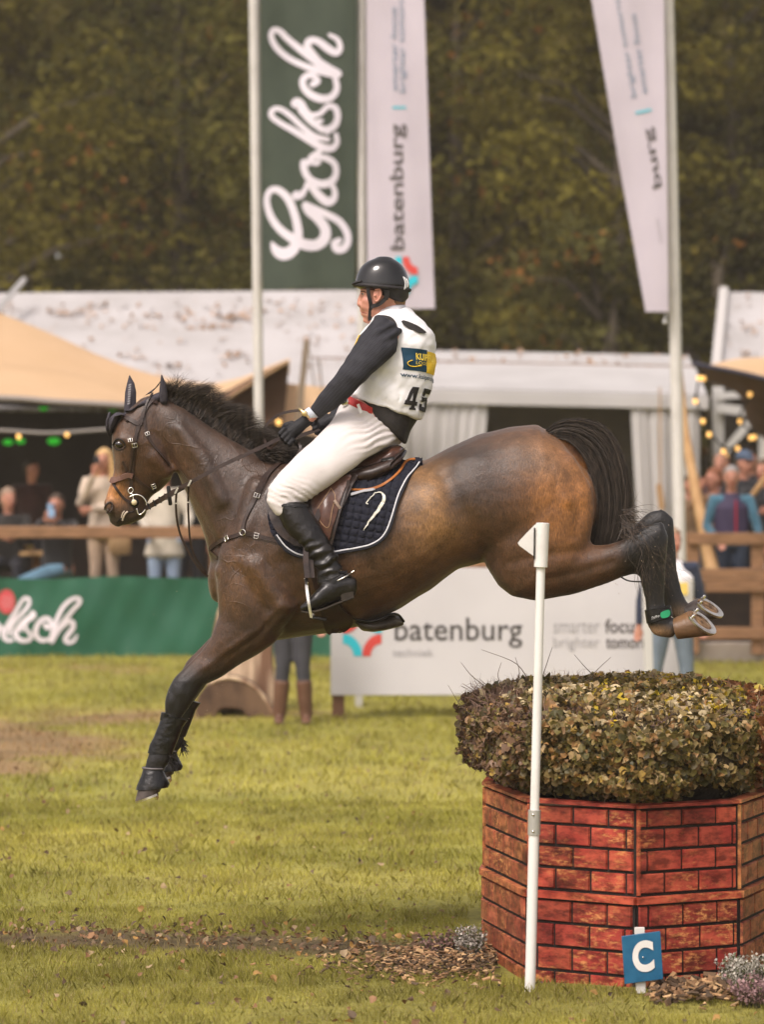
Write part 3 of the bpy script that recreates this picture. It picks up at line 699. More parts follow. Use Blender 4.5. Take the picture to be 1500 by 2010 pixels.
GREYT = mat('printed dark grey', (.09,.08,.08), None, rough=.7); GREYL = mat('printed mid grey', (.34,.32,.34), None, rough=.7); CYAN = mat('printed cyan', (.03,.45,.55), None, rough=.6); REDL = mat('printed red', (.55,.06,.05), None, rough=.6)
GREYB = mat('printed blue grey', (.20,.26,.34), None, rough=.7)
t, dyw = flag('advertising_flag', 'white flag with upright lettering hanging behind the rider helmet', [(-60,720,827),(0,719,833),(300,720,843),(606,722,854)], 34.6, WHITEF, .012)
def fl(Y, dyx, x0, y0, x1, y1, x2, y2):
    """text box on a flag: u runs from (x0,y0) to (x1,y1), v towards (x2,y2)"""
    def f(u, v):
        px = x0+(x1-x0)*u+(x2-x0)*v; py = y0+(y1-y0)*u+(y2-y0)*v; return P(px,py,Y+dyx(px,py)-.01)
    return f
letters('name_lettering', 'batenburg', fl(34.6,dyw, 802,490, 799,243, 767,490), GREYT, t, .012)
letters('slogan_lettering', 'smarter focus', fl(34.6,dyw, 781,178, 779,14, 768,178), GREYB, t)
letters('slogan_lettering', 'brighter tomorrow', fl(34.6,dyw, 800,182, 796,-40, 784,182), GREYB, t)
mb = MB(); f_ = fl(34.6,dyw, 770,209, 797,209, 770,213); mb.add([f_(0,0),f_(1,0),f_(1,1),f_(0,1)],[(0,1,2,3)]); mb.build('accent_bar', CYAN, t)
def logo(name, at, parent):
    """four curved arms round a diamond: at(x,y,k) maps the unit square"""
    for i in range(4):
        mb = MB(); vs = []; th = i*PI/2; n = 10
        for k in range(n+1):
            a = PI*(k/n)/2; ci = (1-.98*math.cos(a)*.0, 0)
            x1 = 1-1.0*math.cos(a)*1.0; y1 = 1-1.0*math.sin(a); x2 = 1-.56*math.cos(a); y2 = 1-.56*math.sin(a)
            for (x,y) in ((x1,y1),(x2,y2)):
                x, y = x*math.cos(th)-y*math.sin(th), x*math.sin(th)+y*math.cos(th)
                vs.append(at(x,y,.0))
        mb.add(vs, [(2*k,2*k+1,2*k+3,2*k+2) for k in range(n)]); mb.build(name, CYAN if i%2 == 0 else REDL, parent, smooth=False)
logo('emblem', lambda x,y,k: P(790+x*30, 540+y*36, 34.6+dyw(790,540)-.012), t)
t, dyr = flag('advertising_flag', 'white flag hanging aslant from the right hand flagpole', [(-60,1155,1302),(0,1162,1304),(300,1212,1309),(612,1268,1313)], 34.3, WHITEF, .012)
letters('name_lettering', 'burg', fl(34.3,dyr, 1306,362, 1285,246, 1283,372), GREYT, t, .012)
letters('slogan_lettering', 'smarter focus', fl(34.3,dyr, 1272,182, 1249,26, 1260,185), GREYB, t)
letters('slogan_lettering', 'brighter tomorrow', fl(34.3,dyr, 1254,189, 1216,-30, 1239,192), GREYB, t)
letters('small_lettering', 'techniek', fl(34.3,dyr, 1301,475, 1293,428, 1295,476), GREYL, t)
mb = MB(); f_ = fl(34.3,dyr, 1248,220, 1279,213, 1249,224); mb.add([f_(0,0),f_(1,0),f_(1,1),f_(0,1)],[(0,1,2,3)]); mb.build('accent_bar', CYAN, t)
mb = MB(); mb.ball(P(1306,632,34.3), .022, 8); mb.bar(P(1308,615,34.3),P(1306,630,34.3),.01,.01); mb.build('corner_weight', ALU, t)
# ================================================================ MIDDLE GROUND
# green cloth banner along the bar deck
Yb_ = 38.4
t = thing('banner', P(200,1290,Yb_), 'long green cloth banner with white script lettering and red roundel', 'banner')
GB = mat('green banner cloth', (.014,.085,.047), (.018,.10,.056), 2, .55, .1, 60, trans=.05)
mb = MB(); vs = []; nu, nv = 110, 12
def bw(px, py): return .028*math.sin(px*.019+(py-1135)*.03)*.6+.012*math.sin(px*.05-py*.04)+.006*math.sin(px*.11+py*.05)
def btop(px): return 1134+3*math.sin(px*.02)-1.5*(px > 330)
for k in (0,1):
    for j in range(nv+1):
        for i in range(nu+1):
            px = -300+i*(950/nu); py = btop(px)+(1291-btop(px))*j/nv; vs.append(P(px,py,Yb_+bw(px,py))+Vector((0,k*.006,0)))
N = (nu+1)*(nv+1); fs = []
for j in range(nv):
    for i in range(nu): a = j*(nu+1)+i; fs.append((a,a+1,a+nu+2,a+nu+1)); fs.append((a+N,a+nu+1+N,a+nu+2+N,a+1+N))
mb.add(vs, fs); mb.build('cloth', GB, t)
sc = .205
BW = mat('banner white', (.66,.60,.64), None, rough=.7)
def bf(x, y, z):
    px = 150-((y-215))*sc; py = 1258-(700-x)*sc; return P(px,py,Yb_+bw(px,py)-z)
script('lettering', ['r','o','on','l','s','s2','c','h1','h2'], bf, BW, t)
mb = MB(); c0 = (12,1181); vs = [P(c0[0],c0[1],Yb_+bw(*c0)-.006)]+[P(c0[0]+17*math.cos(a*PI/12),c0[1]+24*math.sin(a*PI/12),Yb_+bw(c0[0]+17*math.cos(a*PI/12),c0[1]+24*math.sin(a*PI/12))-.006) for a in range(24)]
mb.add(vs, [(0,1+a,1+(a+1)%24) for a in range(24)]); mb.build('roundel', mat('roundel red',(.50,.06,.07)), t)
mb = MB()
for k in range(5):
    for s_ in range(6-abs(k-2)): 
        px = 12-11+s_*4.4+abs(k-2)*2; py = 1170+k*5.5; y_ = Yb_+bw(px,py)-.012; mb.add([P(px,py,y_),P(px+2.6,py,y_),P(px+2.6,py+2.4,y_),P(px,py+2.4,y_)],[(0,1,2,3)])
mb.build('roundel_print', mat('roundel print',(.62,.30,.30)), t)
# wooden rails of the bar deck
def rail(name, pts, Y, w, d, m, label, posts=(), group=None, pz=None, cat='fence'):
    p, q = P(*pts[0],Y), P(*pts[1],Y); t = thing(name, (p.x,Y,float(gz(0,Y))), label, cat, group)
    mb = MB(); mb.bar(p,q,w,d); mb.build('rail', m, t, bevel=.012)
    for px in posts: 
        a = P(px,pts[0][1],Y); mb = MB(); mb.box((a.x-.05,Y+.03,float(gz(0,Y))),(a.x+.05,Y+.13,a.z)); mb.build('post', m, t, bevel=.01)
    return t
t = rail('wooden_railing', [(-300,1044),(640,1045)], 38.7, .13, .06, WOOD, 'brown wooden rail above the green banner', (-160,-20,420,600))
t = thing('beer_table', P(30,1085,40), 'small wooden table with drinks behind the rail at the far left', 'table')
mb = MB(); mb.box(P(-120,1086,40)+Vector((0,-.3,-.025)), P(92,1086,40)+Vector((0,.3,.025))); mb.build('table_top', WOODP, t, bevel=.01)
for px in (-90,70):
    q = P(px,1090,40); mb = MB(); mb.box((q.x-.04,39.95,.3),(q.x+.04,40.05,q.z)); mb.build('leg', WOOD, t, bevel=.01)
q = P(16,1081,40)
t = thing('paper_cup', q, 'white paper cup on the small wooden table', 'cup'); mb = MB(); mb.limb([(q,.035),(q+Vector((0,0,.10)),.045)],14,.1); mb.build('cup', WHITEP, t); mb = MB(); mb.limb([(q+Vector((0,0,.105)),.048),(q+Vector((0,0,.115)),.045)],14,.1); mb.build('lid', WHITEP, t)
q = P(48,1083,39.9); t = thing('snack_tray', q, 'tray of orange and green snacks on the small table', 'tray'); mb = MB(); mb.box(q+Vector((-.12,-.08,0)),q+Vector((.12,.08,.03))); mb.build('tray', mat('cardboard',(.3,.2,.12)), t)
mb = MB(); [mb.ball(q+Vector((random.uniform(-.1,.1),random.uniform(-.06,.06),.05)), .03, 8) for _ in range(9)]; mb.build('snacks', mat('snack',(.5,.18,.04),(.12,.2,.04),14), t)

# advertising sign
Ys = 30.6
t = thing('advertising_sign', (P(1000,1400,Ys).x,Ys,0), 'large white advertising sign with a blue and red emblem on low wooden posts', 'sign')
SIGNM = mat('sign board', (.52,.505,.515), (.48,.465,.475), 1.5, .45, .03, 8)
a = P(649,1115,Ys); b = P(1341,1365,Ys); mb = MB(); mb.box((a.x,Ys,b.z),(b.x,Ys+.04,a.z)); mb.build('board', SIGNM, t, bevel=.006)
mb = MB(); mb.box((a.x+.1,Ys+.01,a.z+.003),(b.x,Ys+.13,a.z+.07)); mb.build('top_rail', WOOD, t, bevel=.008)
for px in (664,1300):
    q = P(px,1365,Ys); mb = MB(); mb.box((q.x-.055,Ys+.045,0),(q.x+.055,Ys+.15,a.z-.05)); mb.build('post', mat('sign post wood',(.12,.055,.03),(.16,.08,.045),6) if px==664 else bpy.data.materials['sign post wood'], t, bevel=.008)
q = P(705,1365,Ys+1.2); mb = MB(); mb.box((q.x-.035,Ys+1.2,0),(q.x+.035,Ys+1.26,a.z-.2)); mb.build('rear_strut', ALU, t, bevel=.005)
sg = lambda x0,y0,x1,y1: (lambda u,v: P(x0+(x1-x0)*u, y1+(y0-y1)*v, Ys-.004))
letters('name_lettering', 'batenburg', sg(775,1212,1026,1272), mat('printed charcoal',(.045,.04,.038)), t, .006)
letters('small_lettering', 'techniek', sg(771,1273,851,1289), mat('printed grey',(.30,.29,.30)), t)
GL = bpy.data.materials['printed grey']
letters('slogan_lettering', 'smarter', sg(1087,1220,1178,1243), GL, t); letters('slogan_lettering', 'focus', sg(1188,1215,1258,1243), GREYT, t, .02)
letters('slogan_lettering', 'brighter', sg(1087,1250,1178,1278), GL, t); letters('slogan_lettering', 'tomorrow', sg(1190,1252,1306,1273), GREYT, t, .02)
logo('emblem', lambda x,y,k: P(711+x*38, 1244-y*44, Ys-.005), t)
# slim grey stake before the man
t = thing('stake', P(1275,1330,29.6), 'slim pale metal stake standing before the man with the bib', 'stake')
mb = MB(); mb.bar(P(1269,1116,29.6), P(1276,1372,29.6), .075,.05); mb.build('post', ALU, t, bevel=.006)
q = P(1269,1116,29.6); mb = MB(); mb.box(q+Vector((-.045,-.032,-.005)), q+Vector((.045,.032,.012))); mb.build('cap', BLACKR, t, bevel=.004)

# carved log seat
LOGO_ = mat('log bark', (.055,.032,.02), (.14,.085,.05), 5, .9, .8, 9, stretch=(1,1,.6), detail=7); LOGI = mat('cut wood', (.62,.47,.32), (.20,.11,.065), 4, .75, .5, 9, stretch=(2.4,1,.22), detail=7, lo=.42, hi=.6)
Yl = 31.2
t = thing('log_seat', P(480,1405,Yl), 'carved wooden seat of an upright split trunk with an arched log at its foot', 'log seat')
def plank(poly, Y, th, m, name, dome=0.0):
    b = smooth_poly(poly, 8); n = len(b); r = delaunay_2d_cdt([Vector(p) for p in b], [(i,(i+1)%n) for i in range(n)], [], 1, 1e-4)
    V2, F2 = r[0], r[2]; N = len(V2); mb = MB(); mb.add([P(v.x,v.y,Y) for v in V2]+[P(v.x,v.y,Y)+Vector((0,th,0)) for v in V2], [tuple(f) for f in F2]+[tuple(reversed([k+N for k in f])) for f in F2]+[(i,(i+1)%n,(i+1)%n+n*0+N,i+N) for i in range(n)])
    return mb.build(name, m, t, smooth=False, bevel=.03)
plank([(432,1188),(470,1172),(520,1180),(530,1240),(536,1330),(546,1404),(500,1412),(420,1405),(405,1350),(415,1260)], Yl, .35, LOGI, 'backrest')
mb = MB()
for k in range(14):
    px = 440+k*8; mb.tube([P(px+random.uniform(-3,3),1190+random.uniform(0,60),Yl-.004),P(px-4+k*.6,1300,Yl-.012),P(px-8+k*1.1,1395,Yl-.006)], lambda u: .008+.006*math.sin(u*9), 5)
mb.build('bark_ridges', LOGI, t)
a = [P(381,1409,Yl-.55),P(388,1368,Yl-.55),P(410,1343,Yl-.55),P(448,1331,Yl-.55),P(490,1343,Yl-.55),P(520,1372,Yl-.55),P(538,1409,Yl-.55)]
i_ = [P(424,1409,Yl-.55),P(428,1397,Yl-.55),P(438,1392,Yl-.55),P(452,1391,Yl-.55),P(466,1392,Yl-.55),P(478,1397,Yl-.55),P(482,1409,Yl-.55)]
A = crom(a,24); I = crom(i_,24); vs = []; 
for dz in (0,.5):
    vs += [p+Vector((0,dz,0)) for p in A]+[p+Vector((0,dz,0)) for p in I]
fs = []
for i in range(23):
    fs += [(i,i+1,24+i+1,24+i),(48+i+1,48+i,72+i,72+i+1),(i+1,i,48+i,48+i+1),(24+i,25+i,73+i,72+i)]
fs += [(0,24,72,48),(23,71,95,47)]
mb = MB(); mb.add(vs, fs); mb.build('arched_log', LOGO_, t, bevel=.02)
mb = MB(); O = [p+Vector((0,-.004,.006)) for p in A]
mb.tube([p+Vector((0,.0,.004)) for p in A[8:]], .016, 6); mb.build('pale_rim', LOGI, t)

# ---------------------------------------------------------------- people in the background
def person(loc, label, group=None, hgt=1.75, J=None, top=(.3,.3,.3), legs=(.05,.06,.1), hair=(.06,.04,.03), shoe=(.05,.03,.02), topm=None, hairlong=False,
           coat=None, seat=False, face=0.0, tops_hands=True, gender=0, cap=None, vest=None, boots=None, scarf=None):
    """J overrides joints (metres at 1.75 m; x picture right, y away, z up); face turns the head (radians, 0 = at the lens)"""
    k = hgt/1.75
    j = dict(hd=(0,-.01,1.645), nk=(0,.01,1.47), ch=(0,.0,1.30), wa=(0,0,1.08), pv=(0,0,.95), sl=(-.185,0,1.41), sr=(.185,0,1.41), el=(-.24,.02,1.12), er=(.24,.02,1.12),
             wl=(-.25,-.06,.88), wr=(.25,-.06,.88), hl=(-.09,0,.92), hr=(.09,0,.92), kl=(-.10,-.02,.50), kr=(.10,-.02,.50), al=(-.11,.02,.08), ar=(.11,.02,.08))
    if J: j.update(J)
    base = Vector(loc); j = {a: base+Vector(b)*k for a,b in j.items()}
    t = thing('person', base, label, 'person', group); r = lambda x: x*k
    hd = j['hd']; fd = Vector((math.sin(face), -math.cos(face), 0)); sd_ = Vector((math.cos(face), math.sin(face), 0)); up = Vector((0,0,1))
    b = MB()
    b.loft([(hd+up*r(.105)+fd*r(-.01), sd_*r(.045), fd*r(.055),2),(hd+up*r(.065)-fd*r(.005), sd_*r(.072), fd*r(.092),2),(hd+up*r(.01), sd_*r(.076), fd*r(.098),2.1),(hd-up*r(.045)+fd*r(.012), sd_*r(.066), fd*r(.08),2.1),(hd-up*r(.09)+fd*r(.03), sd_*r(.045), fd*r(.05),2.1),(hd-up*r(.112)+fd*r(.045), sd_*r(.025), fd*r(.028),2)],18,.5)
    b.limb([(hd+fd*r(.09)+up*r(.015),r(.009)),(hd+fd*r(.112)-up*r(.03),r(.016)),(hd+fd*r(.098)-up*r(.04),r(.012))],8)
    for s_ in (-1,1):
        b.limb([(hd+sd_*r(.076*s_)+up*r(.02),r(.012)),(hd+sd_*r(.082*s_)-up*r(.03),r(.01))],8)
    b.limb([(hd-up*r(.07)-fd*r(.015),r(.055)),(j['nk'],r(.056)),(j['ch'],r(.08))],14)
    b.limb([(j['ch'],(r(.15),r(.10))),(j['wa'],(r(.125),r(.09))),(j['pv'],(r(.145),r(.10)))],18)
    for a,e,w in (('sl','el','wl'),('sr','er','wr')):
        b.limb([(j['ch'],r(.07)),(j[a],r(.055)),(j[e],r(.040)),(j[w],r(.027))],12)
        d = (j[w]-j[e]).normalized(); side = d.cross(Vector((0,1,0)) if abs(d.y)<.8 else Vector((1,0,0))).normalized(); c = j[w]+d*r(.045)
        b.limb([(j[w],(r(.027),r(.02))),(c,(r(.040),r(.017))),(c+d*r(.035),(r(.038),r(.016)))],10,ref=tuple(d.cross(side)))
        for q in range(4):
            o = side*r((q-1.5)*.020); L = r((.055,.066,.062,.048)[q]); cu = d.cross(side)*r(.012)
            b.limb([(c+d*r(.028)+o,r(.0095)),(c+d*(r(.028)+L*.55)+o*1.1+cu*.4,r(.009)),(c+d*(r(.025)+L)+o*1.1+cu*1.6,r(.0075))],7)
        b.limb([(c-d*r(.02)+side*r(.028),r(.011)),(c+d*r(.015)+side*r(.055),r(.0095)),(c+d*r(.04)+side*r(.06),r(.008))],7)
    for a,e,w in (('hl','kl','al'),('hr','kr','ar')):
        b.limb([(j[a],r(.085)),((j[a]*.5+j[e]*.5),r(.072)),(j[e],r(.052)),((j[e]*.6+j[w]*.4),r(.052)),(j[w],r(.036))],14)
        b.limb([(j[w]-up*r(.02),r(.032)),(j[w]+Vector((0,-r(.06),-r(.048))),r(.020)),(j[w]+Vector((0,-r(.12),-r(.056))),r(.014))],10)
    blob('skin', b, .011, SKIN, t, 4)
    tm = topm or mat('cloth', tuple(c*.6 for c in top), tuple(min(1,c*1.1) for c in top), 4, .85, .6, 12, sheen=.2)
    g = MB(); g.limb([(j['nk']-up*r(.01),(r(.075),r(.07))),(j['nk']-up*r(.06),(r(.13),r(.09))),(j['ch']+up*r(.03),(r(.185),r(.125))),(j['wa'],(r(.165),r(.12))),(j['pv']-up*r(.02),(r(.175),r(.13)))]+([(j['pv']-up*r(coat),(r(.22),r(.15)))] if coat else []),20,.3)
    for a,e,w in (('sl','el','wl'),('sr','er','wr')):
        g.limb([(j['ch']*.5+j[a]*.5+up*r(.03),r(.08)),(j[a],r(.074)),((j[a]+j[e])/2,r(.06)),(j[e],r(.054)),(j[w]+(j[e]-j[w]).normalized()*r(.02),r(.036))],14,.3)
    blob('jacket' if coat or topm else 'top', g, .016, tm, t, 4)
    lm = mat('trouser cloth', tuple(c*.8 for c in legs), tuple(min(1,c*1.15) for c in legs), 6, .8, .3, 40)
    g = MB(); g.limb([(j['pv']+up*r(.06),(r(.14),r(.105))),(j['pv']-up*r(.05),(r(.165),r(.115)))],18,.4)
    for a,e,w in (('hl','kl','al'),('hr','kr','ar')):
        g.limb([(j[a],r(.1)),((j[a]*.5+j[e]*.5),r(.086)),(j[e],r(.066)),((j[e]*.5+j[w]*.5),r(.062)),(j[w]+(j[e]-j[w]).normalized()*r(.03),r(.05))],14,.3)
    blob('trousers', g, .016, lm, t, 4)
    for a,e in (('al','kl'),('ar','kr')):
        g = MB(); w = j[a]; d = (j[e]-w).normalized(); bh = boots or .03
        g.limb([(w+d*r(bh),r(.074 if boots else .046)),(w,r(.060 if boots else .046)),(w-up*r(.03),r(.05))],12,.2); g.limb([(w+Vector((0,r(.05),-r(.045))),(r(.042),r(.034))),(w+Vector((0,-r(.07),-r(.045))),(r(.048),r(.032))),(w+Vector((0,-r(.17),-r(.058))),(r(.042),r(.02)))],12,ref=(0,0,1))
        blob('boot' if boots else 'shoe', g, .012, mat('shoe leather',shoe,tuple(c*1.3 for c in shoe),10,.5), t, 3)
    if hair:
        hm = mat('hair', hair, tuple(min(1,c*1.5) for c in hair), 30, .55, .5, 60, stretch=(1,1,.2))
        g = MB(); g.loft([(hd+up*r(.12)-fd*r(.012), sd_*r(.04), fd*r(.05),2),(hd+up*r(.085)-fd*r(.012), sd_*r(.086), fd*r(.102),2),(hd+up*r(.04)-fd*r(.028), sd_*r(.086), fd*r(.090),2),(hd-up*r(.02)-fd*r(.05), sd_*r(.082), fd*r(.062),2),(hd-up*r(.075)-fd*r(.06), sd_*r(.066), fd*r(.045),2)],16,.4)
        if hairlong:
            for s_ in (-1,1): g.limb([(hd+up*r(.06)+sd_*r(.06*s_),r(.035)),(hd-up*r(.03)+sd_*r(.082*s_)-fd*r(.0),r(.032)),(hd-up*r(.14)+sd_*r(.09*s_)-fd*r(.01),r(.035)),(hd-up*r(.22)+sd_*r(.085*s_)+fd*r(.03),r(.02))],10)
        blob('hair', g, .012, hm, t, 2)
    for s_ in (-1,1):
        g = MB(); g.ball(hd+fd*r(.088)+sd_*r(.031*s_)+up*r(.012), r(.0115), 8, (1.3,1,.7)); g.build('eye', EYEB, t)
    g = MB(); g.limb([(hd+fd*r(.094)+sd_*r(-.022)-up*r(.062),r(.005)),(hd+fd*r(.103)-up*r(.06),r(.007)),(hd+fd*r(.094)+sd_*r(.022)-up*r(.062),r(.005))],6); g.build('mouth', mat('lips',(.33,.09,.075)), t)
    if cap:
        cm = mat('cap cloth', cap, None, rough=.8); g = MB(); g.loft([(hd+up*r(.14), sd_*r(.05), fd*r(.06),2),(hd+up*r(.11), sd_*r(.088), fd*r(.105),2),(hd+up*r(.055)+fd*r(.002), sd_*r(.095), fd*r(.112),2)],18,.3)
        g.loft([(hd+up*r(.058)+fd*r(.09), sd_*r(.07), up*r(.008),2.4),(hd+up*r(.045)+fd*r(.19), sd_*r(.055), up*r(.006),2.4)],14,.3); blob('cap', g, .01, cm, t, 2)
    if vest:
        vc, strip = vest; g = MB(); g.limb([(j['nk']-up*r(.0),(r(.09),r(.08))),(j['nk']-up*r(.07),(r(.155),r(.11))),(j['ch']+up*r(.02),(r(.205),r(.148))),(j['wa'],(r(.19),r(.145))),(j['pv']+up*r(.02),(r(.195),r(.15)))],20,.15)
        blob('vest', g, .014, mat('vest cloth', vc, tuple(min(1,c*1.2) for c in vc), 5, .7, .3, 14), t, 3)
        if strip:
            g = MB(); z0, z1, x0, x1, sc_ = strip; c = j['ch']; g.box(c+Vector((r(x0),-r(.158),r(z0))), c+Vector((r(x1),-r(.148),r(z1)))); g.build('printed_patch' if sc_[0] > .5 else 'zip_strip', mat('patch', sc_), t, bevel=.003)
    return t, j
def phone(pos, label, face=0, tilt=0, col=(.01,.01,.012), back=None):
    t = thing('phone', pos, label, 'phone'); p = Vector(pos); a = Vector((math.cos(face)*math.cos(tilt), math.sin(face)*math.cos(tilt), math.sin(tilt))); n = Vector((math.sin(face),-math.cos(face),0)); b = a.cross(n)
    mb = MB(); mb.obox(p, a*.038, b*.077, n*.005); mb.build('phone_body', mat('phone body', col, None, rough=.25), t, bevel=.004)
    mb = MB(); mb.obox(p+n*.007-b*.045+a*.018, a*.015, b*.02, n*.003); mb.build('camera_block', mat('phone lens',(.05,.05,.06),rough=.1), t, bevel=.002)
# woman in beige, filming; head top at y=885
def at(px, ytop, Y, hgt): q = P(px,ytop,Y); return Vector((q.x,Y,q.z-hgt))
Yw = 36.5
b0 = at(204,884,39.1,1.82)
t, j = person(b0, 'blonde woman in beige sweater and beige trousers holding a phone to her face', hgt=1.82, face=-.25, hairlong=True, hair=(.42,.27,.12), top=(.46,.37,.29), legs=(.40,.29,.21), coat=.12,
    J=dict(el=(-.26,-.10,1.16), wl=(-.09,-.24,1.50), er=(.17,-.03,1.14), wr=(-.14,-.22,1.12), kl=(-.09,0,.5), kr=(.09,0,.5)))
phone(j['wl']+Vector((.035,-.01,.13)), 'black phone held up in front of the blonde woman face', -.3, .3)
b0 = at(322,905,39.15,1.84)
t, j = person(b0, 'person in cream coat and pale blue jeans standing behind the horse head', hgt=1.84, face=.3, hair=(.10,.07,.05), top=(.50,.45,.37), legs=(.30,.38,.50), coat=.20,
    J=dict(er=(.27,-.02,1.16), wr=(.25,-.26,.98), el=(-.24,0,1.14), wl=(-.16,-.2,1.0)))
t = thing('handbag', P(235,1060,38.95), 'tan handbag hanging between the two standing women', 'handbag'); q = P(235,1062,38.95)
mb = MB(); mb.loft([(q+Vector((0,0,.14)),Vector((.10,0,0)),Vector((0,.04,0)),3),(q,Vector((.13,0,0)),Vector((0,.06,0)),3),(q-Vector((0,0,.14)),Vector((.12,0,0)),Vector((0,.05,0)),3)],20,.3); mb.build('bag', mat('bag leather',(.33,.21,.11)), t)
mb = MB(); mb.tube(crom([q+Vector((-.09,0,.14)),q+Vector((-.03,0,.42)),q+Vector((.04,0,.42)),q+Vector((.09,0,.14))],16),.008); mb.build('handle', TAN, t)
SEAT = dict(pv=(0,0,.52), wa=(0,-.02,.66), ch=(0,-.06,.88), nk=(0,-.09,1.05), hd=(0,-.12,1.22), sl=(-.185,-.06,.99), sr=(.185,-.06,.99), hl=(-.09,0,.5), hr=(.09,0,.5), kl=(-.13,-.44,.48), kr=(.13,-.44,.48), al=(-.13,-.42,.06), ar=(.13,-.42,.06))
sj = dict(SEAT); sj.update(dict(hl=(.05,-.05,.5),hr=(.12,.05,.5), kl=(-.38,-.2,.36), kr=(-.30,-.05,.34), al=(-.55,-.1,.0), ar=(-.5,.1,.0), el=(-.22,-.26,.93), wl=(-.10,-.32,1.06), er=(.20,-.28,.90), wr=(.0,-.34,1.04)))
b0 = at(112,973,39.5,1.32)
t, j = person(b0, 'seated person in black jacket and blue jeans filming with a pale phone', hgt=1.75, face=-.15, hair=(.05,.035,.025), top=(.018,.017,.018), legs=(.10,.19,.26), J=sj, coat=.02)
phone(j['hd']+Vector((-.03,-.30,-.06)), 'pale blue phone held in both hands by the seated person', 0, .05, (.25,.38,.55))
sj2 = dict(SEAT); sj2.update(dict(el=(-.22,-.2,.8), wl=(-.05,-.35,.8), er=(.22,-.2,.8), wr=(.1,-.35,.8)))
person(at(18,962,39.8,1.34), 'older man with thin grey hair seated at the far left in dark clothes', hgt=1.78, face=.5, hair=(.20,.14,.10), top=(.02,.018,.016), legs=(.02,.02,.025), J=sj2)
person(at(62,905,42.2,1.7), 'dim figure in dark red standing deep inside the bar', hgt=1.7, face=.9, hair=(.02,.015,.01), top=(.035,.012,.01), legs=(.015,.015,.02), group='dim guests inside the bar')
person(at(372,925,42,1.72), 'dim guest in black half hidden behind the horse throat', hgt=1.72, face=-.7, hair=(.02,.015,.01), top=(.012,.012,.014), legs=(.015,.015,.02), group='dim guests inside the bar')
# person with boots whose legs show under the horse
person(Vector((P(574,1400,29.9).x,29.9,0)), 'person in grey jeans and brown leather boots standing beside the log seat', hgt=1.72, face=-.6, top=(.06,.06,.07), legs=(.045,.045,.052), shoe=(.10,.05,.03), boots=.30,
    J=dict(kl=(-.08,-.02,.50), kr=(.09,-.02,.50), al=(-.115,.02,.08), ar=(.12,.02,.08)))
# man with white bib beside the sign
t, j = person(Vector((P(1320,1400,30.0).x,30.0,-.02)), 'man in white bib with yellow patch, navy jacket and jeans beside the sign', hgt=1.68, face=.5, hair=(.22,.15,.10), top=(.018,.025,.05), legs=(.15,.19,.235),
    J=dict(kl=(-.15,0,.50), kr=(.13,0,.50), al=(-.18,.02,.08), ar=(.15,.02,.08), el=(-.27,.0,1.12), wl=(-.30,-.04,.88), er=(.26,.03,1.12), wr=(.27,-.02,.90)), vest=((.68,.66,.68), (-.13,-.02,-.03,.13,(.66,.48,.12))))
# deck fence on the right, with stairs
t = thing('wooden_railing', (P(1420,1290,37.5).x,37.5,.1), 'brown plank railing with three rails at the right of the photo', 'fence'); Yq = 37.2
for (x0,x1,y,w) in ((1352,1620,1058,.13),(1372,1620,1130,.15),(1385,1620,1153,.10),(1375,1620,1243,.13)):
    mb = MB(); mb.bar(P(x0,y,Yq),P(x1,y-1,Yq),w,.05); mb.build('rail', WOOD, t, bevel=.01)
for px in (1360,1489,1590):
    q = P(px,1046,Yq+.06); mb = MB(); mb.box((q.x-.07,Yq+.03,.2),(q.x+.07,Yq+.13,q.z)); mb.build('post', WOOD, t, bevel=.01)
mb = MB(); a = P(1345,1268,Yq+.3); mb.box((a.x,Yq+.2,.05),(a.x+2.5,Yq+.35,.32)); tag(mb.build('plinth_beam', mat('pale stone beam',(.42,.36,.31),(.36,.30,.26),6), loc=(a.x,Yq+.2,.2), bevel=.01), 'pale stone beam lying under the plank railing', 'beam')
mb = MB(); a = P(1360,1180,Yq+.6); mb.box((a.x,Yq+.5,.3),(a.x+2.5,Yq+.55,1.0)); tag(mb.build('deck_skirt', mat('dark deck boards',(.035,.022,.014),(.02,.013,.01),6), loc=(a.x,Yq+.5,.3)), 'dark boards closing the deck behind the plank railing', 'boards')
# guests at the right tent; canopy shade put into their clothing and skin colours
person(at(1437,918,38.2,1.78), 'grey haired man in purple gilet with red zip and blue sleeves at the railing', hgt=1.78, face=-.1, hair=(.22,.20,.19), top=(.045,.125,.18), legs=(.02,.03,.05), vest=((.03,.022,.05),(-.30,.10,.02,.045,(.25,.01,.03))),
    J=dict(er=(.27,-.06,1.12), wr=(.30,-.24,.92), el=(-.27,-.04,1.12), wl=(-.16,-.25,.95)))
person(at(1462,884,39.4,1.84), 'tall man in blue flat cap standing behind the grey haired man', hgt=1.80, face=.5, hair=(.05,.04,.03), top=(.012,.012,.015), legs=(.02,.02,.03), cap=(.06,.085,.13), group='guests on the right deck')
person(at(1402,922,39.0,1.7), 'person with auburn hair and tan sleeve raising an arm beside the leaning pole', hgt=1.7, face=-.9, hair=(.16,.06,.03), top=(.22,.12,.06), legs=(.03,.03,.04), J=dict(el=(-.28,-.12,1.30), wl=(-.16,-.22,1.56)), group='guests on the right deck')
person(at(1356,935,39.2,1.62), 'person in olive and brown holding a phone left of the leaning pole', hgt=1.62, face=.2, hair=(.05,.03,.02), top=(.15,.09,.045), legs=(.04,.04,.03), J=dict(el=(.22,-.12,1.2), wr=(.05,-.26,1.5), er=(.24,-.12,1.2)), group='guests on the right deck')
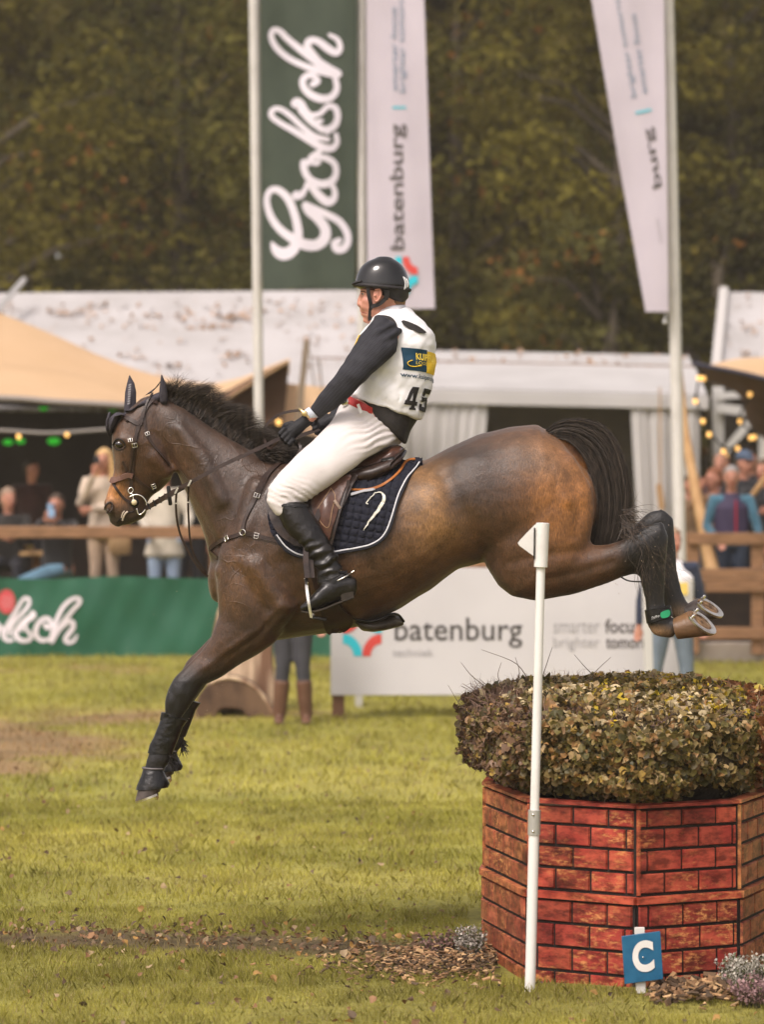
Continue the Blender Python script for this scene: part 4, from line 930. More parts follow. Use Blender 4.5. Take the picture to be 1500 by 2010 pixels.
person(at(1500,905,38.6,1.8), 'person in black jacket cut off by the right border of the photo', hgt=1.8, face=-.5, hair=(.08,.05,.03), top=(.012,.012,.014), legs=(.02,.02,.03), J=dict(el=(-.25,-.15,1.15), wl=(-.08,-.28,1.2)), group='guests on the right deck')
person(at(1474,868,41.2,1.9), 'dark haired guest whose red face shows above the blue cap', hgt=1.8, face=-.2, hair=(.03,.02,.015), top=(.015,.012,.015), legs=(.02,.02,.03), group='guests on the right deck')
person(at(1416,884,41.0,1.86), 'bald guest with a pink face under the string bulbs', hgt=1.8, face=-.4, hair=(.30,.16,.11), top=(.10,.05,.05), legs=(.02,.02,.03), group='guests on the right deck')
mb = MB(); mb.box((P(1345,1000,38).x,37.75,.1),(P(1345,1000,38).x+4,42.5,.42)); tag(mb.build('deck', mat('deck boards',(.08,.05,.03)), loc=(P(1345,1000,38).x,37.75,.1)), 'raised wooden deck carrying the guests at the right', 'deck')
mb = MB(); mb.limb([(P(1478,972,38.2),.03),(P(1510,930,38.2),.035)],10); tag(mb.build('umbrella_handle', WOODP, loc=P(1478,972,38.2)), 'tan rolled object held by the guest at the right border', 'rolled umbrella')
# ================================================================ FOREGROUND FENCE: brick painted planter with a hedge
ZT = .775
cor = [(.63,15.05),(1.073,14.76),(1.524,15.0),(1.80,15.75),(1.72,16.7),(1.30,17.45),(.85,17.45),(.56,16.75),(.468,15.85)]
t = thing('brick_planter', (1.1,16.1,0), 'polygonal wooden planter painted as red brickwork standing in the grass', 'planter')
def brickmat(name, red, orange, th):
    m = mat(name, red, orange, 9, .5, .25, 45, detail=8, lo=th, hi=th+.16, attr=True); n = m.node_tree.nodes; L = m.node_tree.links
    b = n['Principled BSDF']; src = b.inputs['Base Color'].links[0].from_socket
    t2 = n.new('ShaderNodeTexNoise'); t2.inputs['Scale'].default_value = 11; t2.inputs['Detail'].default_value = 9; t2.inputs['Roughness'].default_value = .7
    tc = n.new('ShaderNodeTexCoord'); mp = n.new('ShaderNodeMapping'); mp.inputs['Scale'].default_value = (1,1,2.5); L.new(tc.outputs['Object'], mp.inputs[0]); L.new(mp.outputs[0], t2.inputs['Vector'])
    r = n.new('ShaderNodeValToRGB'); r.color_ramp.elements[0].position = .40; r.color_ramp.elements[1].position = .58; r.color_ramp.elements[0].color = (.22,.17,.15,1); r.color_ramp.elements[1].color = (1,1,1,1)
    L.new(t2.outputs['Fac'], r.inputs['Fac']); mx = n.new('ShaderNodeMixRGB'); mx.blend_type = 'MULTIPLY'; mx.inputs[0].default_value = .85
    L.new(src, mx.inputs[1]); L.new(r.outputs[0], mx.inputs[2])
    t3 = n.new('ShaderNodeTexNoise'); t3.inputs['Scale'].default_value = 24; t3.inputs['Detail'].default_value = 10; t3.inputs['Roughness'].default_value = .75; mp3 = n.new('ShaderNodeMapping'); mp3.inputs['Scale'].default_value = (1,1,2.6)
    L.new(tc.outputs['Object'], mp3.inputs[0]); L.new(mp3.outputs[0], t3.inputs['Vector']); r3 = n.new('ShaderNodeValToRGB'); r3.color_ramp.elements[0].position = .50; r3.color_ramp.elements[1].position = .62
    L.new(t3.outputs['Fac'], r3.inputs['Fac']); m3 = n.new('ShaderNodeMixRGB'); m3.inputs[2].default_value = (.60,.27,.09,1); t4 = n.new('ShaderNodeTexNoise'); t4.inputs['Scale'].default_value = 3.2; t4.inputs['Detail'].default_value = 5; L.new(tc.outputs['Object'], t4.inputs['Vector']); r4 = n.new('ShaderNodeValToRGB'); r4.color_ramp.elements[0].position = .42; r4.color_ramp.elements[1].position = .62; L.new(t4.outputs['Fac'], r4.inputs['Fac']); m4 = n.new('ShaderNodeMath'); m4.operation = 'MULTIPLY'; L.new(r3.outputs[0], m4.inputs[0]); L.new(r4.outputs[0], m4.inputs[1]); L.new(m4.outputs[0], m3.inputs[0]); L.new(mx.outputs[0], m3.inputs[1]); L.new(m3.outputs[0], b.inputs['Base Color'])
    return m
BRA = brickmat('red brick paint', (.27,.034,.023), (.36,.062,.036), .40); MORT = mat('black mortar paint', (.014,.010,.009), None, rough=.8)
BRB = brickmat('side face brick paint', (.30,.075,.035), (.38,.13,.055), .45)  # lighter, more orange tone for the two side faces
def panel(i):
    a = Vector((*cor[i],0)); b = Vector((*cor[(i+1)%len(cor)],0)); d = b-a; L = d.length; d.normalize(); n = Vector((d.y,-d.x,0))
    if n.dot(Vector((1.1,16.1,0))-a) > 0: n = -n
    ctr = (a+b)/2
    mb = MB(); cols = []
    def bx(u0,u1,z0,z1,o0,o1,c,ch=.004):
        q = [(u0,z0),(u1,z0),(u1,z1),(u0,z1)]; vs = [a+d*u+n*o0+Vector((0,0,z)) for u,z in q]+[a+d*(u+(ch if k in (0,3) else -ch))+n*o1+Vector((0,0,z+(ch if k<2 else -ch))) for k,(u,z) in enumerate(q)]
        mb.add(vs, [(0,1,5,4),(1,2,6,5),(2,3,7,6),(3,0,4,7),(4,5,6,7),(3,2,1,0)]); cols.extend([c]*8)
    W1 = (1,1,1)
    mb.cur = 1; bx(.001,L-.001,-.06,ZT-.03,-.03,.0,W1,0); bx(.001,L-.001,-.055,.375,.0,.010,W1,0)
    mb.cur = 0
    zs = [-.06+.0955*k for k in range(5)]
    def row(z0,z1,o,off):
        u = -off
        while u < L:
            u1 = min(u+.172, L-.004); u0 = max(u,.004); 
            if u1-u0 > .012:
                v = random.uniform(.72,1.25); bx(u0,u1-.009,z0+.0058,z1-.0058,o,o+.010+random.uniform(-.002,.002),(v,v*random.uniform(.85,1.1),v))
            u += .172
    lev = [-.07,.03,.122,.214,.303,.375]
    for k in range(4): row([-.06,.048,.150,.252][k],[.048,.150,.252,.350][k],.010,(0,.086)[k%2]+.03)
    bx(-.004,L+.004,.352,.385,.0,.028,(1.25,1.35,1.2),.003)
    up = [.392,.486,.580,.672,.752]
    for k in range(4): row(up[k],up[k+1],.0,(.03,.116)[k%2])
    bx(-.002,L+.002,.754,ZT,-.035,.016,(.95,.9,.95),.004)
    # corner fillet strips
    bx(.0,.014,.39,.752,.0,.014,(1.3,1.7,1.3),.002)
    o = mb.mesh('wall_panel'); setcol(o, np.array(cols)); ob = link_mesh('wall_panel', o, [BRB if i in (8,2) else BRA, MORT], t, smooth=False)
    return ob
for i in range(len(cor)): panel(i)
SOIL = mat('soil', (.05,.032,.02), (.10,.065,.04), 25, .95, .9, 50)
mb = MB(); cc_ = Vector((1.13,16.1,ZT-.02)); cs_ = [Vector((x,y,ZT-.035)) for x,y in cor]; vs = [cc_]+[cc_+(c-cc_)*.5+Vector((0,0,.02)) for c in cs_]+[c for c in cs_]; n = len(cor)
mb.add(vs, [(0,1+i,1+(i+1)%n) for i in range(n)]+[(1+i,1+n+i,1+n+(i+1)%n,1+(i+1)%n) for i in range(n)]); mb.build('soil', SOIL, t)
# hedge
hc = np.array([1.13,16.15]); HR = (.775,1.42)
def hedge_r(th): return 1.0+.05*np.sin(th*3+1)+.03*np.sin(th*7)
h = thing('hedge', (1.13,16.15,ZT), 'clipped hedge of pale and yellowing ivy leaves filling the brick planter', 'hedge')
n = 28000; th = RNG.random(n)*2*PI; u = RNG.random(n)
zt = 1.165
# side shell and top shell
ns = int(n*.62); hz = RNG.random(n); prof = 1-.17*np.clip(1-hz*3.2,0,1)**1.2-.09*np.clip((hz-.80)/.20,0,1)**2
dep = RNG.random(n)**2*.14
rx = HR[0]*hedge_r(th)*prof-dep; ry = HR[1]*hedge_r(th)*prof-dep
top = np.arange(n) >= ns; rr = np.sqrt(RNG.random(n))*.97
x = hc[0]+np.cos(th)*np.where(top, HR[0]*hedge_r(th)*.93*rr, rx); y = hc[1]+np.sin(th)*np.where(top, HR[1]*hedge_r(th)*.93*rr, ry)
bump_ = .06*vnoise(x,y,4,31)+.05*vnoise(x,y,11,32)-.02
z = np.where(top, zt-.10*rr**4-dep*.55+bump_, ZT+.0+hz*(zt-ZT-.08)+bump_*hz)
lump = .11*(vnoise(x*1.3+z*2,y*1.3+z*3,5,33)-.5); x += np.cos(th)*lump; y += np.sin(th)*lump
N = np.stack([np.where(top,.2*np.cos(th),np.cos(th)), np.where(top,.2*np.sin(th),np.sin(th)), np.where(top,1.0,.35)],1)+RNG.normal(size=(n,3))*.85
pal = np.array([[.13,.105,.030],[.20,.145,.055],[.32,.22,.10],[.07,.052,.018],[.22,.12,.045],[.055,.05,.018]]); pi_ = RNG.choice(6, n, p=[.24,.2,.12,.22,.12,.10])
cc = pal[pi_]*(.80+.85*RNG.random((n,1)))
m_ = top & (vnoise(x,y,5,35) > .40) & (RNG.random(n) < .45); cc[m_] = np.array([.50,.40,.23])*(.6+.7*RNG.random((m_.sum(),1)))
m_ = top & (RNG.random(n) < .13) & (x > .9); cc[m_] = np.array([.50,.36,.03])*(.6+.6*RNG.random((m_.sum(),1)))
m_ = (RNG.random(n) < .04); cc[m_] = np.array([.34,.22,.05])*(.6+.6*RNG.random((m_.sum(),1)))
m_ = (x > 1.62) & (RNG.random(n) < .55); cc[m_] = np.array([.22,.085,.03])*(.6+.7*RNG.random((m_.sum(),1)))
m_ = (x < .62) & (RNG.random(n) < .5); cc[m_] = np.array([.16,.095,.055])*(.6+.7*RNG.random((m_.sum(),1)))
HL = mat('ivy leaf', (.8,.8,.8), (1.2,1.2,1.2), 60, .42, attr=True, spec=.25, trans=.25)
sz = .017+.030*RNG.random(n)**1.7
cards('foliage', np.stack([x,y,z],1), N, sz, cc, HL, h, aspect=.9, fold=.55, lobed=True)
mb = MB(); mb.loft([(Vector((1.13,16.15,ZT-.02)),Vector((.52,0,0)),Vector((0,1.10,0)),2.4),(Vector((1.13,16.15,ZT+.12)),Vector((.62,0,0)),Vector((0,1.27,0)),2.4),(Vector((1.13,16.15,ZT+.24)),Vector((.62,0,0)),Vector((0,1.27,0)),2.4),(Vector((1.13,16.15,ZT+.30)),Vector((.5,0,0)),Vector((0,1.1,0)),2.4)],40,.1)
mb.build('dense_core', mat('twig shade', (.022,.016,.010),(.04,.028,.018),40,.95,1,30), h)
# twigs
m = 4200; th = RNG.random(m)*2*PI; left = RNG.random(m) < .35; th = np.where(left, PI+RNG.normal(size=m)*.55, th); p0 = []; 
for i in range(m):
    tp = RNG.random() < .5; cr = hedge_r(th[i]); s_ = (.55+.35*RNG.random()) if tp else .93
    zz = zt-.08 if tp else ZT+.05+RNG.random()*.30; a = np.array([hc[0]+math.cos(th[i])*HR[0]*cr*s_*.93, hc[1]+math.sin(th[i])*HR[1]*cr*s_*.93, zz])
    d = np.array([math.cos(th[i])*(.3 if tp else 1), math.sin(th[i])*(.3 if tp else 1), 1.0 if tp else .35])+RNG.normal(size=3)*.5; d /= np.linalg.norm(d); L = .05+.09*RNG.random()
    b = RNG.normal(size=3)*.02; p0.append([a, a+d*L*.35+b*.5, a+d*L*.7+b, a+d*L])
tw = np.array([[.16,.10,.075]])*(.6+.9*RNG.random((m,1)))
strands('twigs', p0, .0032+.002*RNG.random(m), mat('twig', attr=True, rough=.7), h, cols=tw)
mb = MB()
for (x0,y0,x1,y1,x2,y2,Y) in ((1140,1350,1170,1318,1200,1290,16.4),(1036,1330,1010,1300,945,1275,16),(950,1345,925,1325,905,1300,15.9),(935,1410,905,1385,880,1345,15.8),(960,1460,920,1432,893,1423,15.7),(1065,1330,1075,1300,1085,1270,16.2),(1180,1340,1150,1310,1128,1285,16.4),(1075,1345,1110,1372,1160,1385,14.85),(985,1350,978,1325,985,1300,16.1),(1015,1345,1020,1318,1012,1290,16.2)):
    mb.tube(crom([P(x0,y0,Y),P(x1,y1,Y),P(x2,y2,Y)],8), lambda u: .0025*(1-.6*u), 5)
mb.build('long_twigs', mat('long twig',(.10,.07,.05)), h)

# white boundary pole with arrow flag
WHITEP2 = mat('flag white paint', (.66,.65,.62), (.58,.56,.53), 9, .45, .05, 40)
t = thing('marker_pole', (P(1040,1942,14.72).x,14.72,0), 'white jump marker pole with a triangular white flag in front of the hedge', 'marker pole')
p0, p1 = P(1041,1945,14.72), P(1064,1040,14.74)
mb = MB(); mb.limb([(p0+(p1-p0).normalized()*-.05,.0225),(p0+(p1-p0)*.37,.0225),(p0+(p1-p0)*.371,.0195),(p1,.0185)],20,.1); mb.build('pole', mat('scuffed white paint',(.66,.65,.62),(.50,.47,.43),9,.4,.1,30,lo=.5,hi=.8,stretch=(1,1,.3)), t)
q = p0+(p1-p0)*.365; mb = MB(); mb.limb([(q-Vector((.001,0,.052)),.027),(q+Vector((.001,0,.052)),.027)],20,.05); c_ = mb.build('clamp', mat('grey clamp',(.42,.41,.38),rough=.35,metal=.4), t)
for dz in (-.035,.035): mb = MB(); mb.ball(q+Vector((-.006,-.028,dz)),.006,10); mb.build('bolt', STEEL, c_)
mb = MB(); a = P(1064,1071,14.735); d = (p1-p0).normalized(); mb.limb([(P(1062,1113,14.735),(.0285,.0285)),(P(1066,1027,14.735),(.0285,.0285))],20,.08); s_ = mb.build('flag_sleeve', WHITEP2, t)
mb = MB(); tri = [(1050,1030),(1056,1028),(1056,1096),(1050,1093),(1020,1071),(1017,1066),(1021,1060)]
n = len(tri); vs = [P(x,y,14.725) for x,y in tri]+[P(x,y,14.733) for x,y in tri]; mb.add(vs, [tuple(range(n)), tuple(reversed(range(n,2*n)))]+[(i,(i+1)%n,(i+1)%n+n,i+n) for i in range(n)]); mb.build('arrow_flag', WHITEP2, t, smooth=False)
mb = MB(); mb.bar(P(1050,1036,14.718),P(1049,1098,14.718),.006,.004); mb.build('cord', BLACKR, t)

# blue letter board
t = thing('letter_sign', (P(1258,1945,14.55).x,14.55,0), 'blue square board with a white letter C on a short white stake', 'sign')
mb = MB(); mb.bar(P(1259,1950,14.565),P(1256,1820,14.565),.042,.02); mb.build('stake', WHITEP, t, bevel=.003)
bq = [P(1221,1838,14.54),P(1297,1828,14.54),P(1303,1922,14.54),P(1227,1932,14.54)]
mb = MB(); mb.add(bq+[p+Vector((0,.012,0)) for p in bq], [(0,1,2,3),(7,6,5,4),(0,4,5,1),(1,5,6,2),(2,6,7,3),(3,7,4,0)]); mb.build('board', mat('blue enamel',(.010,.085,.17),(.018,.11,.21),20,.4,.05,30), t, bevel=.002)
V, Fc = text2d('C', .045, 6); mb = MB()
def cfn(u,v): return P(1240+42*u+(1-v)*4.5, 1911-62*v-(u)*5.5, 14.536)
mb.add([cfn(u,v) for u,v in V], Fc); mb.build('letter', WHITEP2, t, smooth=False)
mb = MB(); mb.ball(P(1263,1879,14.533),.004,8); mb.build('screw', STEEL, t)

# heather plants
def heather(px, py, Y, w, hh, col, label, n=60, group='heather plants at the foot of the planter'):
    b = P(px,py,Y); b.z = 0; t = thing('heather_plant', b, label, 'plant', group); paths = []; C = []; Nn = []; cc = []
    for i in range(n):
        a = random.uniform(0,2*PI); r = math.sqrt(random.random())*w; o = np.array([b.x+math.cos(a)*r*.4, b.y+math.sin(a)*r*.4, 0]); hgt = hh*random.uniform(.55,1.05)
        tp = np.array([b.x+math.cos(a)*r, b.y+math.sin(a)*r*.8, hgt]); m_ = (o+tp)/2+RNG.normal(size=3)*.008; paths.append([o,m_*.5+o*.5,m_,tp])
        for k in range(26):
            f = .35+.65*k/25; C.append(o*(1-f)+tp*f+RNG.normal(size=3)*.0045); Nn.append(RNG.normal(size=3)); cc.append(np.array(col)*random.uniform(.65,1.25) if random.random() < .8 else np.array([.09,.10,.035]))
    strands('stems', paths, np.full(n,.004), mat('heather stem',(.09,.08,.04)), t); cards('flowers', np.array(C), np.array(Nn), .011+.007*RNG.random(len(C)), np.array(cc), LEAFM, t, aspect=.9)
heather(922,1836,15.55,.075,.155,(.42,.38,.33),'white heather plant at the left foot of the brick planter')
heather(868,1838,15.7,.11,.12,(.25,.15,.13),'straggly faded pink heather further left of the planter',30)
heather(1462,1880,14.62,.12,.16,(.50,.47,.40),'white heather plant at the right foot of the brick planter',90)
heather(1490,1942,14.25,.14,.13,(.36,.22,.22),'pinkish heather plant at the lower right corner',80)
# wood chips
CH = mat('wood chips', attr=True, rough=.8)
def chips(name, n, fn, lo, hi):
    V = []; Fq = []; cs = []
    pal = [(.24,.14,.065),(.16,.09,.045),(.09,.055,.03),(.34,.22,.11),(.055,.036,.022)]
    for i in range(n):
        x, y, z = fn(); R = Matrix.Rotation(random.uniform(0,6.28),3,'Z')@Matrix.Rotation(random.gauss(0,.45),3,'X')@Matrix.Rotation(random.gauss(0,.35),3,'Y'); s_ = random.uniform(lo,hi); c = Vector((x,y,z)); o = len(V)
        k = random.uniform(.3,.6); ax,ay,az = R@Vector((s_,0,0)), R@Vector((0,s_*k,0)), R@Vector((0,0,s_*.16)); tp = random.uniform(.3,.9)
        for kz in (-1,1):
            for (p_,q_) in ((-1,-1),(1,-1),(1,1),(-1,1)): V.append(tuple(c+ax*p_*(1 if q_ < 0 else tp)+ay*q_*(tp if p_ > 0 else 1)+az*kz))
        Fq += [tuple(o+a for a in f) for f in ((0,3,2,1),(4,5,6,7),(0,1,5,4),(1,2,6,5),(2,3,7,6),(3,0,4,7))]
        pc = np.array(random.choice(pal))*random.uniform(.7,1.6); cs += [pc]*8
    me = bpy.data.meshes.new(name); me.from_pydata(V,[],Fq); setcol(me, np.array(cs)); tag(link_mesh(name, me, CH, smooth=False), kind='stuff')
def f1():
    while True:
        x = random.gauss(.26,.24); y = random.gauss(15.45,.28)+.2*(0-x)
        if x < .5 and not (x > .44 and y > 15.8): return x, y, abs(.02+.05*math.exp(-((x-.42)/.25)**2))*random.random()+.006
def f2():
    while True:
        x = random.uniform(1.12,2.3); y = random.gauss(14.62,.14)+(x-1.5)*.25
        if (y < 14.76+.53*(x-1.073)-.03) or x > 1.6: return x, y, random.random()*.05+.005
chips('wood_chips', 1300, f1, .008, .020); chips('wood_chips', 1500, f2, .012, .032)
# ================================================================ HORSE
HY = 16.0
horse = thing('horse', P(760,1080,HY), 'dark bay horse with black mane and tail stretched out over the hedge', 'horse')
mb = MB()
TOR = [(416,1100,428,1180,.09),(432,1050,440,1200,.15),(455,985,470,1236,.20),(485,935,515,1262,.235),(535,905,580,1251,.265),(590,906,645,1243,.295),(650,912,715,1228,.315),(715,912,785,1195,.32),(780,908,845,1158,.315),(835,903,900,1116,.30),(885,877,948,1104,.285),(940,852,990,1112,.285),(1000,838,1050,1120,.285),(1055,833,1108,1112,.265),(1100,862,1145,1080,.21),(1138,912,1163,1040,.13)]
mb.loft([sec(*t[:4],t[4],HY,2.15) for t in TOR], 32, .5)
# croup bones and buttock masses, both sides
for sy in (-1,1):
    Yq = HY+sy*.13
    HIND = [(1075,862,935,985,.115),(1128,895,935,1050,.135),(1163,955,952,1108,.145),(1168,1010,978,1150,.140),(1160,1062,1004,1171,.118),(1166,1070,1050,1180,.098),(1196,1068,1126,1167,.078)]
    if sy < 0: HIND += [(1222,1060,1186,1148,.062),(1248,1046,1222,1133,.052),(1276,1030,1244,1128,.047),(1302,1022,1256,1130,.043),(1314,1052,1258,1146,.037),(1309,1100,1262,1158,.032),(1306,1145,1266,1176,.027),(1306,1185,1268,1196,.027),(1318,1206,1270,1226,.034),(1320,1215,1284,1248,.030),(1330,1212,1318,1254,.034)]
    else: HIND += [(1220,1048,1190,1130,.062),(1246,1030,1228,1112,.052),(1275,1004,1250,1095,.047),(1302,998,1268,1100,.045),(1323,1016,1276,1115,.042),(1327,1070,1284,1135,.034),(1331,1120,1292,1150,.031),(1340,1160,1300,1172,.031),(1348,1178,1306,1200,.034),(1352,1184,1322,1214,.032),(1356,1186,1344,1226,.035)]
    yy = [Yq]*4+[HY+sy*.145]*(len(HIND)-4)
    mb.loft([sec(*h_[:4],h_[4],yy[i],2.0) for i,h_ in enumerate(HIND)], 24, .45)
    # shoulder and foreleg
    dx, dy = (0,0) if sy < 0 else (26,-34)
    FORE = [(470,985,560,1080,.085),(430,1075,560,1180,.105),(424,1150,560,1235,.105),(429,1208,540,1262,.09),(412,1254,508,1284,.073),(390,1281,472,1304,.058),(364,1308,432,1331,.048),(341,1330,400,1346,.048),(329,1352,386,1368,.049),(322,1378,372,1388,.040),(323,1404,356,1410,.029),(307,1440,345,1446,.027),(296,1468,336,1474,.027),(287,1490,334,1496,.033),(283,1508,320,1512,.028),(277,1528,326,1528,.035)]
    fs_ = []
    for i,f_ in enumerate(FORE):
        k = min(1, max(0,(i-1)/4)); fs_.append(sec(f_[0]+dx*k,f_[1]+dy*k,f_[2]+dx*k,f_[3]+dy*k,f_[4],HY+sy*(.135 if i < 5 else .125),2.0))
    mb.loft(fs_, 24, .45)
    # muscle relief: point of shoulder, triceps, hip point, stifle fold
    mb.limb([(P(445,1120,HY+sy*.13),.06),(P(470,1180,HY+sy*.15),.055)],12); mb.limb([(P(500,1110,HY+sy*.19),.075),(P(560,1190,HY+sy*.20),.07),(P(520,1240,HY+sy*.14),.06)],14)
    mb.limb([(P(512,960,HY+sy*.13),.07),(P(488,1040,HY+sy*.16),.075),(P(458,1110,HY+sy*.15),.06)],14)
    mb.limb([(P(1080,930,HY+sy*.16),.09),(P(1105,985,HY+sy*.175),.09),(P(1100,1040,HY+sy*.16),.075)],14)
mb.limb([(P(1090,858,HY),.055),(P(1124,882,HY+.02),.055),(P(1146,915,HY+.02),.05)],14)
# neck
NECK = [(585,905,430,1160,.175),(545,903,412,1100,.16),(515,896,402,1058,.14),(484,878,393,1030,.125),(455,862,383,1009,.112),(425,843,372,985,.102),(395,824,361,958,.095),(362,800,349,932,.09),(335,786,336,905,.085),(312,780,322,885,.078)]
mb.loft([sec(*n_[:4],n_[4],HY,2.1) for n_ in NECK], 28, .4)
mb.limb([(P(350,840,HY-.07),.035),(P(400,905,HY-.085),.045),(P(440,985,HY-.10),.055)],12)
# head
HEAD = [(272,786,316,782,.055),(250,806,326,806,.078),(226,832,332,842,.092),(218,858,337,878,.10),(219,880,341,912,.092),(222,902,337,940,.080),(222,925,316,962,.062),(217,946,297,974,.054),(210,964,287,990,.051),(204,984,288,1004,.052),(203,999,284,1016,.050),(212,1012,268,1024,.042),(224,1022,258,1028,.030)]
mb.loft([sec(*n_[:4],n_[4],HY,2.3) for n_ in HEAD], 28, .35)
mb.limb([(P(300,895,HY-.055),.05),(P(326,928,HY-.045),.038)],12)                      # round cheek
mb.limb([(P(236,862,HY-.075),.022),(P(262,868,HY-.085),.02)],10)                       # brow bone
mb.limb([(P(240,885,HY-.072),.016),(P(240,930,HY-.052),.014),(P(228,965,HY-.045),.013)],10)   # facial crest
mb.limb([(P(210,985,HY-.042),.02),(P(213,1003,HY-.045),.018)],10)                     # nostril wing
for sy in (-1,1):
    mb.limb([(P(222,1020,HY+sy*.012),.022),(P(232,1029,HY+sy*.012),.016)],10)
hme = remesh(mb, .011, 7, .5)
# coat colours (black points, dark topline, tan quarters and muzzle; flank and underside shade painted in)
vco = np.empty(len(hme.vertices)*3); hme.vertices.foreach_get('co', vco); vco = vco.reshape(-1,3)
vpx = 750+vco[:,0]*F/vco[:,1]; vpy = 915-(vco[:,2]-H)*F/vco[:,1]
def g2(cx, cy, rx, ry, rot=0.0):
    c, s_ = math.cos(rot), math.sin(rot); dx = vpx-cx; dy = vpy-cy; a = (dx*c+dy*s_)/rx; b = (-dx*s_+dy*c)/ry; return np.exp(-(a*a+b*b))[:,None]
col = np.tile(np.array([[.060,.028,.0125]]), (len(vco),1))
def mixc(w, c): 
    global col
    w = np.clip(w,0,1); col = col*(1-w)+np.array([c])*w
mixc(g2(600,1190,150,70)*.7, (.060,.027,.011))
mixc(g2(480,1150,75,70)*.8, (.105,.052,.022)); mixc(g2(560,1230,110,40)*.6, (.030,.016,.009)); mixc(g2(600,1110,50,80)*.5, (.034,.017,.009))  # the two dark patches paint shade behind the elbow and under the girth
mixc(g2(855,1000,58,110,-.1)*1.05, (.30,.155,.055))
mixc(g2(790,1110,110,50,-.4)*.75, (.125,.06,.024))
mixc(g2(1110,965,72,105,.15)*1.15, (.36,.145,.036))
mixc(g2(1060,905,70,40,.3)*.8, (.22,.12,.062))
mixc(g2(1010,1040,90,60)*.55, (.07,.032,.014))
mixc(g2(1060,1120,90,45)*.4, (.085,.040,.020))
mixc(g2(1128,882,22,20)*.8,(.20,.10,.06)); mixc(g2(925,895,70,38,.1)*.85, (.040,.026,.019)); mixc(g2(905,965,45,60)*.85, (.022,.012,.008))  # last patch paints the shade of the flank hollow into the coat
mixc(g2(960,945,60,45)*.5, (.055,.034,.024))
mixc(g2(430,920,95,75,.8)*.75, (.060,.040,.031)); mixc(g2(350,830,60,40,.5)*.7, (.058,.038,.028)); mixc(g2(450,1010,60,50)*.5, (.062,.038,.028))
mixc(g2(300,915,45,45)*.7, (.085,.036,.014)); mixc(g2(345,930,25,50,.5)*.5,(.09,.04,.016)); mixc(g2(375,1010,18,60,-.3)*.6,(.10,.045,.018)); mixc(g2(240,900,25,45)*.7, (.10,.048,.024))
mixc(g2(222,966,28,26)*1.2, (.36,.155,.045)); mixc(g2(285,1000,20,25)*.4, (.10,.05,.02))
mixc(g2(210,1010,18,18)*.9, (.030,.022,.018)); mixc(g2(245,1022,40,11)*.85, (.030,.023,.019)); mixc(g2(268,1002,24,14)*.7, (.05,.034,.024))
mixc(g2(236,872,20,14)*.7, (.035,.018,.01))
BLK = (.0055,.0045,.004)
leg = ss(1200,1245,vpx)[:,None]*1.0; mixc(leg, BLK)
fl_ = (ss(1285,1345,vpy)*(vpx < 520))[:,None]; mixc(fl_, BLK)
mixc(g2(1290,1245,26,14)*.9*(vpy > 1226)[:,None], (.40,.24,.12)); mixc(g2(1338,1205,20,16)*.6*(vco[:,1] > 16.05)[:,None], (.30,.2,.12))
vein = np.clip(g2(440,960,110,120,.8)*1.3+g2(470,1130,90,70)*.9+g2(330,830,60,60)*.6+g2(290,920,60,40)*.35, 0, 1)[:,0]
col4 = np.concatenate([np.clip(col,0,1), vein[:,None]],1)
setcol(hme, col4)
# muscle grooves and swellings pressed into both flanks
def seg_d(ax, ay, bx, by):
    dx, dy = bx-ax, by-ay; t = np.clip(((vpx-ax)*dx+(vpy-ay)*dy)/(dx*dx+dy*dy), 0, 1); return np.hypot(vpx-(ax+dx*t), vpy-(ay+dy*t))
def crease(pts, w, amp):
    d = np.full(len(vpx), 1e9)
    for i in range(len(pts)-1): d = np.minimum(d, seg_d(*pts[i], *pts[i+1]))
    return amp*np.exp(-(d/w)**2)
D = crease([(540,925),(500,980),(455,1040),(432,1070)],13,-.010)+crease([(352,935),(375,985),(402,1030),(425,1075)],9,-.009)
D += crease([(560,1105),(590,1160),(585,1215),(545,1248)],16,-.012)+crease([(470,1120),(500,1170),(520,1225)],13,-.008)+crease([(455,1085),(448,1140),(440,1195)],10,-.005)
D += crease([(552,1188),(510,1235),(450,1275),(400,1312)],7,.006)+crease([(545,1205),(500,1252),(440,1292)],7,-.006)+crease([(395,1290),(365,1330)],6,-.004)
D += crease([(870,930),(895,985),(930,1050),(965,1100)],20,-.016)+crease([(905,905),(925,900),(940,905)],18,.008)+crease([(850,960),(850,1030),(830,1080)],28,.008)
D += crease([(1098,880),(1128,935),(1140,1000),(1130,1050)],11,-.007)+crease([(1020,870),(1050,940),(1060,1010)],26,.006)+crease([(1000,1105),(1060,1090),(1120,1085),(1180,1080)],10,-.005)
D += crease([(1060,1140),(1130,1125),(1200,1105)],9,-.006)+crease([(1245,1060),(1275,1040),(1300,1030)],5,-.005)+crease([(1262,1075),(1278,1110),(1282,1190)],4,-.004)
D += crease([(330,1345),(345,1375),(338,1400)],5,-.004)+crease([(368,1345),(360,1385)],5,-.004)
D += crease([(300,850),(326,880),(333,915)],6,-.006)+crease([(335,935),(310,960),(290,975)],6,-.004)+crease([(262,905),(256,940),(262,970)],8,-.004)+crease([(222,900),(228,950)],5,-.003)
D += crease([(700,1100),(690,1160)],14,.003)+crease([(750,1080),(745,1140)],14,.003)+crease([(800,1040),(800,1110)],14,.003)
nn_ = np.empty(len(hme.vertices)*3); hme.vertices.foreach_get('normal', nn_); nn_ = nn_.reshape(-1,3); kk = np.clip(np.abs(nn_[:,1])*1.3,0,1)
rn = np.array([noise.noise(Vector((p[0]*9,p[1]*9,p[2]*9))) for p in vco])*.0022
vco2 = vco+nn_*((D*kk+rn)[:,None]); hme.vertices.foreach_set('co', vco2.ravel()); hme.update()
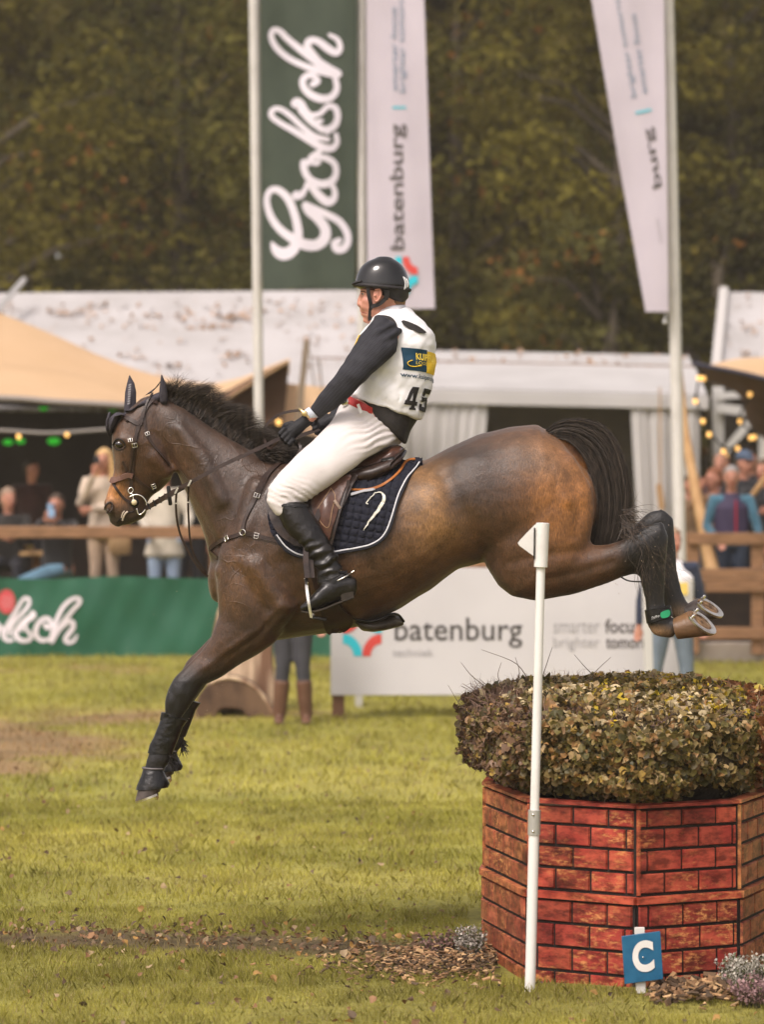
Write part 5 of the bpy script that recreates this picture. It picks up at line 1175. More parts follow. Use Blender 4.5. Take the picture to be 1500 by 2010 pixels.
HM = bpy.data.materials.new('bay coat'); HM.use_nodes = True; n_ = HM.node_tree.nodes; L_ = HM.node_tree.links; b_ = n_['Principled BSDF']
at_ = n_.new('ShaderNodeAttribute'); at_.attribute_name = 'col'; tc_ = n_.new('ShaderNodeTexCoord')
def noise_n(sc, det=3, rough=.5, stretch=None, dist=0):
    t = n_.new('ShaderNodeTexNoise'); t.inputs['Scale'].default_value = sc; t.inputs['Detail'].default_value = det; t.inputs['Roughness'].default_value = rough; t.inputs['Distortion'].default_value = dist
    if stretch: mp = n_.new('ShaderNodeMapping'); mp.inputs['Scale'].default_value = stretch; mp.inputs['Rotation'].default_value = (0,.5,0); L_.new(tc_.outputs['Object'], mp.inputs[0]); L_.new(mp.outputs[0], t.inputs['Vector'])
    else: L_.new(tc_.outputs['Object'], t.inputs['Vector'])
    return t
def mth(op, a, b=None, c=None):
    m = n_.new('ShaderNodeMath'); m.operation = op
    for i, v in enumerate((a,b,c)):
        if v is None: continue
        if isinstance(v, (int,float)): m.inputs[i].default_value = v
        else: L_.new(v, m.inputs[i])
    return m.outputs[0]
big = noise_n(7,4); fur = noise_n(230,3,.65,(1,1,.22)); mid = noise_n(28,4,.6)
vr = n_.new('ShaderNodeMapRange'); L_.new(big.outputs['Fac'], vr.inputs[0]); vr.inputs[1].default_value = .3; vr.inputs[2].default_value = .7; vr.inputs[3].default_value = .55; vr.inputs[4].default_value = 1.1
vr2 = n_.new('ShaderNodeMapRange'); L_.new(mid.outputs['Fac'], vr2.inputs[0]); vr2.inputs[1].default_value = .3; vr2.inputs[2].default_value = .7; vr2.inputs[3].default_value = .82; vr2.inputs[4].default_value = 1.18
fr = n_.new('ShaderNodeMapRange'); L_.new(fur.outputs['Fac'], fr.inputs[0]); fr.inputs[1].default_value = .3; fr.inputs[2].default_value = .7; fr.inputs[3].default_value = .55; fr.inputs[4].default_value = 1.5
k_ = mth('MULTIPLY', mth('MULTIPLY', vr.outputs[0], vr2.outputs[0]), fr.outputs[0])
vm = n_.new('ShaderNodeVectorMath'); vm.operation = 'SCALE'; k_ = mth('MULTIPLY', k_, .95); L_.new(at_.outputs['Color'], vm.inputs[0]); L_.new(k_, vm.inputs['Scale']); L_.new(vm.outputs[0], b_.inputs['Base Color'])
# raised veins: thin winding ridges where the level line of a noise runs
def ridge(sc, w, dist):
    t = noise_n(sc, 1.5, .5, None, dist); d = mth('ABSOLUTE', mth('SUBTRACT', t.outputs['Fac'], .5)); r = n_.new('ShaderNodeMapRange'); r.interpolation_type = 'SMOOTHSTEP'
    L_.new(d, r.inputs[0]); r.inputs[1].default_value = 0; r.inputs[2].default_value = w; r.inputs[3].default_value = 1; r.inputs[4].default_value = 0; return r.outputs[0]
pm = noise_n(5,2); pr = n_.new('ShaderNodeMapRange'); L_.new(pm.outputs['Fac'], pr.inputs[0]); pr.inputs[1].default_value = .40; pr.inputs[2].default_value = .55
rd = mth('MAXIMUM', ridge(6.5,.016,.5), mth('MULTIPLY', ridge(13,.022,.7), .6)); rd = mth('MULTIPLY', mth('MULTIPLY', rd, pr.outputs[0]), at_.outputs['Alpha'])
hgt_ = mth('ADD', mth('MULTIPLY', rd, .20), mth('ADD', mth('MULTIPLY', fur.outputs['Fac'], .30), mth('MULTIPLY', mid.outputs['Fac'], .35)))
bp_ = n_.new('ShaderNodeBump'); bp_.inputs['Strength'].default_value = .9; bp_.inputs['Distance'].default_value = .008; L_.new(hgt_, bp_.inputs['Height']); L_.new(bp_.outputs[0], b_.inputs['Normal'])
rr_ = n_.new('ShaderNodeMapRange'); L_.new(mid.outputs['Fac'], rr_.inputs[0]); rr_.inputs[3].default_value = .30; rr_.inputs[4].default_value = .54; L_.new(mth('SUBTRACT', rr_.outputs[0], mth('MULTIPLY', at_.outputs['Alpha'], .10)), b_.inputs['Roughness'])
b_.inputs['Specular IOR Level'].default_value = .45; b_.inputs['Sheen Weight'].default_value = .12; b_.inputs['Sheen Roughness'].default_value = .4
hb = link_mesh('body', hme, HM, horse)
HB = bvh_of(hb)
def onb(px, py, off=0.0): a, n = hit(HB, px, py); return a+n*off
BLACKH = mat('black coat', (.010,.009,.008), (.022,.018,.015), 20, .35, .3, 60)
# eye, nostril, mouth
e = onb(234,873,-.004); mb = MB(); mb.ball(e, .0225, 18, (1,.62,.80)); mb.build('eye', EYEB, horse)
mb = MB(); mb.tube(crom([onb(222,873,.003),onb(229,863,.004),onb(238,863,.004),onb(245,872,.002)],14), .0035); mb.tube(crom([onb(222,874,.003),onb(231,883,.004),onb(240,882,.004),onb(246,875,.002)],14), .0022); mb.build('eyelid', BLACKH, horse)
mb = MB(); q = [onb(213+7*math.cos(a*PI/9)-2*math.sin(a*PI/9), 996+10*math.sin(a*PI/9), .002) for a in range(18)]; mb.add([onb(213,996,-.003)]+q, [(0,1+i,1+(i+1)%18) for i in range(18)])
mb.build('nostril', mat('nostril skin',(.012,.008,.007),rough=.4), horse)
mb = MB(); mb.tube(q+[q[0]], .0045); mb.build('nostril_rim', mat('dark muzzle skin',(.035,.025,.02),(.055,.038,.028),40,.45), horse)
mb = MB(); mb.tube(crom([onb(229,1026,.0),onb(236,1018,.001),onb(246,1008,.001),onb(262,1004,.001)],14), .0035); mb.build('mouth_line', mat('mouth inside',(.01,.006,.005)), horse)
mb = MB(); mb.tube(crom([onb(240,1021,.003),onb(244,1010,.004),onb(250,1004,.003)],10), .0042); mb.tube(crom([onb(238,1016,.003),onb(240,1008,.004),onb(244,1003,.003)],10),.003); mb.build('lip_foam', mat('pale lip foam',(.5,.42,.33),rough=.3), horse)
# ears with the knitted ear bonnet
BON = mat('ear bonnet cloth', (.032,.028,.036), (.05,.045,.055), 90, .75, .3, 200)
def ear(pts, y0, y1, parent=horse):
    mb = MB(); secs = []
    for (cx,cy,w,d,k) in pts: Y = y0+(y1-y0)*k; c = P(cx,cy,Y); secs.append((c, Vector((w,0,0)), Vector((0,d,0)), 2))
    mb.loft(secs, 16, 1.2); return mb.build('ear', BON, parent)
ear([(254,815,.026,.028,0),(255,795,.027,.026,.2),(256,770,.026,.020,.5),(256,752,.017,.012,.8),(254,738,.003,.003,1)], 16.05, 16.08)
ear([(321,785,.019,.024,0),(320,765,.018,.020,.3),(319,750,.012,.012,.7),(317,737,.003,.003,1)], 15.95, 15.92)
mb = MB(); mb.loft([(P(258,806,16),Vector((.035,0,.0)),Vector((0,.075,0)),2.2),(P(270,797,16),Vector((.030,0,.028)),Vector((0,.072,0)),2.2),(P(292,790,16),Vector((.018,0,.036)),Vector((0,.068,0)),2.2),(P(314,781,16),Vector((.004,0,.03)),Vector((0,.055,0)),2.2)],20,.3); mb.build('bonnet', BON, horse)
mb = MB(); mb.loft([(P(290,772,16.02),Vector((.012,0,.010)),Vector((0,.02,0)),2),(P(303,764,16.0),Vector((.02,0,.02)),Vector((0,.025,0)),2),(P(312,752,15.98),Vector((.008,0,.012)),Vector((0,.02,0)),2)],12,.4); mb.build('ear_cover', BON, horse)
mb = MB(); mb.loft([(P(240,814,16),Vector((.03,0,-.01)),Vector((0,.075,0)),2.2),(P(226,818,16),Vector((.026,0,.004)),Vector((0,.078,0)),2.2),(P(220,834,16),Vector((.020,0,.004)),Vector((0,.074,0)),2.2),(P(217,850,16),Vector((.009,0,.002)),Vector((0,.045,0)),2.2)],20,.5)
mb.tube([P(217,810,16)+Vector((.0,-.062,0)),P(212,826,16)+Vector((0,-.066,0)),P(211,842,16)+Vector((0,-.05,0)),P(215,856,16)+Vector((0,-.02,0))],.006)
bo = mb.build('forehead_flap', BON, horse)
mb = MB(); 
for k in range(9): c = P(252+k*.3,792-k*4.6,16.02); mb.obox(c, Vector((.006,0,.002)), Vector((0,.002,0)), Vector((0,0,.0035)))
mb.build('ear_embroidery', mat('grey embroidery',(.25,.24,.25)), horse)
# ---- hooves
HOOF = mat('hoof horn', (.16,.085,.038), (.04,.024,.014), 9, .35, .3, 40); HOOFD = mat('dark hoof', (.045,.035,.03), (.09,.07,.06), 20, .4, .3, 40); SHOE = mat('worn shoe iron', (.80,.76,.68), (.35,.28,.22), 30, .28, .2, 40, metal=1.0, lo=.45, hi=.75); SOLE = mat('earthy sole', (.22,.13,.065), (.05,.03,.02), 30, .9, .8, 60)
def hoof(c0, u0, v0, c1, u1, v1, m, studs=True, earth=True):
    """c0 coronet ring, c1 sole ring; u,v half axes"""
    t = MB(); t.loft([(c0,u0,v0,2.1),(c0*.5+c1*.5,(u0+u1)*.5,(v0+v1)*.5,2.1),(c1,u1,v1,2.2)],28,.05); o = t.build('hoof', m, horse)
    N = (c1-c0).normalized(); n2 = u1.cross(v1).normalized(); N = n2 if n2.dot(N) > 0 else -n2
    s_ = MB(); vs = []; K = 34
    for i in range(K+1):
        a = -2.45+4.9*i/K                     # open at the heel (-u side)
        for r_, z in ((1.02,.001),(.66,.001),(.66,.010),(1.02,.010)): vs.append(c1+u1*math.cos(a)*r_+v1*math.sin(a)*r_+N*z)
    fs = [(i*4+k,i*4+(k+1)%4,i*4+4+(k+1)%4,i*4+4+k) for i in range(K) for k in range(4)]+[(0,1,2,3),(K*4,K*4+1,K*4+2,K*4+3)]
    s_.add(vs, fs); s_.build('shoe', SHOE, o)
    s_ = MB(); s_.loft([(c1+N*.001,u1*.66,v1*.66,2.1),(c1+N*.004,u1*.5,v1*.5,2.1)],20,.1); s_.limb([(c1-u1*.75+N*.004,(.010,.008)),(c1-u1*.1+N*.006,(.007,.006)),(c1+u1*.35+N*.003,(.003,.003))],8); s_.build('sole', SOLE, o)
    if studs:
        s_ = MB(); 
        for q_ in (-1,1): b = c1-u1*.62+v1*.62*q_+N*.010; s_.limb([(b,.008),(b+N*.018,.006)],8,.2)
        s_.build('stud', STEEL, o)
    return o
def V3(dx, dz, dy=0): return Vector((dx/430, dy, -dz/430))
n1 = Vector((.78,-.35,.52)).normalized()
hoof(P(1328,1234,15.855), V3(5,20,0), Vector((.012,.050,.01)), P(1377,1223,15.83), V3(26,21,-.012), V3(8,-9,.054), HOOF)
hoof(P(1350,1206,16.14), V3(5,18,0), Vector((.012,.046,.01)), P(1392,1194,16.12), V3(26,17,-.012), V3(7,-8,.050), HOOFD)
def foreh(dx, dy, Y):
    hoof(P(300+dx,1531+dy,Y), V3(-25,-1), Vector((0,.050,0)), P(289+dx,1563+dy,Y), V3(-24,9), Vector((0,.058,0)), HOOFD)
foreh(0,0,15.875); foreh(26,-34,16.125)
# ---- boots and bandages
mat_boot = mat('wet black boot shell', (.004,.004,.004), (.018,.016,.014), 25, .30, .9, 22, spec=.35, coat=.05, lo=.5, hi=.75)
def foreboot(dx, dy, Y):
    s_ = lambda *a: sec(a[0]+dx,a[1]+dy,a[2]+dx,a[3]+dy,a[4],Y,2.2)
    m_ = MB(); m_.loft([s_(317,1402,368,1414,.040),s_(312,1420,358,1428,.038),s_(302,1445,349,1452,.037),s_(293,1463,342,1470,.036),s_(289,1478,338,1480,.034)],22,.05)
    m_.loft([s_(316,1398,335,1404,.030),s_(313,1412,334,1416,.030)],16,.2); o = m_.build('tendon_boot', mat_boot, horse)
    for k in range(3):
        a = P(316-k*9+dx,1424+k*19+dy,Y-.038); b = P(352-k*8+dx,1432+k*19+dy,Y-.036); m_ = MB(); m_.loft([s_(313-k*9,1424+k*17,357-k*7,1431+k*17,.0375-.001*k),s_(310-k*9,1431+k*17,354-k*7,1438+k*17,.0375-.001*k)],20,.03); m_.build('boot_strap', BLACKR, o)
    m_ = MB(); m_.loft([s_(281,1507,319,1510,.036),s_(277,1522,326,1524,.047),s_(268,1542,333,1538,.060),s_(266,1550,330,1545,.062)],24,.05); o = m_.build('bell_boot', mat_boot, horse)
    m_ = MB(); m_.tube([P(300+dx,1508+dy,Y)+Vector((math.cos(a*PI/9)*.047,math.sin(a*PI/9)*.040,-math.cos(a*PI/9)*.002)) for a in range(19)], .005); m_.build('boot_rim', mat('grey rubber rim',(.11,.10,.10),rough=.4), o)
foreboot(0,0,15.875); foreboot(26,-34,16.125)
# fetlock tufts
pp = []
for i in range(90):
    for (cx,cy,Y) in ((334,1490,15.875),): 
        a = np.array(P(cx+random.uniform(-4,3),cy+random.uniform(-12,12),Y+random.uniform(-.03,.03))); d = np.array([random.uniform(.2,1),random.uniform(-.4,.4),random.uniform(-1,.4)])*.045; pp.append([a,a+d*.5,a+d+np.array([0,0,-.01])])
for i in range(60):
    a = np.array(P(358+random.uniform(-4,4),1462+random.uniform(-12,12),16.125)); d = np.array([random.uniform(-.3,.8),random.uniform(-.4,.4),random.uniform(-1,.1)])*.05; pp.append([a,a+d*.5,a+d])
strands('feathering', pp, np.full(len(pp),.005), BLACKH, horse)
# hind brushing band
m_ = MB(); m_.loft([sec(1318,1188,1266,1198,.042,15.855,2.3),sec(1322,1208,1270,1224,.044,15.855,2.3)],22,.08); ob = m_.build('fetlock_band', BLACKR, horse)
V2, Fc = text2d('TriPro', .01); m_ = MB()
FB = bvh_of(ob); m_ = MB(); m_.add([(lambda h_: h_[0]+h_[1]*.002)(hit(FB, 1280+16*u+(1-v)*-1, 1217-u*6-v*6)) for u,v in V2], Fc); m_.build('band_lettering', mat('pale print',(.5,.5,.48)), ob)
m_ = MB(); m_.add(*(lambda d: (d.v,d.f))(drape([(1298,1203),(1313,1197),(1316,1204),(1312,1211),(1300,1213)], FB, .002, .001, 3, smooth=0))); m_.build('green_emblem', mat('green print',(.02,.28,.12)), ob)
m_ = MB(); m_.tube(crom([P(1217,1131,15.86),P(1235,1140,15.84),P(1262,1142,15.83)],12),.0035); m_.build('loose_strap', BLACKR, horse)

# ---- mane
HAIR = mat('black mane hair', (.008,.007,.006), (.060,.044,.032), 60, .62, attr=False, stretch=(1,1,.3), spec=.28)
crest = crom([(316,782,0),(335,789,0),(362,802,0),(395,823,0),(425,842,0),(455,860,0),(484,878,0),(515,895,0),(545,904,0)], 100)
pp = []; ww = []
for i in range(5200):
    s_ = random.random(); c = crest[int(s_*99)]; root = np.array(P(c.x+random.uniform(-3,3), c.y+random.uniform(-4,8), HY+random.uniform(-.032,.028)))
    L = (50+26*math.sin(min(1,s_*1.25)*PI*.9)+random.uniform(-14,10))*(1 if s_ > .1 else .65); wv = math.sin(s_*25)*.18+random.gauss(0,.07)
    a0 = math.radians(62+(-18*s_)) + wv; a1 = a0-math.radians(18+28*random.random()) ; a2 = a1-math.radians(8+45*random.random()*s_)
    yd = random.gauss(-.01,.03)
    q = np.array([c.x, c.y]); pts = [root]; d = 0
    if s_ < .12: a1 = a0+random.gauss(0,.5); a2 = a1+random.gauss(0,.6)
    xy = q.copy(); 
    for k,(an,l) in enumerate(((a0,.32),(a0*.5+a1*.5,.25),(a1,.22),(a2,.21))):
        xy = xy+np.array([math.cos(an),-math.sin(an)])*L*l; pts.append(np.array(P(xy[0],xy[1],HY+yd*(k+1)/4)))
    pp.append(pts); ww.append(random.uniform(.0010,.0024))
for i in range(700):                    # tuft falling over the withers
    x0 = random.uniform(500,548); s_ = random.random(); root = (x0, 893+random.uniform(-4,8)); an = random.uniform(-.25,.75); pts = [np.array(P(*root,HY-.03))]
    xy = np.array(root); L = random.uniform(25,52)
    for k in range(4): xy = xy+np.array([math.cos(an-k*.22),-math.sin(an-k*.22)])*L*.25; pts.append(np.array(P(xy[0],xy[1],HY-.04-random.random()*.05)))
    pp.append(pts); ww.append(random.uniform(.002,.004))
strands('mane', pp, ww, HAIR, horse)
mb = MB(); mb.loft([sec(322,772,324,800,.012),sec(356,782,352,812,.016),sec(394,800,388,832,.018),sec(430,826,424,852,.018),sec(470,856,462,872,.018),sec(510,884,508,898,.016)],14,.4); mb.build('mane_base', mat('mane roots',(.008,.007,.006),(.016,.013,.011),60,.9), horse)
# ---- tail
outer = crom([(1072,845,0),(1092,832,0),(1125,826,0),(1165,833,0),(1196,856,0),(1214,895,0),(1226,950,0),(1228,1000,0),(1218,1045,0),(1205,1068,0)], 12)
inner = crom([(1086,866,0),(1104,862,0),(1124,872,0),(1146,898,0),(1160,930,0),(1168,965,0),(1170,1000,0),(1164,1035,0),(1158,1055,0),(1160,1072,0)], 12)
pp = []; ww = []
for i in range(6500):
    u = random.random(); v = random.gauss(0,1); e_ = random.uniform(.75,1.04); pts = []; wob = math.sin(u*40)*.8+random.gauss(0,.7)
    if random.random() < .12: u = 1+abs(random.gauss(0,.16))
    for k in range(12):
        f = k/11*e_; j = f*11; a = int(min(j,10)); w = j-a; o_ = outer[a]*(1-w)+outer[a+1]*w; n0 = inner[a]*(1-w)+inner[a+1]*w; q = n0*(1-u)+o_*u
        if u > 1: q = o_+(o_-n0).normalized()*((u-1)*60*f)
        q = q+Vector((math.sin(f*5+wob*2)*2.2*wob*f, math.cos(f*4+wob)*1.5*f*wob, 0)); pts.append(np.array(P(q.x,q.y,HY+.0+v*(.022+.035*f))))
    pp.append(pts); ww.append(random.uniform(.0010,.0028))
for i in range(120):                    # wild wisps caught round the hocks
    x0, y0 = random.uniform(1205,1232), random.uniform(1000,1055); pts = []; an = random.uniform(-.5,.9); Y = 15.78+random.random()*.12; xy = np.array([x0,y0])
    for k in range(7): xy = xy+np.array([math.cos(an),math.sin(an)])*random.uniform(7,15); an += random.gauss(.17,.35); pts.append(np.array(P(xy[0],xy[1],Y-.01*k*(Y<15.85))))
    pp.append([pts[min(int(q*6/11),6)]*(1-(q*6/11-int(q*6/11)))+pts[min(int(q*6/11)+1,6)]*(q*6/11-int(q*6/11)) for q in range(12)]); ww.append(random.uniform(.0012,.0028))
for i in range(60):
    x0, y0 = random.uniform(1250,1310), random.uniform(1040,1110); pts = []; an = random.uniform(.9,1.7); xy = np.array([x0,y0])
    for k in range(7): xy = xy+np.array([math.cos(an),math.sin(an)])*random.uniform(9,20); an += random.gauss(-.03,.25); pts.append(np.array(P(xy[0],xy[1],15.78)))
    pp.append([pts[min(int(q*6/11),6)]*(1-(q*6/11-int(q*6/11)))+pts[min(int(q*6/11)+1,6)]*(q*6/11-int(q*6/11)) for q in range(12)]); ww.append(random.uniform(.0012,.0022))
strands('tail', pp[:6500], ww[:6500], HAIR, horse); strands('tangled_tail_hair', pp[6500:], ww[6500:], mat('wet brown hair',(.014,.011,.009),(.085,.060,.044),50,.5), horse)
mb = MB(); mb.loft([sec(1070,842,1080,866,.03),sec(1100,833,1106,862,.035),sec(1145,840,1136,876,.035),sec(1190,872,1158,912,.04),sec(1210,930,1172,950,.045),sec(1216,990,1176,1000,.045),sec(1205,1045,1168,1050,.04)],16,.5); mb.build('tail_dock', mat('dull black hair',(.007,.006,.005),(.015,.012,.01),50,.9), horse)
mb = MB(); mb.loft([sec(1104,872,1112,900,.02,16.08),sec(1130,868,1140,900,.045,16.09),sec(1146,888,1152,905,.02,16.1)],16,.6); mb.build('far_buttock', HM, horse) if False else None

# ================================================================ SADDLE PAD
DR = HB
PAD = [(626,900),(700,908),(760,905),(800,902),(829,903),(820,915),(806,932),(795,955),(783,985),(774,1018),(764,1045),(750,1063),(725,1076),(690,1083),(655,1089),(600,1096),(572,1088),(552,1072),(538,1052),(531,1035),(528,1000),(540,960),(575,925)]
def quilt(x, y):
    a = (x*.98+y*.2)/15.5; b = (y*.98-x*.17)/14.5; g = lambda t: abs(t-round(t))*2; return .009*(min(1,g(a)*2.2))**.7*(min(1,g(b)*2.2))**.7
t_pad = thing('saddle_pad', P(690,1000,15.7), 'navy quilted saddle pad with white piping and orange trim under the saddle', 'saddle pad')
d_ = drape(PAD, DR, .006, .006, 2.5, quilt, smooth=8); pad = d_.build('quilted_cloth', NAVY, t_pad)
PB = bvh_of(hb, pad)
def relax(ps, k=4):
    for _ in range(k): ps = [ps[0]]+[(ps[i-1]+ps[i]*2+ps[i+1])/4 for i in range(1,len(ps)-1)]+[ps[-1]]
    return ps
m_ = MB(); pts = [(x,y) for x,y in PAD[4:19]]; q = crom([(x,y,0) for x,y in pts], 90); cen = Vector((670,990,0)); m_.tube(relax([(lambda h_: h_[0]+h_[1]*.003)(hit(PB,*(v+(cen-v).normalized()*6).to_2d())) for v in q], 8), .0034, 6); m_.build('piping', mat('white piping',(.62,.62,.64)), pad) 
m_ = MB(); m_.tube(relax([(lambda h_: h_[0]+h_[1]*.002)(hit(PB,*(v+(cen-v).normalized()*2).to_2d())) for v in q], 8), .0065, 6); m_.build('edge_binding', mat('navy binding',(.012,.013,.02)), pad)
m_ = MB(); strap(m_, PB, [(676,960),(700,963),(722,962),(745,955),(768,942),(783,928),(793,913),(801,904),(816,902)], .011, .001, .006); m_.build('orange_trim', TAN, t_pad)
m_ = MB(); ps = crom([(735,969,0),(744,966,0),(752,970,0),(754,980,0),(748,994,0),(737,1008,0),(728,1020,0),(719,1032,0),(713,1042,0)], 36); ws = crom([(.003,0,0),(.005,0,0),(.009,0,0),(.014,0,0),(.015,0,0),(.012,0,0),(.009,0,0),(.005,0,0),(.002,0,0)], 36)
hp = [hit(PB,p.x,p.y) for p in ps]; ys = [h_[0].y for h_ in hp]; ribbon(m_, [h_[0]+h_[1]*.004 for h_ in hp], [Vector((0,-1,.1))]*36, lambda u: ws[min(35,int(u*35))].x, .003)
hp = [hit(PB,p.x,p.y) for p in crom([(735,969,0),(729,975,0),(724,982,0),(719,988,0),(723,990,0)],14)]; ribbon(m_, [h_[0]+h_[1]*.004 for h_ in hp], [Vector((0,-1,.1))]*14, .004, .003)
m_.build('white_emblem', mat('white embroidery',(.62,.60,.52)), pad)
m_ = MB(); strap(m_, PB, [(690,971),(706,967),(722,963),(738,961)], .012, .004, .005); m_.build('loop_tag', mat('grey tag',(.32,.32,.34)), t_pad)
# ================================================================ SADDLE
saddle = thing('saddle', P(690,930,15.9), 'brown leather jumping saddle with steel stirrups on the navy pad', 'saddle')
SL = mat('brown saddle leather', (.050,.020,.013), (.085,.036,.022), 30, .36, .12, 120, coat=.2); SLD = mat('dark saddle leather', (.018,.010,.008), (.032,.017,.012), 30, .42, .12, 120, coat=.15)
m_ = MB(); m_.loft([sec(600,892,606,925,.045,HY,2.4),sec(622,882,630,930,.085,HY,2.4),(sec(660,896,664,936,.12,HY,2.4)),sec(705,897,704,938,.155,HY,2.5),sec(742,886,742,934,.18,HY,2.6),sec(768,872,768,924,.185,HY,2.6),sec(785,874,782,912,.165,HY,2.4)],28,.5); seat = link_mesh('seat', remesh(m_, .009, 5), SL, saddle)
m_ = MB(); m_.tube(crom([P(790,880,15.92),P(782,893,15.83),P(760,912,15.79),P(725,925,15.78),P(700,930,15.80)],24), .0065); m_.tube(crom([P(795,886,15.92),P(784,902,15.81),P(762,920,15.77),P(728,933,15.765),P(700,938,15.78)],24), .010); m_.build('welt', SLD, saddle)
for sy in (-1,1):
    m_ = MB(); m_.loft([(P(690,935,HY+sy*.17),Vector((0,0,.03)),Vector((0,.07,0)),2.2),(P(730,930,HY+sy*.175),Vector((.01,0,.045)),Vector((0,.08,0)),2.2),(P(765,915,HY+sy*.165),Vector((.015,0,.045)),Vector((0,.08,0)),2.2),(P(786,892,HY+sy*.13),Vector((.02,0,.03)),Vector((0,.06,0)),2.2)],20,.6); m_.build('panel', SLD, saddle)
m_ = MB(); m_.limb([(P(752,905,15.80),(.012,.02)),(P(772,902,15.79),(.014,.02))],8); mm_ = m_.build('seat_label', BLACKR, saddle)
m_ = MB(); q = P(761,877,15.84); 
FLAP = [(592,915),(640,925),(700,935),(690,960),(680,985),(668,1015),(660,1040),(652,1064),(645,1072),(600,1074),(575,1068),(552,1052),(536,1030),(526,1000),(522,975),(535,950),(560,925)]
fl1 = drape(FLAP, PB, .014, .008, 4.5, smooth=10).build('flap', SLD, saddle); SB = bvh_of(hb, pad, fl1)
BLOCK = [(648,950),(672,940),(690,938),(678,962),(668,990),(662,1012),(654,1036),(645,1062),(634,1045),(622,1022),(613,1000),(612,985),(626,966)]
bl_ = drape(BLOCK, SB, .005, .012, 3.6, lambda x,y: .016*math.exp(-(((x-642)/16)**2+((y-1005)/32)**2)), smooth=4).build('knee_block', SL, saddle)
SB = bvh_of(hb, pad, fl1, bl_)
m_ = MB(); m_.tube([(lambda h_: h_[0]+h_[1]*.001)(hit(SB,p.x,p.y)) for p in crom([(650,958,0),(632,985,0),(622,1005,0),(632,1028,0),(645,1034,0),(652,1000,0),(658,975,0),(650,958,0)],40)], .0014, 5); m_.build('stitching', mat('tan stitching',(.35,.22,.12)), bl_)
m_ = MB(); strap(m_, SB, [(656,984),(660,990),(668,1000)], .013, .006, .006); m_.build('flap_loop', mat('pale loop leather',(.30,.22,.17),rough=.5), saddle)
m_ = MB(); strap(m_, SB, [(684,945),(672,985),(662,1020),(652,1058),(648,1070)], .014, .004, .006); strap(m_, SB, [(628,935),(610,955),(600,975)], .02, .004, .005); m_.build('billet_strap', SLD, saddle)
# girth with belly stud guard
m_ = MB(); m_.loft([sec(560,1068,640,1075,.0,15.69)] if False else [(P(612,1080,15.675),Vector((.08,0,0)),Vector((0,.012,0)),3),(P(632,1130,15.672),Vector((.07,0,0)),Vector((0,.012,0)),3),(P(648,1180,15.72),Vector((.065,0,0)),Vector((0,.014,0)),3),(P(652,1225,15.82),Vector((.09,0,.02)),Vector((0,.02,.01)),3),(P(655,1246,16.0),Vector((.10,0,.02)),Vector((0,.03,.01)),3)],18,.1); 
GTOP = [(600,1078),(640,1070),(650,1110),(662,1165),(676,1196),(700,1214),(735,1216),(770,1204),(780,1210),(793,1224),(764,1233),(700,1241),(668,1247),(640,1247),(632,1210),(624,1165),(612,1120)]
g_ = drape([(604,1076),(640,1072),(648,1110),(660,1160),(672,1192),(690,1206),(690,1222),(668,1238),(642,1238),(630,1200),(620,1160),(610,1120)], SB, .008, .008, 5, smooth=4).build('girth', SLD, saddle)
m_ = MB(); K = [(672,1192,700,1226,.10),(690,1208,712,1238,.14),(720,1216,735,1240,.16),(750,1212,760,1236,.13),(775,1206,780,1231,.09),(788,1212,791,1228,.05)]
m_.loft([sec(655,1195,668,1244,.06,HY,2.6)]+[sec(*k[:4],k[4],HY,2.8) for k in K],24,.4); o = link_mesh('stud_guard', remesh(m_, .009, 4), mat('sweaty guard leather',(.035,.028,.022),(.07,.058,.045),14,.4,.3,50), saddle)
m_ = MB(); m_.tube(crom([P(664,1182,15.74),P(676,1200,15.80),P(700,1216,15.85),P(735,1219,15.84),P(768,1206,15.87),P(782,1207,15.93),P(793,1220,15.97)],30), .006); m_.build('guard_welt', BLACKR, saddle)
# stirrup
sleather = MB(); sp = crom([P(628,1000,15.66),P(606,1060,15.60),P(600,1090,15.575),P(603,1134,15.555)],20); ribbon(sleather, sp, [Vector((0,-1,0))]*20, .024, .005); sp2 = [p+Vector((.022,.02,0)) for p in sp]; ribbon(sleather, sp2, [Vector((0,-1,0))]*20, .022, .005); sleather.build('stirrup_leather', SLD, saddle)
def stirrup(c, sy):
    m_ = MB(); top = c+Vector((0,0,.0)); w = .055
    arc = [top+Vector((.004,sy*.004,0))]
    L1 = crom([c+Vector((0,0,0)), c+Vector((.002,-.03,-.02)), c+Vector((.010,-.068,-.08)), c+Vector((.026,-.070,-.172))],16); L2 = crom([c+Vector((0,0,0)), c+Vector((.006,.03,-.02)), c+Vector((.016,.06,-.08)), c+Vector((.030,.06,-.172))],16)
    nn = [Vector((-1,0,.2))]*16; ribbon(m_, L1, nn, .010, .013); ribbon(m_, L2, nn, .010, .013)
    o = m_.build('stirrup_iron', STEEL, saddle); m_ = MB(); m_.obox(c+Vector((.052,.0,-.176)), Vector((.034,0,-.006)), Vector((0,.060,0)), Vector((0,0,.006))); m_.build('tread', BLACKR, o, bevel=.003)
    return o
stirrup(P(603,1136,15.60), -1)
sl2 = [p+Vector((0,2*(16-p.y),0)) for p in sp]; m_ = MB(); ribbon(m_, sl2, [Vector((0,1,0))]*20, .024, .005); m_.build('stirrup_leather', SLD, saddle); stirrup(P(603,1136,15.60)+Vector((0,.80,0)), 1)
fl2 = MB(); 
me2 = fl1.data.copy(); me2.name = 'flap'; 
for v in me2.vertices: v.co.y = 2*(16-root_loc(fl1).y)-v.co.y
me2.flip_normals(); o2 = bpy.data.objects.new('flap', me2); COL.objects.link(o2); o2.parent = saddle
me3 = pad.data.copy(); 
for v in me3.vertices: v.co.y = 2*(16-root_loc(pad).y)-v.co.y
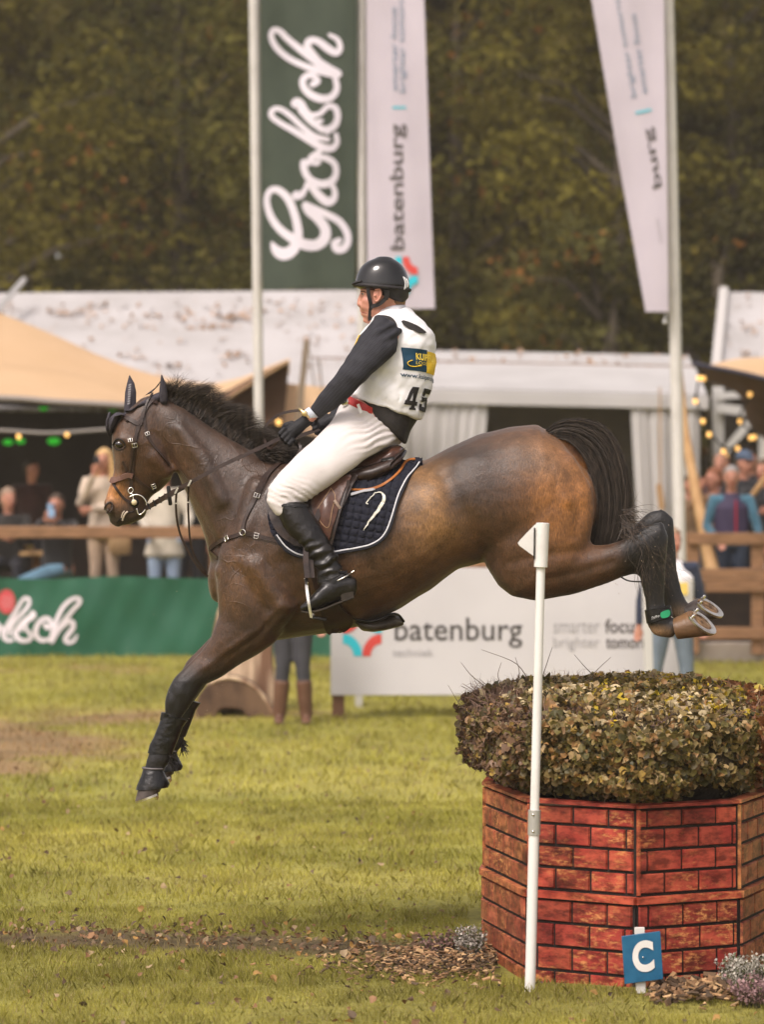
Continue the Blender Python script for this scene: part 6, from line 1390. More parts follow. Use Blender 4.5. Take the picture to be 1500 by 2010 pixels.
me3.flip_normals(); o3 = bpy.data.objects.new('quilted_cloth', me3); COL.objects.link(o3); o3.parent = t_pad

# ================================================================ BREASTPLATE
bpl = thing('breastplate', P(476,1045,15.8), 'brown leather breastplate with steel buckles across the horse chest', 'breastplate')
BL = mat('bridle leather', (.022,.012,.009), (.036,.021,.015), 40, .42, .15, 160, coat=.15)
m_ = MB(); strap(m_, HB, [(556,905),(540,918),(521,937),(508,960),(502,976)], .026, .004, .005); strap(m_, HB, [(502,974),(492,998),(482,1020),(477,1040)], .017, .004, .005); m_.build('shoulder_strap', BL, bpl)
m_ = MB(); strap(m_, HB, [(478,1046),(465,1052),(447,1058),(430,1064),(418,1072),(411,1082),(406,1094)], .018, .004, .006); m_.build('chest_strap', BL, bpl)
m_ = MB(); strap(m_, HB, [(480,1045),(492,1049),(504,1052),(520,1056),(535,1059),(548,1062)], .018, .004, .006); m_.build('girth_strap', BL, bpl)
def ring(name, px, py, r, bvh, parent, m, tr=.0022, off=.008, K=22):
    a, n = hit(bvh, px, py); a = a+n*off; u = n.cross(Vector((0,0,1))).normalized(); v = n.cross(u).normalized()
    m_ = MB(); m_.tube([a+u*math.cos(i*2*PI/K)*r+v*math.sin(i*2*PI/K)*r for i in range(K+1)], tr, 6); return m_.build(name, m, parent)
def buckle(px, py, ang, s_, bvh, parent, m=STEEL, off=.010):
    s_ = s_*.85
    a, n = hit(bvh, px, py); a = a+n*off; t_ = (P(px+math.cos(ang)*5,py+math.sin(ang)*5,a.y)-P(px,py,a.y)).normalized(); v = n.cross(t_).normalized(); t_ = v.cross(n).normalized(); m_ = MB()
    q = [a+t_*x*s_*.8+v*y*s_ for x,y in ((-1,-1),(1,-1),(1,1),(-1,1),(-1,-1))]
    for i in range(4): m_.limb([(q[i],.0018),(q[i+1],.0018)],6,.8)
    m_.limb([(a-t_*s_*.8,.0018),(a+t_*s_*.9+n*.002,.0016)],6,.5); return m_.build('buckle', m, parent)
ring('ring', 477, 1045, .013, HB, bpl, STEEL)
for px,py,an in ((447,1058,-.3),(504,1052,.2),(504,973,1.9)): buckle(px,py,an,.014,HB,bpl)
# ================================================================ BRIDLE
br = thing('bridle', P(262,900,15.9), 'brown leather bridle with steel bit, reins and buckles on the horse head', 'bridle')
def bs(name, pts, w, off=.004, th=.005, m=BL): m_ = MB(); strap(m_, HB, pts, w, off, th, max(8,len(pts)*4)); return m_.build(name, m, br)
bs('cheekpiece', [(275,826),(270,843),(265,865),(262,888),(260,915),(258,940),(256,956)], .016)
bs('cheekpiece', [(269,848),(263,872),(258,900),(254,928),(252,935)], .011, .010)
bs('browband', [(237,812),(246,819),(255,824),(266,830),(274,833)], .018, .008)
bs('crownpiece', [(274,834),(279,820),(284,805),(292,793),(302,783),(312,776)], .018, .006)
bs('throat_strap', [(283,812),(283,828),(287,850),(296,868),(308,884),(322,902),(331,914)], .011)
bs('noseband', [(218,940),(224,946),(233,942),(243,934),(252,931),(262,934)], .022, .005, .012, mat('noseband leather',(.12,.06,.045),(.16,.09,.07),40,.35))
bs('flash_strap', [(222,946),(228,958),(236,970),(246,981),(256,986)], .012)
bs('noseband_strap', [(262,934),(275,946),(288,956),(300,964),(308,970)], .012, .004, .004)
bs('cheek_band', [(240,905),(246,918),(250,930)], .010)
o = bs('bridle_number_strap', [(299,778),(290,790),(284,806),(281,822)], .008, .014)
for px,py,an,s_ in ((256,865,1.4,.011),(264,873,1.4,.013),(288,852,1.2,.011),(307,972,-.3,.013)): buckle(px,py,an,s_,HB,br,off=.014)
# bit: hanging cheek ring, rubber guard
bit = MB(); c_ = onb(264,987,.018); Yb0 = c_.y
def rp(px, py, dy=0): return P(px,py,Yb0+dy)
bit.tube(crom([rp(254,958),rp(251,963),rp(255,969),rp(261,963),rp(258,957),rp(254,958)],18), .0028)
bit.tube(crom([rp(258,968),rp(261,978),rp(260,985)],10), .0035)
bit.tube([rp(267+20*math.cos(a),991+20*math.sin(a)) for a in np.linspace(-2.3,1.0,22)], .0036)
bit.tube(crom([rp(283,1003),rp(275,1010),rp(270,1007),rp(268,998)],12), .003)
b_o = bit.build('bit_ring', STEEL, br)
m_ = MB(); m_.limb([(rp(264,987,.004),.021),(rp(264,987,-.006),.019)],20,.3); m_.build('bit_guard', BLACKR, b_o)
m_ = MB(); m_.limb([(rp(263,986,-.008),.015),(rp(263,986,-.013),.013)],20,.2); m_.build('cheek_disc', STEEL, b_o); m_ = MB(); m_.ball(rp(263,986,-.015),.012,14,(1,.6,1)); m_.build('mouthpiece_end', mat('cream mouthpiece',(.60,.50,.30),rough=.3), b_o)
# reins
def flat(name, pts, w, th, n=40, nrm=Vector((0,-1,.15)), m=BL, parent=br): m_ = MB(); q = crom(pts, n); ribbon(m_, q, [nrm]*n, w, th); return m_.build(name, m, parent)
HANDN = P(566,850,15.84)
flat('rein', [rp(284,997,-.004),P(300,990,15.86),P(320,978,15.82),P(345,963,15.80),P(390,938,15.765),P(433,915,15.755),P(500,884,15.78),P(549,861,15.815)], .017, .005)
flat('rein_grip', [rp(286,998,-.009),P(302,989,15.855),P(322,977,15.812),P(344,964,15.792)], .022, .010, 20)
m_ = MB()
for k in range(5): c = P(292+k*11,994-k*6.4,15.84-.006*k); m_.obox(c, Vector((.003,0,.001)), Vector((0,.012,0)), Vector((-.006,0,.014)))
m_.build('rein_stop', BLACKR, br)
m_ = MB(); m_.limb([(P(330,956,15.80),.009),(P(334,990,15.80),.009)],10,.6); m_.build('martingale_stop', BLACKR, br)
flat('rein', [rp(284,1000,.12),P(345,966,16.16),P(433,918,16.20),P(520,880,16.18),P(628,842,16.12)], .017, .005)
m_ = MB(); m_.limb([(P(343,962,15.785),.005),(P(372,947,15.775),.005)],6)
for px,py in ((346,963),(372,948),(470,898)): m_ = MB(); m_.obox(P(px,py,15.77), Vector((.004,0,-.001)), Vector((0,.006,0)), Vector((.007,0,.014))); m_.build('rein_keeper', STEEL if px<470 else BL, br)
flat('martingale_strap', [P(346,966,15.80),P(345,990,15.82),P(347,1020,15.85),P(354,1050,15.87),P(368,1080,15.88),P(388,1112,15.90),P(408,1132,15.93)], .010, .004)
flat('martingale_strap', [P(370,950,15.80),P(369,985,15.84),P(370,1020,15.88),P(373,1060,15.9),P(382,1092,15.92),P(404,1124,15.95)], .009, .004)
for px,py in ((346,988),(369,986)): m_ = MB(); m_.obox(P(px,py,15.80), Vector((.006,0,0)), Vector((0,.004,0)), Vector((0,0,.003))); m_.build('martingale_ring', STEEL, br)
flat('rein_loop', [P(549,862,15.82),P(528,880,15.9),P(517,850,16.0),P(530,826,16.05),P(556,811,16.08),P(590,806,16.08),P(612,812,16.08),P(622,826,16.1)], .012, .004)
flat('rein_end', [P(585,868,15.86),P(590,880,15.84),P(584,895,15.83),P(590,905,15.84)], .012, .004, 16)
# ================================================================ RIDER
rider = thing('person', P(690,900,HY), 'rider in black helmet, numbered white bib and white breeches leaning back in the saddle', 'rider')
VEST = mat('white bib cloth', (.76,.75,.755), (.68,.67,.68), 4, .7, .35, 14, sheen=.1)
BREE = mat('white breeches', (.60,.555,.535), (.54,.50,.48), 6, .75, .2, 18); NAVS = mat('navy sleeve cloth', (.017,.017,.022), (.026,.026,.032), 30, .75, .25, 200)
GLOVE = mat('black glove', (.007,.007,.009), (.015,.015,.018), 60, .6, .4, 120); BOOTM = mat('black boot leather', (.004,.0035,.0035), (.011,.009,.008), 14, .30, .5, 30, spec=.35, coat=.08)
PROT = mat('body protector', (.016,.014,.013), (.026,.022,.020), 20, .7, .3, 60); HELM = mat('glossy helmet shell', (.006,.006,.006), None, rough=.10, spec=.4, coat=.35); HELMM = mat('matt helmet trim', (.018,.016,.017), (.026,.024,.025), 40, .6)
# skin: head, neck, wrists – one body running through the clothes
b = MB()
b.loft([sec(716,528,792,528,.062,HY,2.1),sec(708,548,798,550,.076,HY,2.1),sec(707,565,799,568,.078,HY,2.2),sec(709,580,794,584,.074,HY,2.2),sec(711,594,782,596,.066,HY,2.2),sec(713,608,768,610,.055,HY,2.2),sec(716,620,752,622,.043,HY,2.2),sec(720,629,738,630,.027,HY,2.1)],24,.5)
b.limb([(P(711,573,HY),.009),(P(706,589,HY),.011),(P(704.5,597,HY),.0125),(P(711,601,HY),.012)],12,.7)
for sy in (-1,1): b.limb([(P(708,598,HY+sy*.010),.0085),(P(712,600,HY+sy*.016),.007)],8)
b.limb([(P(711,609,HY-.016),.007),(P(709,609.5,HY),.009),(P(711,609,HY+.016),.007)],8); b.limb([(P(713,617,HY-.014),.007),(P(711,617.5,HY),.009),(P(713,617,HY+.014),.007)],8)
b.limb([(P(718,627,HY),.017),(P(724,630,HY),.016)],10); b.limb([(P(709,563,HY-.03),.010),(P(707,562,HY),.009),(P(709,563,HY+.03),.010)],8)
b.limb([(P(718,590,HY-.040),.022),(P(737,598,HY-.050),.026)],10); b.limb([(P(716,600,HY-.030),.024),(P(736,606,HY-.042),.030)],10); b.limb([(P(722,616,HY-.022),.022),(P(744,611,HY-.042),.028)],10)
b.loft([sec(736,600,796,592,.056,HY,2),sec(738,618,796,604,.056,HY,2),sec(742,640,812,628,.070,HY,2)],20,.3)
b.loft([sec(712,655,838,650,.13,HY),sec(700,700,842,715,.14,HY),sec(690,770,826,795,.135,HY),sec(668,820,785,850,.15,HY)],24,.4)
for sy in (-1,1):
    if sy < 0: A = [(P(762,655,HY-.16),.055),(P(735,700,HY-.22),.048),(P(688,745,HY-.25),.042),(P(650,782,HY-.22),.036),(P(617,810,HY-.17),.026),(P(600,828,HY-.155),.026)]
    else: A = [(P(762,655,HY+.16),.055),(P(745,700,HY+.22),.048),(P(715,755,HY+.25),.042),(P(680,795,HY+.21),.034),(P(655,825,HY+.15),.026),(P(640,832,HY+.14),.026)]
    b.limb(A, 14)
    b.loft([sec(675,850,735,870,.05,HY+sy*.10),sec(600,905,650,930,.045,HY+sy*.28),sec(545,968,580,982,.035,HY+sy*.355),sec(572,1022,602,1018,.032,HY+sy*.375),sec(624,1100,652,1100,.028,HY+sy*.40),sec(632,1150,668,1150,.026,HY+sy*.41)],16,.3)
body = link_mesh('skin', remesh(b, .0065, 3, .4), mat('rider skin', (.56,.27,.19), (.47,.205,.145), 16, .48, .08, 160, spec=.4), rider)
fb = bvh_of(body)
# eye, brow, lips, ear
e = hit(fb, 712.5, 577)[0]; m_ = MB(); m_.ball(e+Vector((.003,.002,0)), .0075, 12, (.8,1,.75)); m_.build('eye', mat('eye white',(.45,.42,.40),rough=.2), rider); m_ = MB(); m_.ball(e+Vector((-.0025,-.001,0)), .0040, 10); m_.build('iris', EYEB, rider)
m_ = MB(); m_.tube(crom([hit(fb,709,572.5)[0]+Vector((-.001,-.003,0)),hit(fb,713,571.5)[0]+Vector((0,-.004,0)),hit(fb,718,574)[0]+Vector((0,-.003,0))],8), .0022); m_.build('eyelashes', mat('lash brown',(.10,.05,.03)), rider)
m_ = MB(); m_.tube(crom([hit(fb,709,567)[0],hit(fb,714,564.5)[0],hit(fb,721,567)[0]],8), .003); m_.build('eyebrow', mat('brow brown',(.20,.11,.06)), rider)
m_ = MB(); m_.tube(crom([P(709.5,613,HY-.002),hit(fb,712,613)[0],hit(fb,716,614)[0],hit(fb,720,615)[0]],8), .0018); m_.build('lip_line', mat('lip rose',(.28,.08,.06)), rider)
ec = P(740,579,HY-.082); m_ = MB(); m_.loft([(ec+Vector((0,.012,0)),Vector((.017,0,.003)),Vector((.003,0,.028)),2),(ec+Vector((.003,-.006,0)),Vector((.021,0,.003)),Vector((.003,0,.032)),2)],16,.3); m_.build('ear', bpy.data.materials['rider skin'], rider)
m_ = MB(); m_.tube(crom([ec+Vector((-.008,-.013,.022)),ec+Vector((.012,-.015,.025)),ec+Vector((.018,-.015,.0)),ec+Vector((.004,-.014,-.026)),ec+Vector((-.006,-.012,-.028))],16), .0045); m_.ball(ec+Vector((-.008,-.011,-.004)),.007,8); m_.build('ear_rim', bpy.data.materials['rider skin'], rider)
m_ = MB(); m_.loft([sec(764,590,798,584,.060,HY,2.2),sec(764,602,796,596,.052,HY,2.2)],16,.4); m_.build('hair', mat('light brown hair',(.25,.14,.075),(.14,.08,.04),60,.5,stretch=(1,1,.3)), rider)
# helmet
h_ = MB(); HC = P(752,550,HY)
HS = [(737,507,772,508,.045),(722,512,787,516,.072),(709,522,797,530,.092),(701,536,803,546,.103),(697,551,805,562,.107),(696,560,804,572,.108)]
h_.loft([sec(*s_[:4],s_[4],HY,2.15) for s_ in HS],36,.25); helmet = h_.build('helmet', HELM, rider, sub=1)
m_ = MB(); m_.loft([sec(734,566,803,572,.100,HY,2.2),sec(740,580,802,584,.094,HY,2.2),sec(770,590,794,594,.07,HY,2.2)],24,.2) ; m_.build('helmet_skirt', HELMM, helmet)
m_ = MB(); 
for (a0,w) in ((0,.011),): 
    pts = []
    for i in range(41):
        a = i/40*2*PI; pts.append(P(750,562,HY)+Vector((math.cos(a)*.126, math.sin(a)*.111, -.012*math.cos(a+.0)-.006)))
m_.tube(pts, .009, 8); m_.build('helmet_rim', HELMM, helmet)
m_ = MB(); vs = []
m_.loft([sec(708,549,710,559,.078,HY,2.5),sec(698,552,700,560,.064,HY,2.5),sec(691,556,692,560,.040,HY,2.5)],20,.3); m_.build('visor', HELMM, helmet)
m_ = MB()
for k in range(3): m_.tube(crom([P(792+k*3,543+k*2,HY-.075+.012*k),P(796+k*3,556,HY-.078+.012*k),P(794+k*3,568-k*2,HY-.08+.012*k)],8), .0022)
m_.build('helmet_logo', mat('white decal',(.7,.7,.7),rough=.3), helmet)
m_ = MB()
for Yq,ds in ((HY-.085,1),(HY+.085,-1)):
    ribbon(m_, crom([P(722,560,Yq),P(724,580,Yq),P(728,598,Yq+.012*ds),P(727,612,Yq+.03*ds),P(726,626,Yq+.055*ds),P(727,634,HY)],16), [Vector((0,-ds,0))]*16, .017, .005)
    ribbon(m_, crom([P(758,585,Yq),P(746,596,Yq),P(735,600,Yq+.01*ds),P(728,602,Yq+.014*ds)],12), [Vector((0,-ds,0))]*12, .018, .005)
    ribbon(m_, crom([P(756,560,Yq-.006*ds),P(760,575,Yq-.008*ds),P(757,588,Yq)],10), [Vector((0,-ds,0))]*10, .022, .006)
m_.build('chin_strap', HELMM, helmet)
# torso: body protector then white bib
m_ = MB(); m_.loft([sec(738,636,800,624,.06,HY),sec(728,650,822,645,.105,HY),sec(716,666,836,664,.14,HY),sec(700,690,846,700,.16,HY),sec(695,740,842,755,.155,HY),sec(690,780,828,812,.155,HY),sec(716,815,806,846,.165,HY),sec(746,828,798,872,.150,HY)],28,.3)
link_mesh('body_protector', remesh(m_, .009, 4), PROT, rider)
m_ = MB(); BIB = [(738,612,800,602,.068),(728,628,818,618,.110),(716,644,836,636,.142),(706,658,850,656,.165),(698,676,855,680,.180),(689,700,854,712,.182),(686,730,849,745,.180),(684,755,843,778,.178),(683,772,836,805,.178),(688,780,826,824,.180)]
m_.loft([sec(*s_[:4],s_[4],HY,2.35) for s_ in BIB],40,.05)
bib = link_mesh('bib', remesh(m_, .0075, 3), VEST, rider)
# cloth folds pressed into the bib
for v in bib.data.vertices:
    w = v.co+root_loc(bib); px = 750+w.x*F/w.y; py = 915-(w.z-H)*F/w.y
    a = noise.noise(Vector((px*.022+py*.012, py*.035-px*.012, w.y*5)))*.013+noise.noise(Vector((px*.06+py*.03,py*.055,w.y*9)))*.007+.004*math.sin((py-px*.55)*.11)*max(0,min(1,(py-700)/60))
    v.co += v.normal*a
BB = bvh_of(bib)
m_ = MB(); m_.loft([sec(744,610,796,599,.064,HY),sec(752,618,798,603,.066,HY)],22,.3); m_.build('collar', mat('pale grey collar',(.55,.54,.58)), bib)
m_ = MB(); m_.add(*(lambda d: (d.v,d.f))(drape([(738,622),(752,620),(768,624),(778,636),(781,652),(774,648),(766,638),(750,633),(736,634)], BB, .001, .006, 4, smooth=2))); m_.build('armhole_edge', PROT, rider)
# prints on the back of the bib, projected from behind left
PN = Vector((.80,-.60,0)).normalized(); PU = Vector((.60,.80,0)).normalized()
def onback(u, v, off=.003):
    """u metres along PU from the bib's axis, v height"""
    o = Vector((P(770,0,HY).x,HY,0)); org = o+PU*u+Vector((0,0,v))+PN*1.2; r = BB.ray_cast(org, -PN, 3)
    if r[0] is None: r = BB.find_nearest(o+PU*u+Vector((0,0,v))+PN*.15)
    n = r[1] if r[1].dot(PN) > 0 else -r[1]; return r[0]+n*off
zof = lambda py: H-(py-915)*HY/F
def tilt(u): return -.10*(u+.12)
def patch(name, u0, u1, y0, y1, off, m, n=14):
    m_ = MB(); vs = []
    for j in range(n+1):
        for i in range(n+1):
            u = u0+(u1-u0)*i/n; vs.append(onback(u, zof(y0+(y1-y0)*j/n)+tilt(u), off))
    m_.add(vs, [(j*(n+1)+i,j*(n+1)+i+1,(j+1)*(n+1)+i+1,(j+1)*(n+1)+i) for j in range(n) for i in range(n)]); return m_.build(name, m, bib)
def btext(name, s, u0, u1, y0, y1, off, m, bold=.0):
    V, Fc = text2d(s, bold, 3); m_ = MB(); m_.add([onback(u0+(u1-u0)*u, zof(y1+(y0-y1)*v)+tilt(u0+(u1-u0)*u), off) for u,v in V], Fc); return m_.build(name, m, bib, smooth=False)
q = [(-.080,634),(-.072,632),(-.06,634),(-.045,638),(-.03,643),(-.015,649),(.0,655),(-.017,657),(-.035,657),(-.055,653),(-.07,648),(-.084,640)]; m_ = MB(); cq = (sum(p[0] for p in q)/len(q), sum(p[1] for p in q)/len(q)); m_.add([onback(cq[0],zof(cq[1]),.008)]+[onback(u_,zof(y_),.006) for u_,y_ in q], [(0,1+i,1+(i+1)%len(q)) for i in range(len(q))]); m_.build('back_opening', PROT, bib)
NB = mat('printed navy', (.008,.045,.085), None, rough=.6); YL = mat('printed yellow', (.75,.50,.03), None, rough=.6); BKP = mat('printed black', (.018,.016,.016), None, rough=.6)
U0 = -.115
patch('logo_panel', U0, U0+.115, 684, 727, .0025, NB); patch('logo_panel_yellow', U0+.115, U0+.235, 686, 728, .003, YL)
btext('logo_lettering', 'KUIPERS', U0+.050, U0+.165, 692, 706, .0055, mat('printed gold',(.80,.60,.08)), .03)
btext('logo_lettering', 'LOGISTICS', U0+.050, U0+.165, 708, 714, .0055, bpy.data.materials['printed gold'], .0)
m_ = MB(); q = [onback(U0+.018+.045-.045*math.cos(a)*1.0 if False else U0+.045-.030*math.cos(a), zof(715-6*math.sin(a)), .005) for a in np.linspace(1.2,-2.2,16)]; m_.tube(q, .0022, 5); m_.tube([q[-1],onback(U0+.078,zof(719),.005)],.003,5); m_.build('logo_arrow', YL, bib)
btext('web_lettering', 'www.kuiperslogistics.nl', U0-.008, U0+.30, 732, 744, .003, NB, .01)
m_ = MB(); kq = [0]
def digit(quads, u0, u1, y0, y1, sh):
    for q in quads:
        kq[0] += 1; n = 6; g = []
        for j in range(n+1):
            for i in range(n+1):
                s_, t = i/n, j/n; x = (q[0][0]*(1-s_)+q[1][0]*s_)*(1-t)+(q[3][0]*(1-s_)+q[2][0]*s_)*t; y = (q[0][1]*(1-s_)+q[1][1]*s_)*(1-t)+(q[3][1]*(1-s_)+q[2][1]*s_)*t
                u = u0+(u1-u0)*x+sh*y; g.append(onback(u, zof(y1+(y0-y1)*y)+tilt(u), .0025+kq[0]*.0004))
        m_.add(g, [(j*(n+1)+i,j*(n+1)+i+1,(j+1)*(n+1)+i+1,(j+1)*(n+1)+i) for j in range(n) for i in range(n)])
digit([[(.0,.22),(.24,.30),(.66,1),(.40,1)],[(.50,0),(.82,0),(.82,1),(.50,1)],[(.02,.20),(1,.20),(1,.38),(.02,.38)],[(.42,0),(.92,0),(.92,.09),(.42,.09)]], U0+.005, U0+.078, 758, 803, .014)
digit([[(.08,.80),(1,.80),(1,1),(.08,1)],[(.08,.42),(.38,.42),(.38,.9),(.08,.9)],[(.1,.42),(.82,.50),(.82,.66),(.1,.60)],[(.66,.12),(.96,.18),(.96,.52),(.66,.60)],[(0,.0),(.82,.0),(.90,.20),(0,.20)],[(0,.1),(.28,.1),(.28,.32),(0,.32)]], U0+.090, U0+.165, 758, 803, .014)
m_.build('number', BKP, bib, smooth=False)
# front print
m_ = MB(); m_.add(*(lambda d: (d.v,d.f))(drape([(694,672),(700,664),(706,655),(708,658),(702,668),(696,680)], BB, .002, .003, 3, smooth=0))); m_.build('front_print', YL, bib)
# sleeves
m_ = MB(); m_.loft([sec(742,616,790,650,.045,HY-.155),sec(722,640,783,662,.062,HY-.175),sec(704,664,779,690,.066,HY-.20),sec(684,698,752,716,.062,HY-.23),sec(664,730,716,748,.056,HY-.25),sec(645,752,692,776,.051,HY-.24),sec(626,774,664,800,.044,HY-.215),sec(608,799,630,820,.034,HY-.175)],24,.2)
slv = link_mesh('sleeve', remesh(m_, .007, 3), NAVS, rider)
m2_ = MB(); m2_.limb([(P(768,640,HY+.155),.062),(P(745,700,HY+.22),.062),(P(718,755,HY+.25),.055),(P(680,795,HY+.21),.045),(P(656,823,HY+.155),.034)],16,.3); link_mesh('sleeve', remesh(m2_, .009, 3), NAVS, rider)
for v in slv.data.vertices:
    w = v.co+root_loc(slv); px = 750+w.x*F/w.y; py = 915-(w.z-H)*F/w.y; a = noise.noise(Vector((px*.05,py*.05,w.y*6)))*.006
    a += .004*math.sin((px*.45+py*.9)*.33)*math.exp(-((px-765)/22)**2-((py-650)/22)**2)*2; v.co += v.normal*a
SBv = bvh_of(slv); pts_ = []; m_ = MB()
for i in range(16):
    for k in range(60):
        t_ = k/59; cx = 752+(618-752)*t_; cy = 655+(805-655)*t_; o_ = (i-7.5)*4.0*(1-.35*t_); px = cx+o_*.75; py = cy+o_*.66+((i%2)*1.3)
        d = (P(px,py,16)-CAM).normalized(); r = SBv.ray_cast(CAM, d, 25)
        if r[0] is not None and r[1].dot(d) < -.35: c = r[0]+r[1]*.0008; m_.obox(c, Vector((.0014,0,0)), Vector((0,.0006,0)), Vector((0,0,.0014)))
m_.build('sleeve_dots', mat('grey sleeve dots',(.065,.065,.078)), slv)
m_ = MB(); m_.loft([sec(606,799,624,819,.032,HY-.17),sec(596,806,612,826,.031,HY-.16)],18,.1); m_.build('white_cuff', mat('pale blue cuff',(.55,.60,.70)), rider)
m_ = MB(); c = P(598,812,HY-.165); ax = (P(590,822,HY-.16)-P(608,803,HY-.17)).normalized(); s1 = Vector((0,1,0)); s2 = ax.cross(s1).normalized()
m_.tube([c+s1*math.cos(a)*.035+s2*math.sin(a)*.033 for a in np.linspace(0,2*PI,22)], .0065); w_ = m_.build('bracelet', BRASS, rider); m_ = MB(); m_.limb([(c-s1*.038-s1*.0,.014),(c-s1*.046,.012)],16,.2); m_.build('watch_case', BRASS, w_)
# gloves: palm, four curled fingers, thumb
def fist(c, d, Yside, name='glove'):
    """c palm centre, d unit direction wrist -> knuckles, Yside -1: near hand"""
    g = MB(); up = Vector((-d.z,0,d.x)); 
    if up.z < 0: up = -up
    sd2 = Vector((0,1,0))
    g.limb([(c-d*.088,(.030,.031)),(c-d*.055,(.028,.029)),(c-d*.02,(.032,.030)),(c+d*.025,(.034,.030))],14,.6,ref=(0,1,0))
    for k in range(4):
        z = up*(.030-.0205*k); r_ = (.0105,.011,.0105,.0092)[k]; L = (.94,1.05,1.0,.85)[k]
        a0 = c+d*.028+z+sd2*.020*Yside*1.0; a1 = a0+d*.030*L+sd2*.004*Yside-up*.004; a2 = a1+d*.006-sd2*.026*Yside*L-up*.006; a3 = a2-d*.024*L-sd2*.004*Yside
        g.limb([(a0,r_*1.1),(a1,r_*1.08),(a2,r_),(a3,r_*.85)],10,.9)
    t0 = c-d*.015+up*.030; g.limb([(t0,.013),(t0+d*.028+up*.012-sd2*.006*Yside,.012),(t0+d*.052+up*.004-sd2*.014*Yside,.0095)],10,.9)
    return blob(name, g, .0035, GLOVE, rider, 2)
dn = (P(560,848,0+16)-P(598,818,16)).normalized(); fist(P(576,845,HY-.155), Vector((dn.x,0,dn.z)).normalized(), -1)
dn = (P(628,838,16)-P(660,822,16)).normalized(); fist(P(640,830,HY+.13), Vector((dn.x,0,dn.z)).normalized(), 1)
m_ = MB(); m_.limb([(P(567,848,HY-.20),.0035),(P(585,862,HY-.19),.0035)],6); 
# crop whip
m_ = MB(); m_.limb([(P(556,840,15.85),.0075),(P(580,868,15.86),.007),(P(588,880,15.87),.006)],10,.6); tag(m_.build('riding_crop', BLACKR, loc=P(570,855,15.86)), 'short black riding crop gripped in the near gloved hand', 'riding crop')
# breeches
m_ = MB(); m_.loft([sec(672,784,762,815,.135,HY),sec(664,800,785,838,.158,HY),sec(655,822,800,858,.168,HY),sec(668,850,776,880,.15,HY)],28,.4)
for sy in (-1,1):
    Yo = lambda k: HY+sy*k
    m_.loft([sec(664,806,782,862,.09,Yo(.09)),sec(645,832,762,876,.088,Yo(.15)),sec(612,866,715,903,.085,Yo(.22)),sec(580,896,668,938,.080,Yo(.28)),sec(550,926,625,970,.072,Yo(.325)),sec(526,955,590,992,.062,Yo(.35)),sec(522,985,586,1006,.052,Yo(.36)),sec(540,1010,602,1008,.046,Yo(.365))],28,.5)
br_ = link_mesh('breeches', remesh(m_, .0085, 6), BREE, rider)
for v in br_.data.vertices:
    w = v.co+root_loc(br_); px = 750+w.x*F/w.y; py = 915-(w.z-H)*F/w.y
    hipw = math.exp(-((px-735)/45)**2-((py-850)/32)**2); kn = math.exp(-((px-575)/45)**2-((py-970)/25)**2)
    a = .007*math.sin((py+px*.35)*.50+5*noise.noise(Vector((px*.03,py*.03,0))))*hipw+.0055*math.sin((py*1.0-px*.45)*.55+4*noise.noise(Vector((px*.04,py*.04,3))))*kn+noise.noise(Vector((px*.03,py*.03,w.y*4)))*.004; v.co += v.normal*a
QB = bvh_of(br_, bib); BRB = bvh_of(br_)
RED = mat('red belt leather', (.42,.025,.022), (.33,.018,.016), 30, .35, .1, 100, coat=.2)
belt = MB(); c = P(715,801,HY); ax1 = (P(757,828,HY)-P(676,786,HY))/2*1.04; vs = []
m_ = MB(); pts = [c+ax1*math.cos(a)+Vector((0,math.sin(a)*.165,0)) for a in np.linspace(0,2*PI,49)]; nn = [(ax1.normalized()*math.cos(a)+Vector((0,math.sin(a),0))).normalized() for a in np.linspace(0,2*PI,49)]
pts = []
for k in range(60):
    a = 2*PI*k/59; d = (ax1.normalized()*math.cos(a)+Vector((0,math.sin(a),0))).normalized(); r = BRB.ray_cast(c+d*.5, -d, 1); pts.append((r[0] if r[0] is not None else c+d*.15)+d*.002)
nn = [((p-c)).normalized() for p in pts]; ribbon(m_, pts, nn, .034, .006); belt = m_.build('belt', RED, rider)
m_ = MB(); m_.obox(P(706,802,HY-.166)+Vector((0,-.008,0)), Vector((.006,0,.003)), Vector((0,.004,0)), Vector((-.008,0,.020))); m_.build('belt_loop', VEST, belt)
q = P(681,789,HY-.055); m_ = MB(); m_.limb([(q+Vector((-.008,-.045,0)),.021),(q+Vector((-.010,-.052,0)),.019)],18,.3); m_.build('buckle', STEEL, belt)
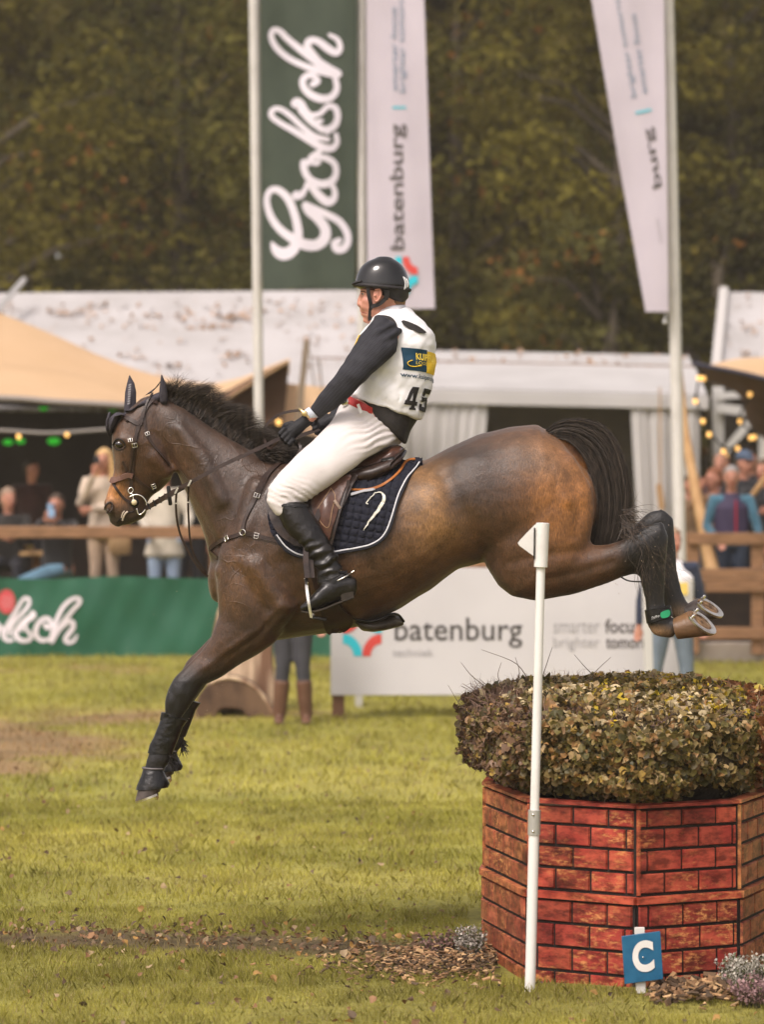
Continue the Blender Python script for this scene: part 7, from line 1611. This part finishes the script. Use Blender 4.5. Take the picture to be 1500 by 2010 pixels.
# boots
def boot(sy):
    Y = lambda k: HY+sy*k
    m_ = MB(); m_.loft([sec(541,988,604,990,.058,Y(.362),2.1),sec(546,1012,612,1006,.060,Y(.365),2.1),sec(556,1036,628,1030,.060,Y(.372),2.1),sec(572,1054,640,1050,.058,Y(.38),2.1),sec(590,1072,652,1072,.054,Y(.39),2.1),sec(606,1092,663,1093,.049,Y(.40),2.1),sec(616,1110,670,1112,.046,Y(.405),2.1),sec(622,1128,682,1124,.043,Y(.41),2.1),sec(622,1146,696,1138,.041,Y(.415),2.1)],26,.25)
    m_.loft([sec(694,1132,692,1172,.036,Y(.415),2.4),sec(672,1128,668,1178,.040,Y(.418),2.4),sec(645,1138,642,1190,.042,Y(.422),2.4),sec(620,1160,622,1197,.044,Y(.426),2.4),sec(602,1178,605,1200,.040,Y(.428),2.4),sec(591,1188,593,1199,.028,Y(.428),2.4)],24,.5)
    o = link_mesh('riding_boot', remesh(m_, .007, 3), BOOTM, rider)
    for v in o.data.vertices:
        w = v.co+root_loc(o); px = 750+w.x*F/w.y; py = 915-(w.z-H)*F/w.y; k = math.exp(-((py-1098)/32)**2); v.co += v.normal*(.0065*math.sin((py*.95+px*.5+8*noise.noise(Vector((px*.04,py*.04,1))))*.30)*k+noise.noise(Vector((px*.03,py*.03,2)))*.004)
    s_ = MB(); K = [(697,1156),(694,1172),(668,1182),(642,1193),(622,1199),(604,1202),(592,1200)]
    s_.loft([(P(x,y,Y(.42)),Vector((0,0,.006)),Vector((0,w_,0)),3) for (x,y),w_ in zip(K[1:],(.034,.038,.042,.045,.041,.030))],14,.3); s_.obox(P(682,1170,Y(.418)),Vector((.028,0,.006)),Vector((0,.034,0)),Vector((-.002,0,.016))); s_.build('boot_sole', mat('worn boot sole',(.045,.034,.024),(.02,.016,.012),20,.8) if sy < 0 else bpy.data.materials['worn boot sole'], o, bevel=.002)
    yb = Y(.362)+sy*.055
    s_ = MB(); bb = bvh_of(o)
    if sy < 0:
        for pts,w_ in (([(545,1000),(560,990),(585,996),(603,992)],.010),([(628,1132),(645,1138),(660,1143)],.018),([(662,1120),(676,1126),(690,1133)],.010),([(628,1140),(650,1136),(680,1122)],.006)): strap(s_, bb, pts, w_, .002, .004)
        s_.build('boot_strap', BLACKR, o); s_ = MB(); s_.limb([(P(684,1127,Y(.41)),.003),(P(695,1121,Y(.41)),.0035)],8); s_.tube(crom([P(662,1140,Y(.455)),P(678,1132,Y(.455)),P(690,1124,Y(.41))],10),.0035); s_.build('spur', STEEL, o); s_ = MB(); s_.ball(hit(bb,669,1121)[0],.005,8); s_.build('stud_button', BRASS, o)
        s_ = MB(); s_.ball(hit(bb,580,995)[0],.006,8); s_.build('snap_button', BLACKR, o)
    return o
boot(-1); boot(1)

# mud and water flung up by the hooves
mb = MB()
for i in range(110):
    if i < 80: px, py, Y = random.gauss(1300,45), random.gauss(1090,70), random.uniform(15.6,16.3)
    else: px, py, Y = random.gauss(370,60), random.gauss(1330,70), random.uniform(15.6,16.3)
    mb.ball(P(px,py,Y), random.uniform(.0007,.0020), 6)
tag(mb.build('flying_mud', mat('wet mud drop',(.35,.27,.20),rough=.2)), kind='stuff')

# thin warm haze added to lift the darks of trees and tents
hz = MB(); hz.box((-45,-3,-1.2),(45,80,16.5)); ho = hz.build('haze', bpy.data.materials.new('added haze'), smooth=False); tag(ho, kind='stuff')
hm = ho.data.materials[0]; hm.use_nodes = True; hn = hm.node_tree.nodes; hn.remove(hn['Principled BSDF']); pv = hn.new('ShaderNodeVolumePrincipled')
pv.inputs['Color'].default_value = (.95,.86,.72,1); pv.inputs['Density'].default_value = .0009; pv.inputs['Anisotropy'].default_value = .2
hm.node_tree.links.new(pv.outputs[0], hn['Material Output'].inputs['Volume'])
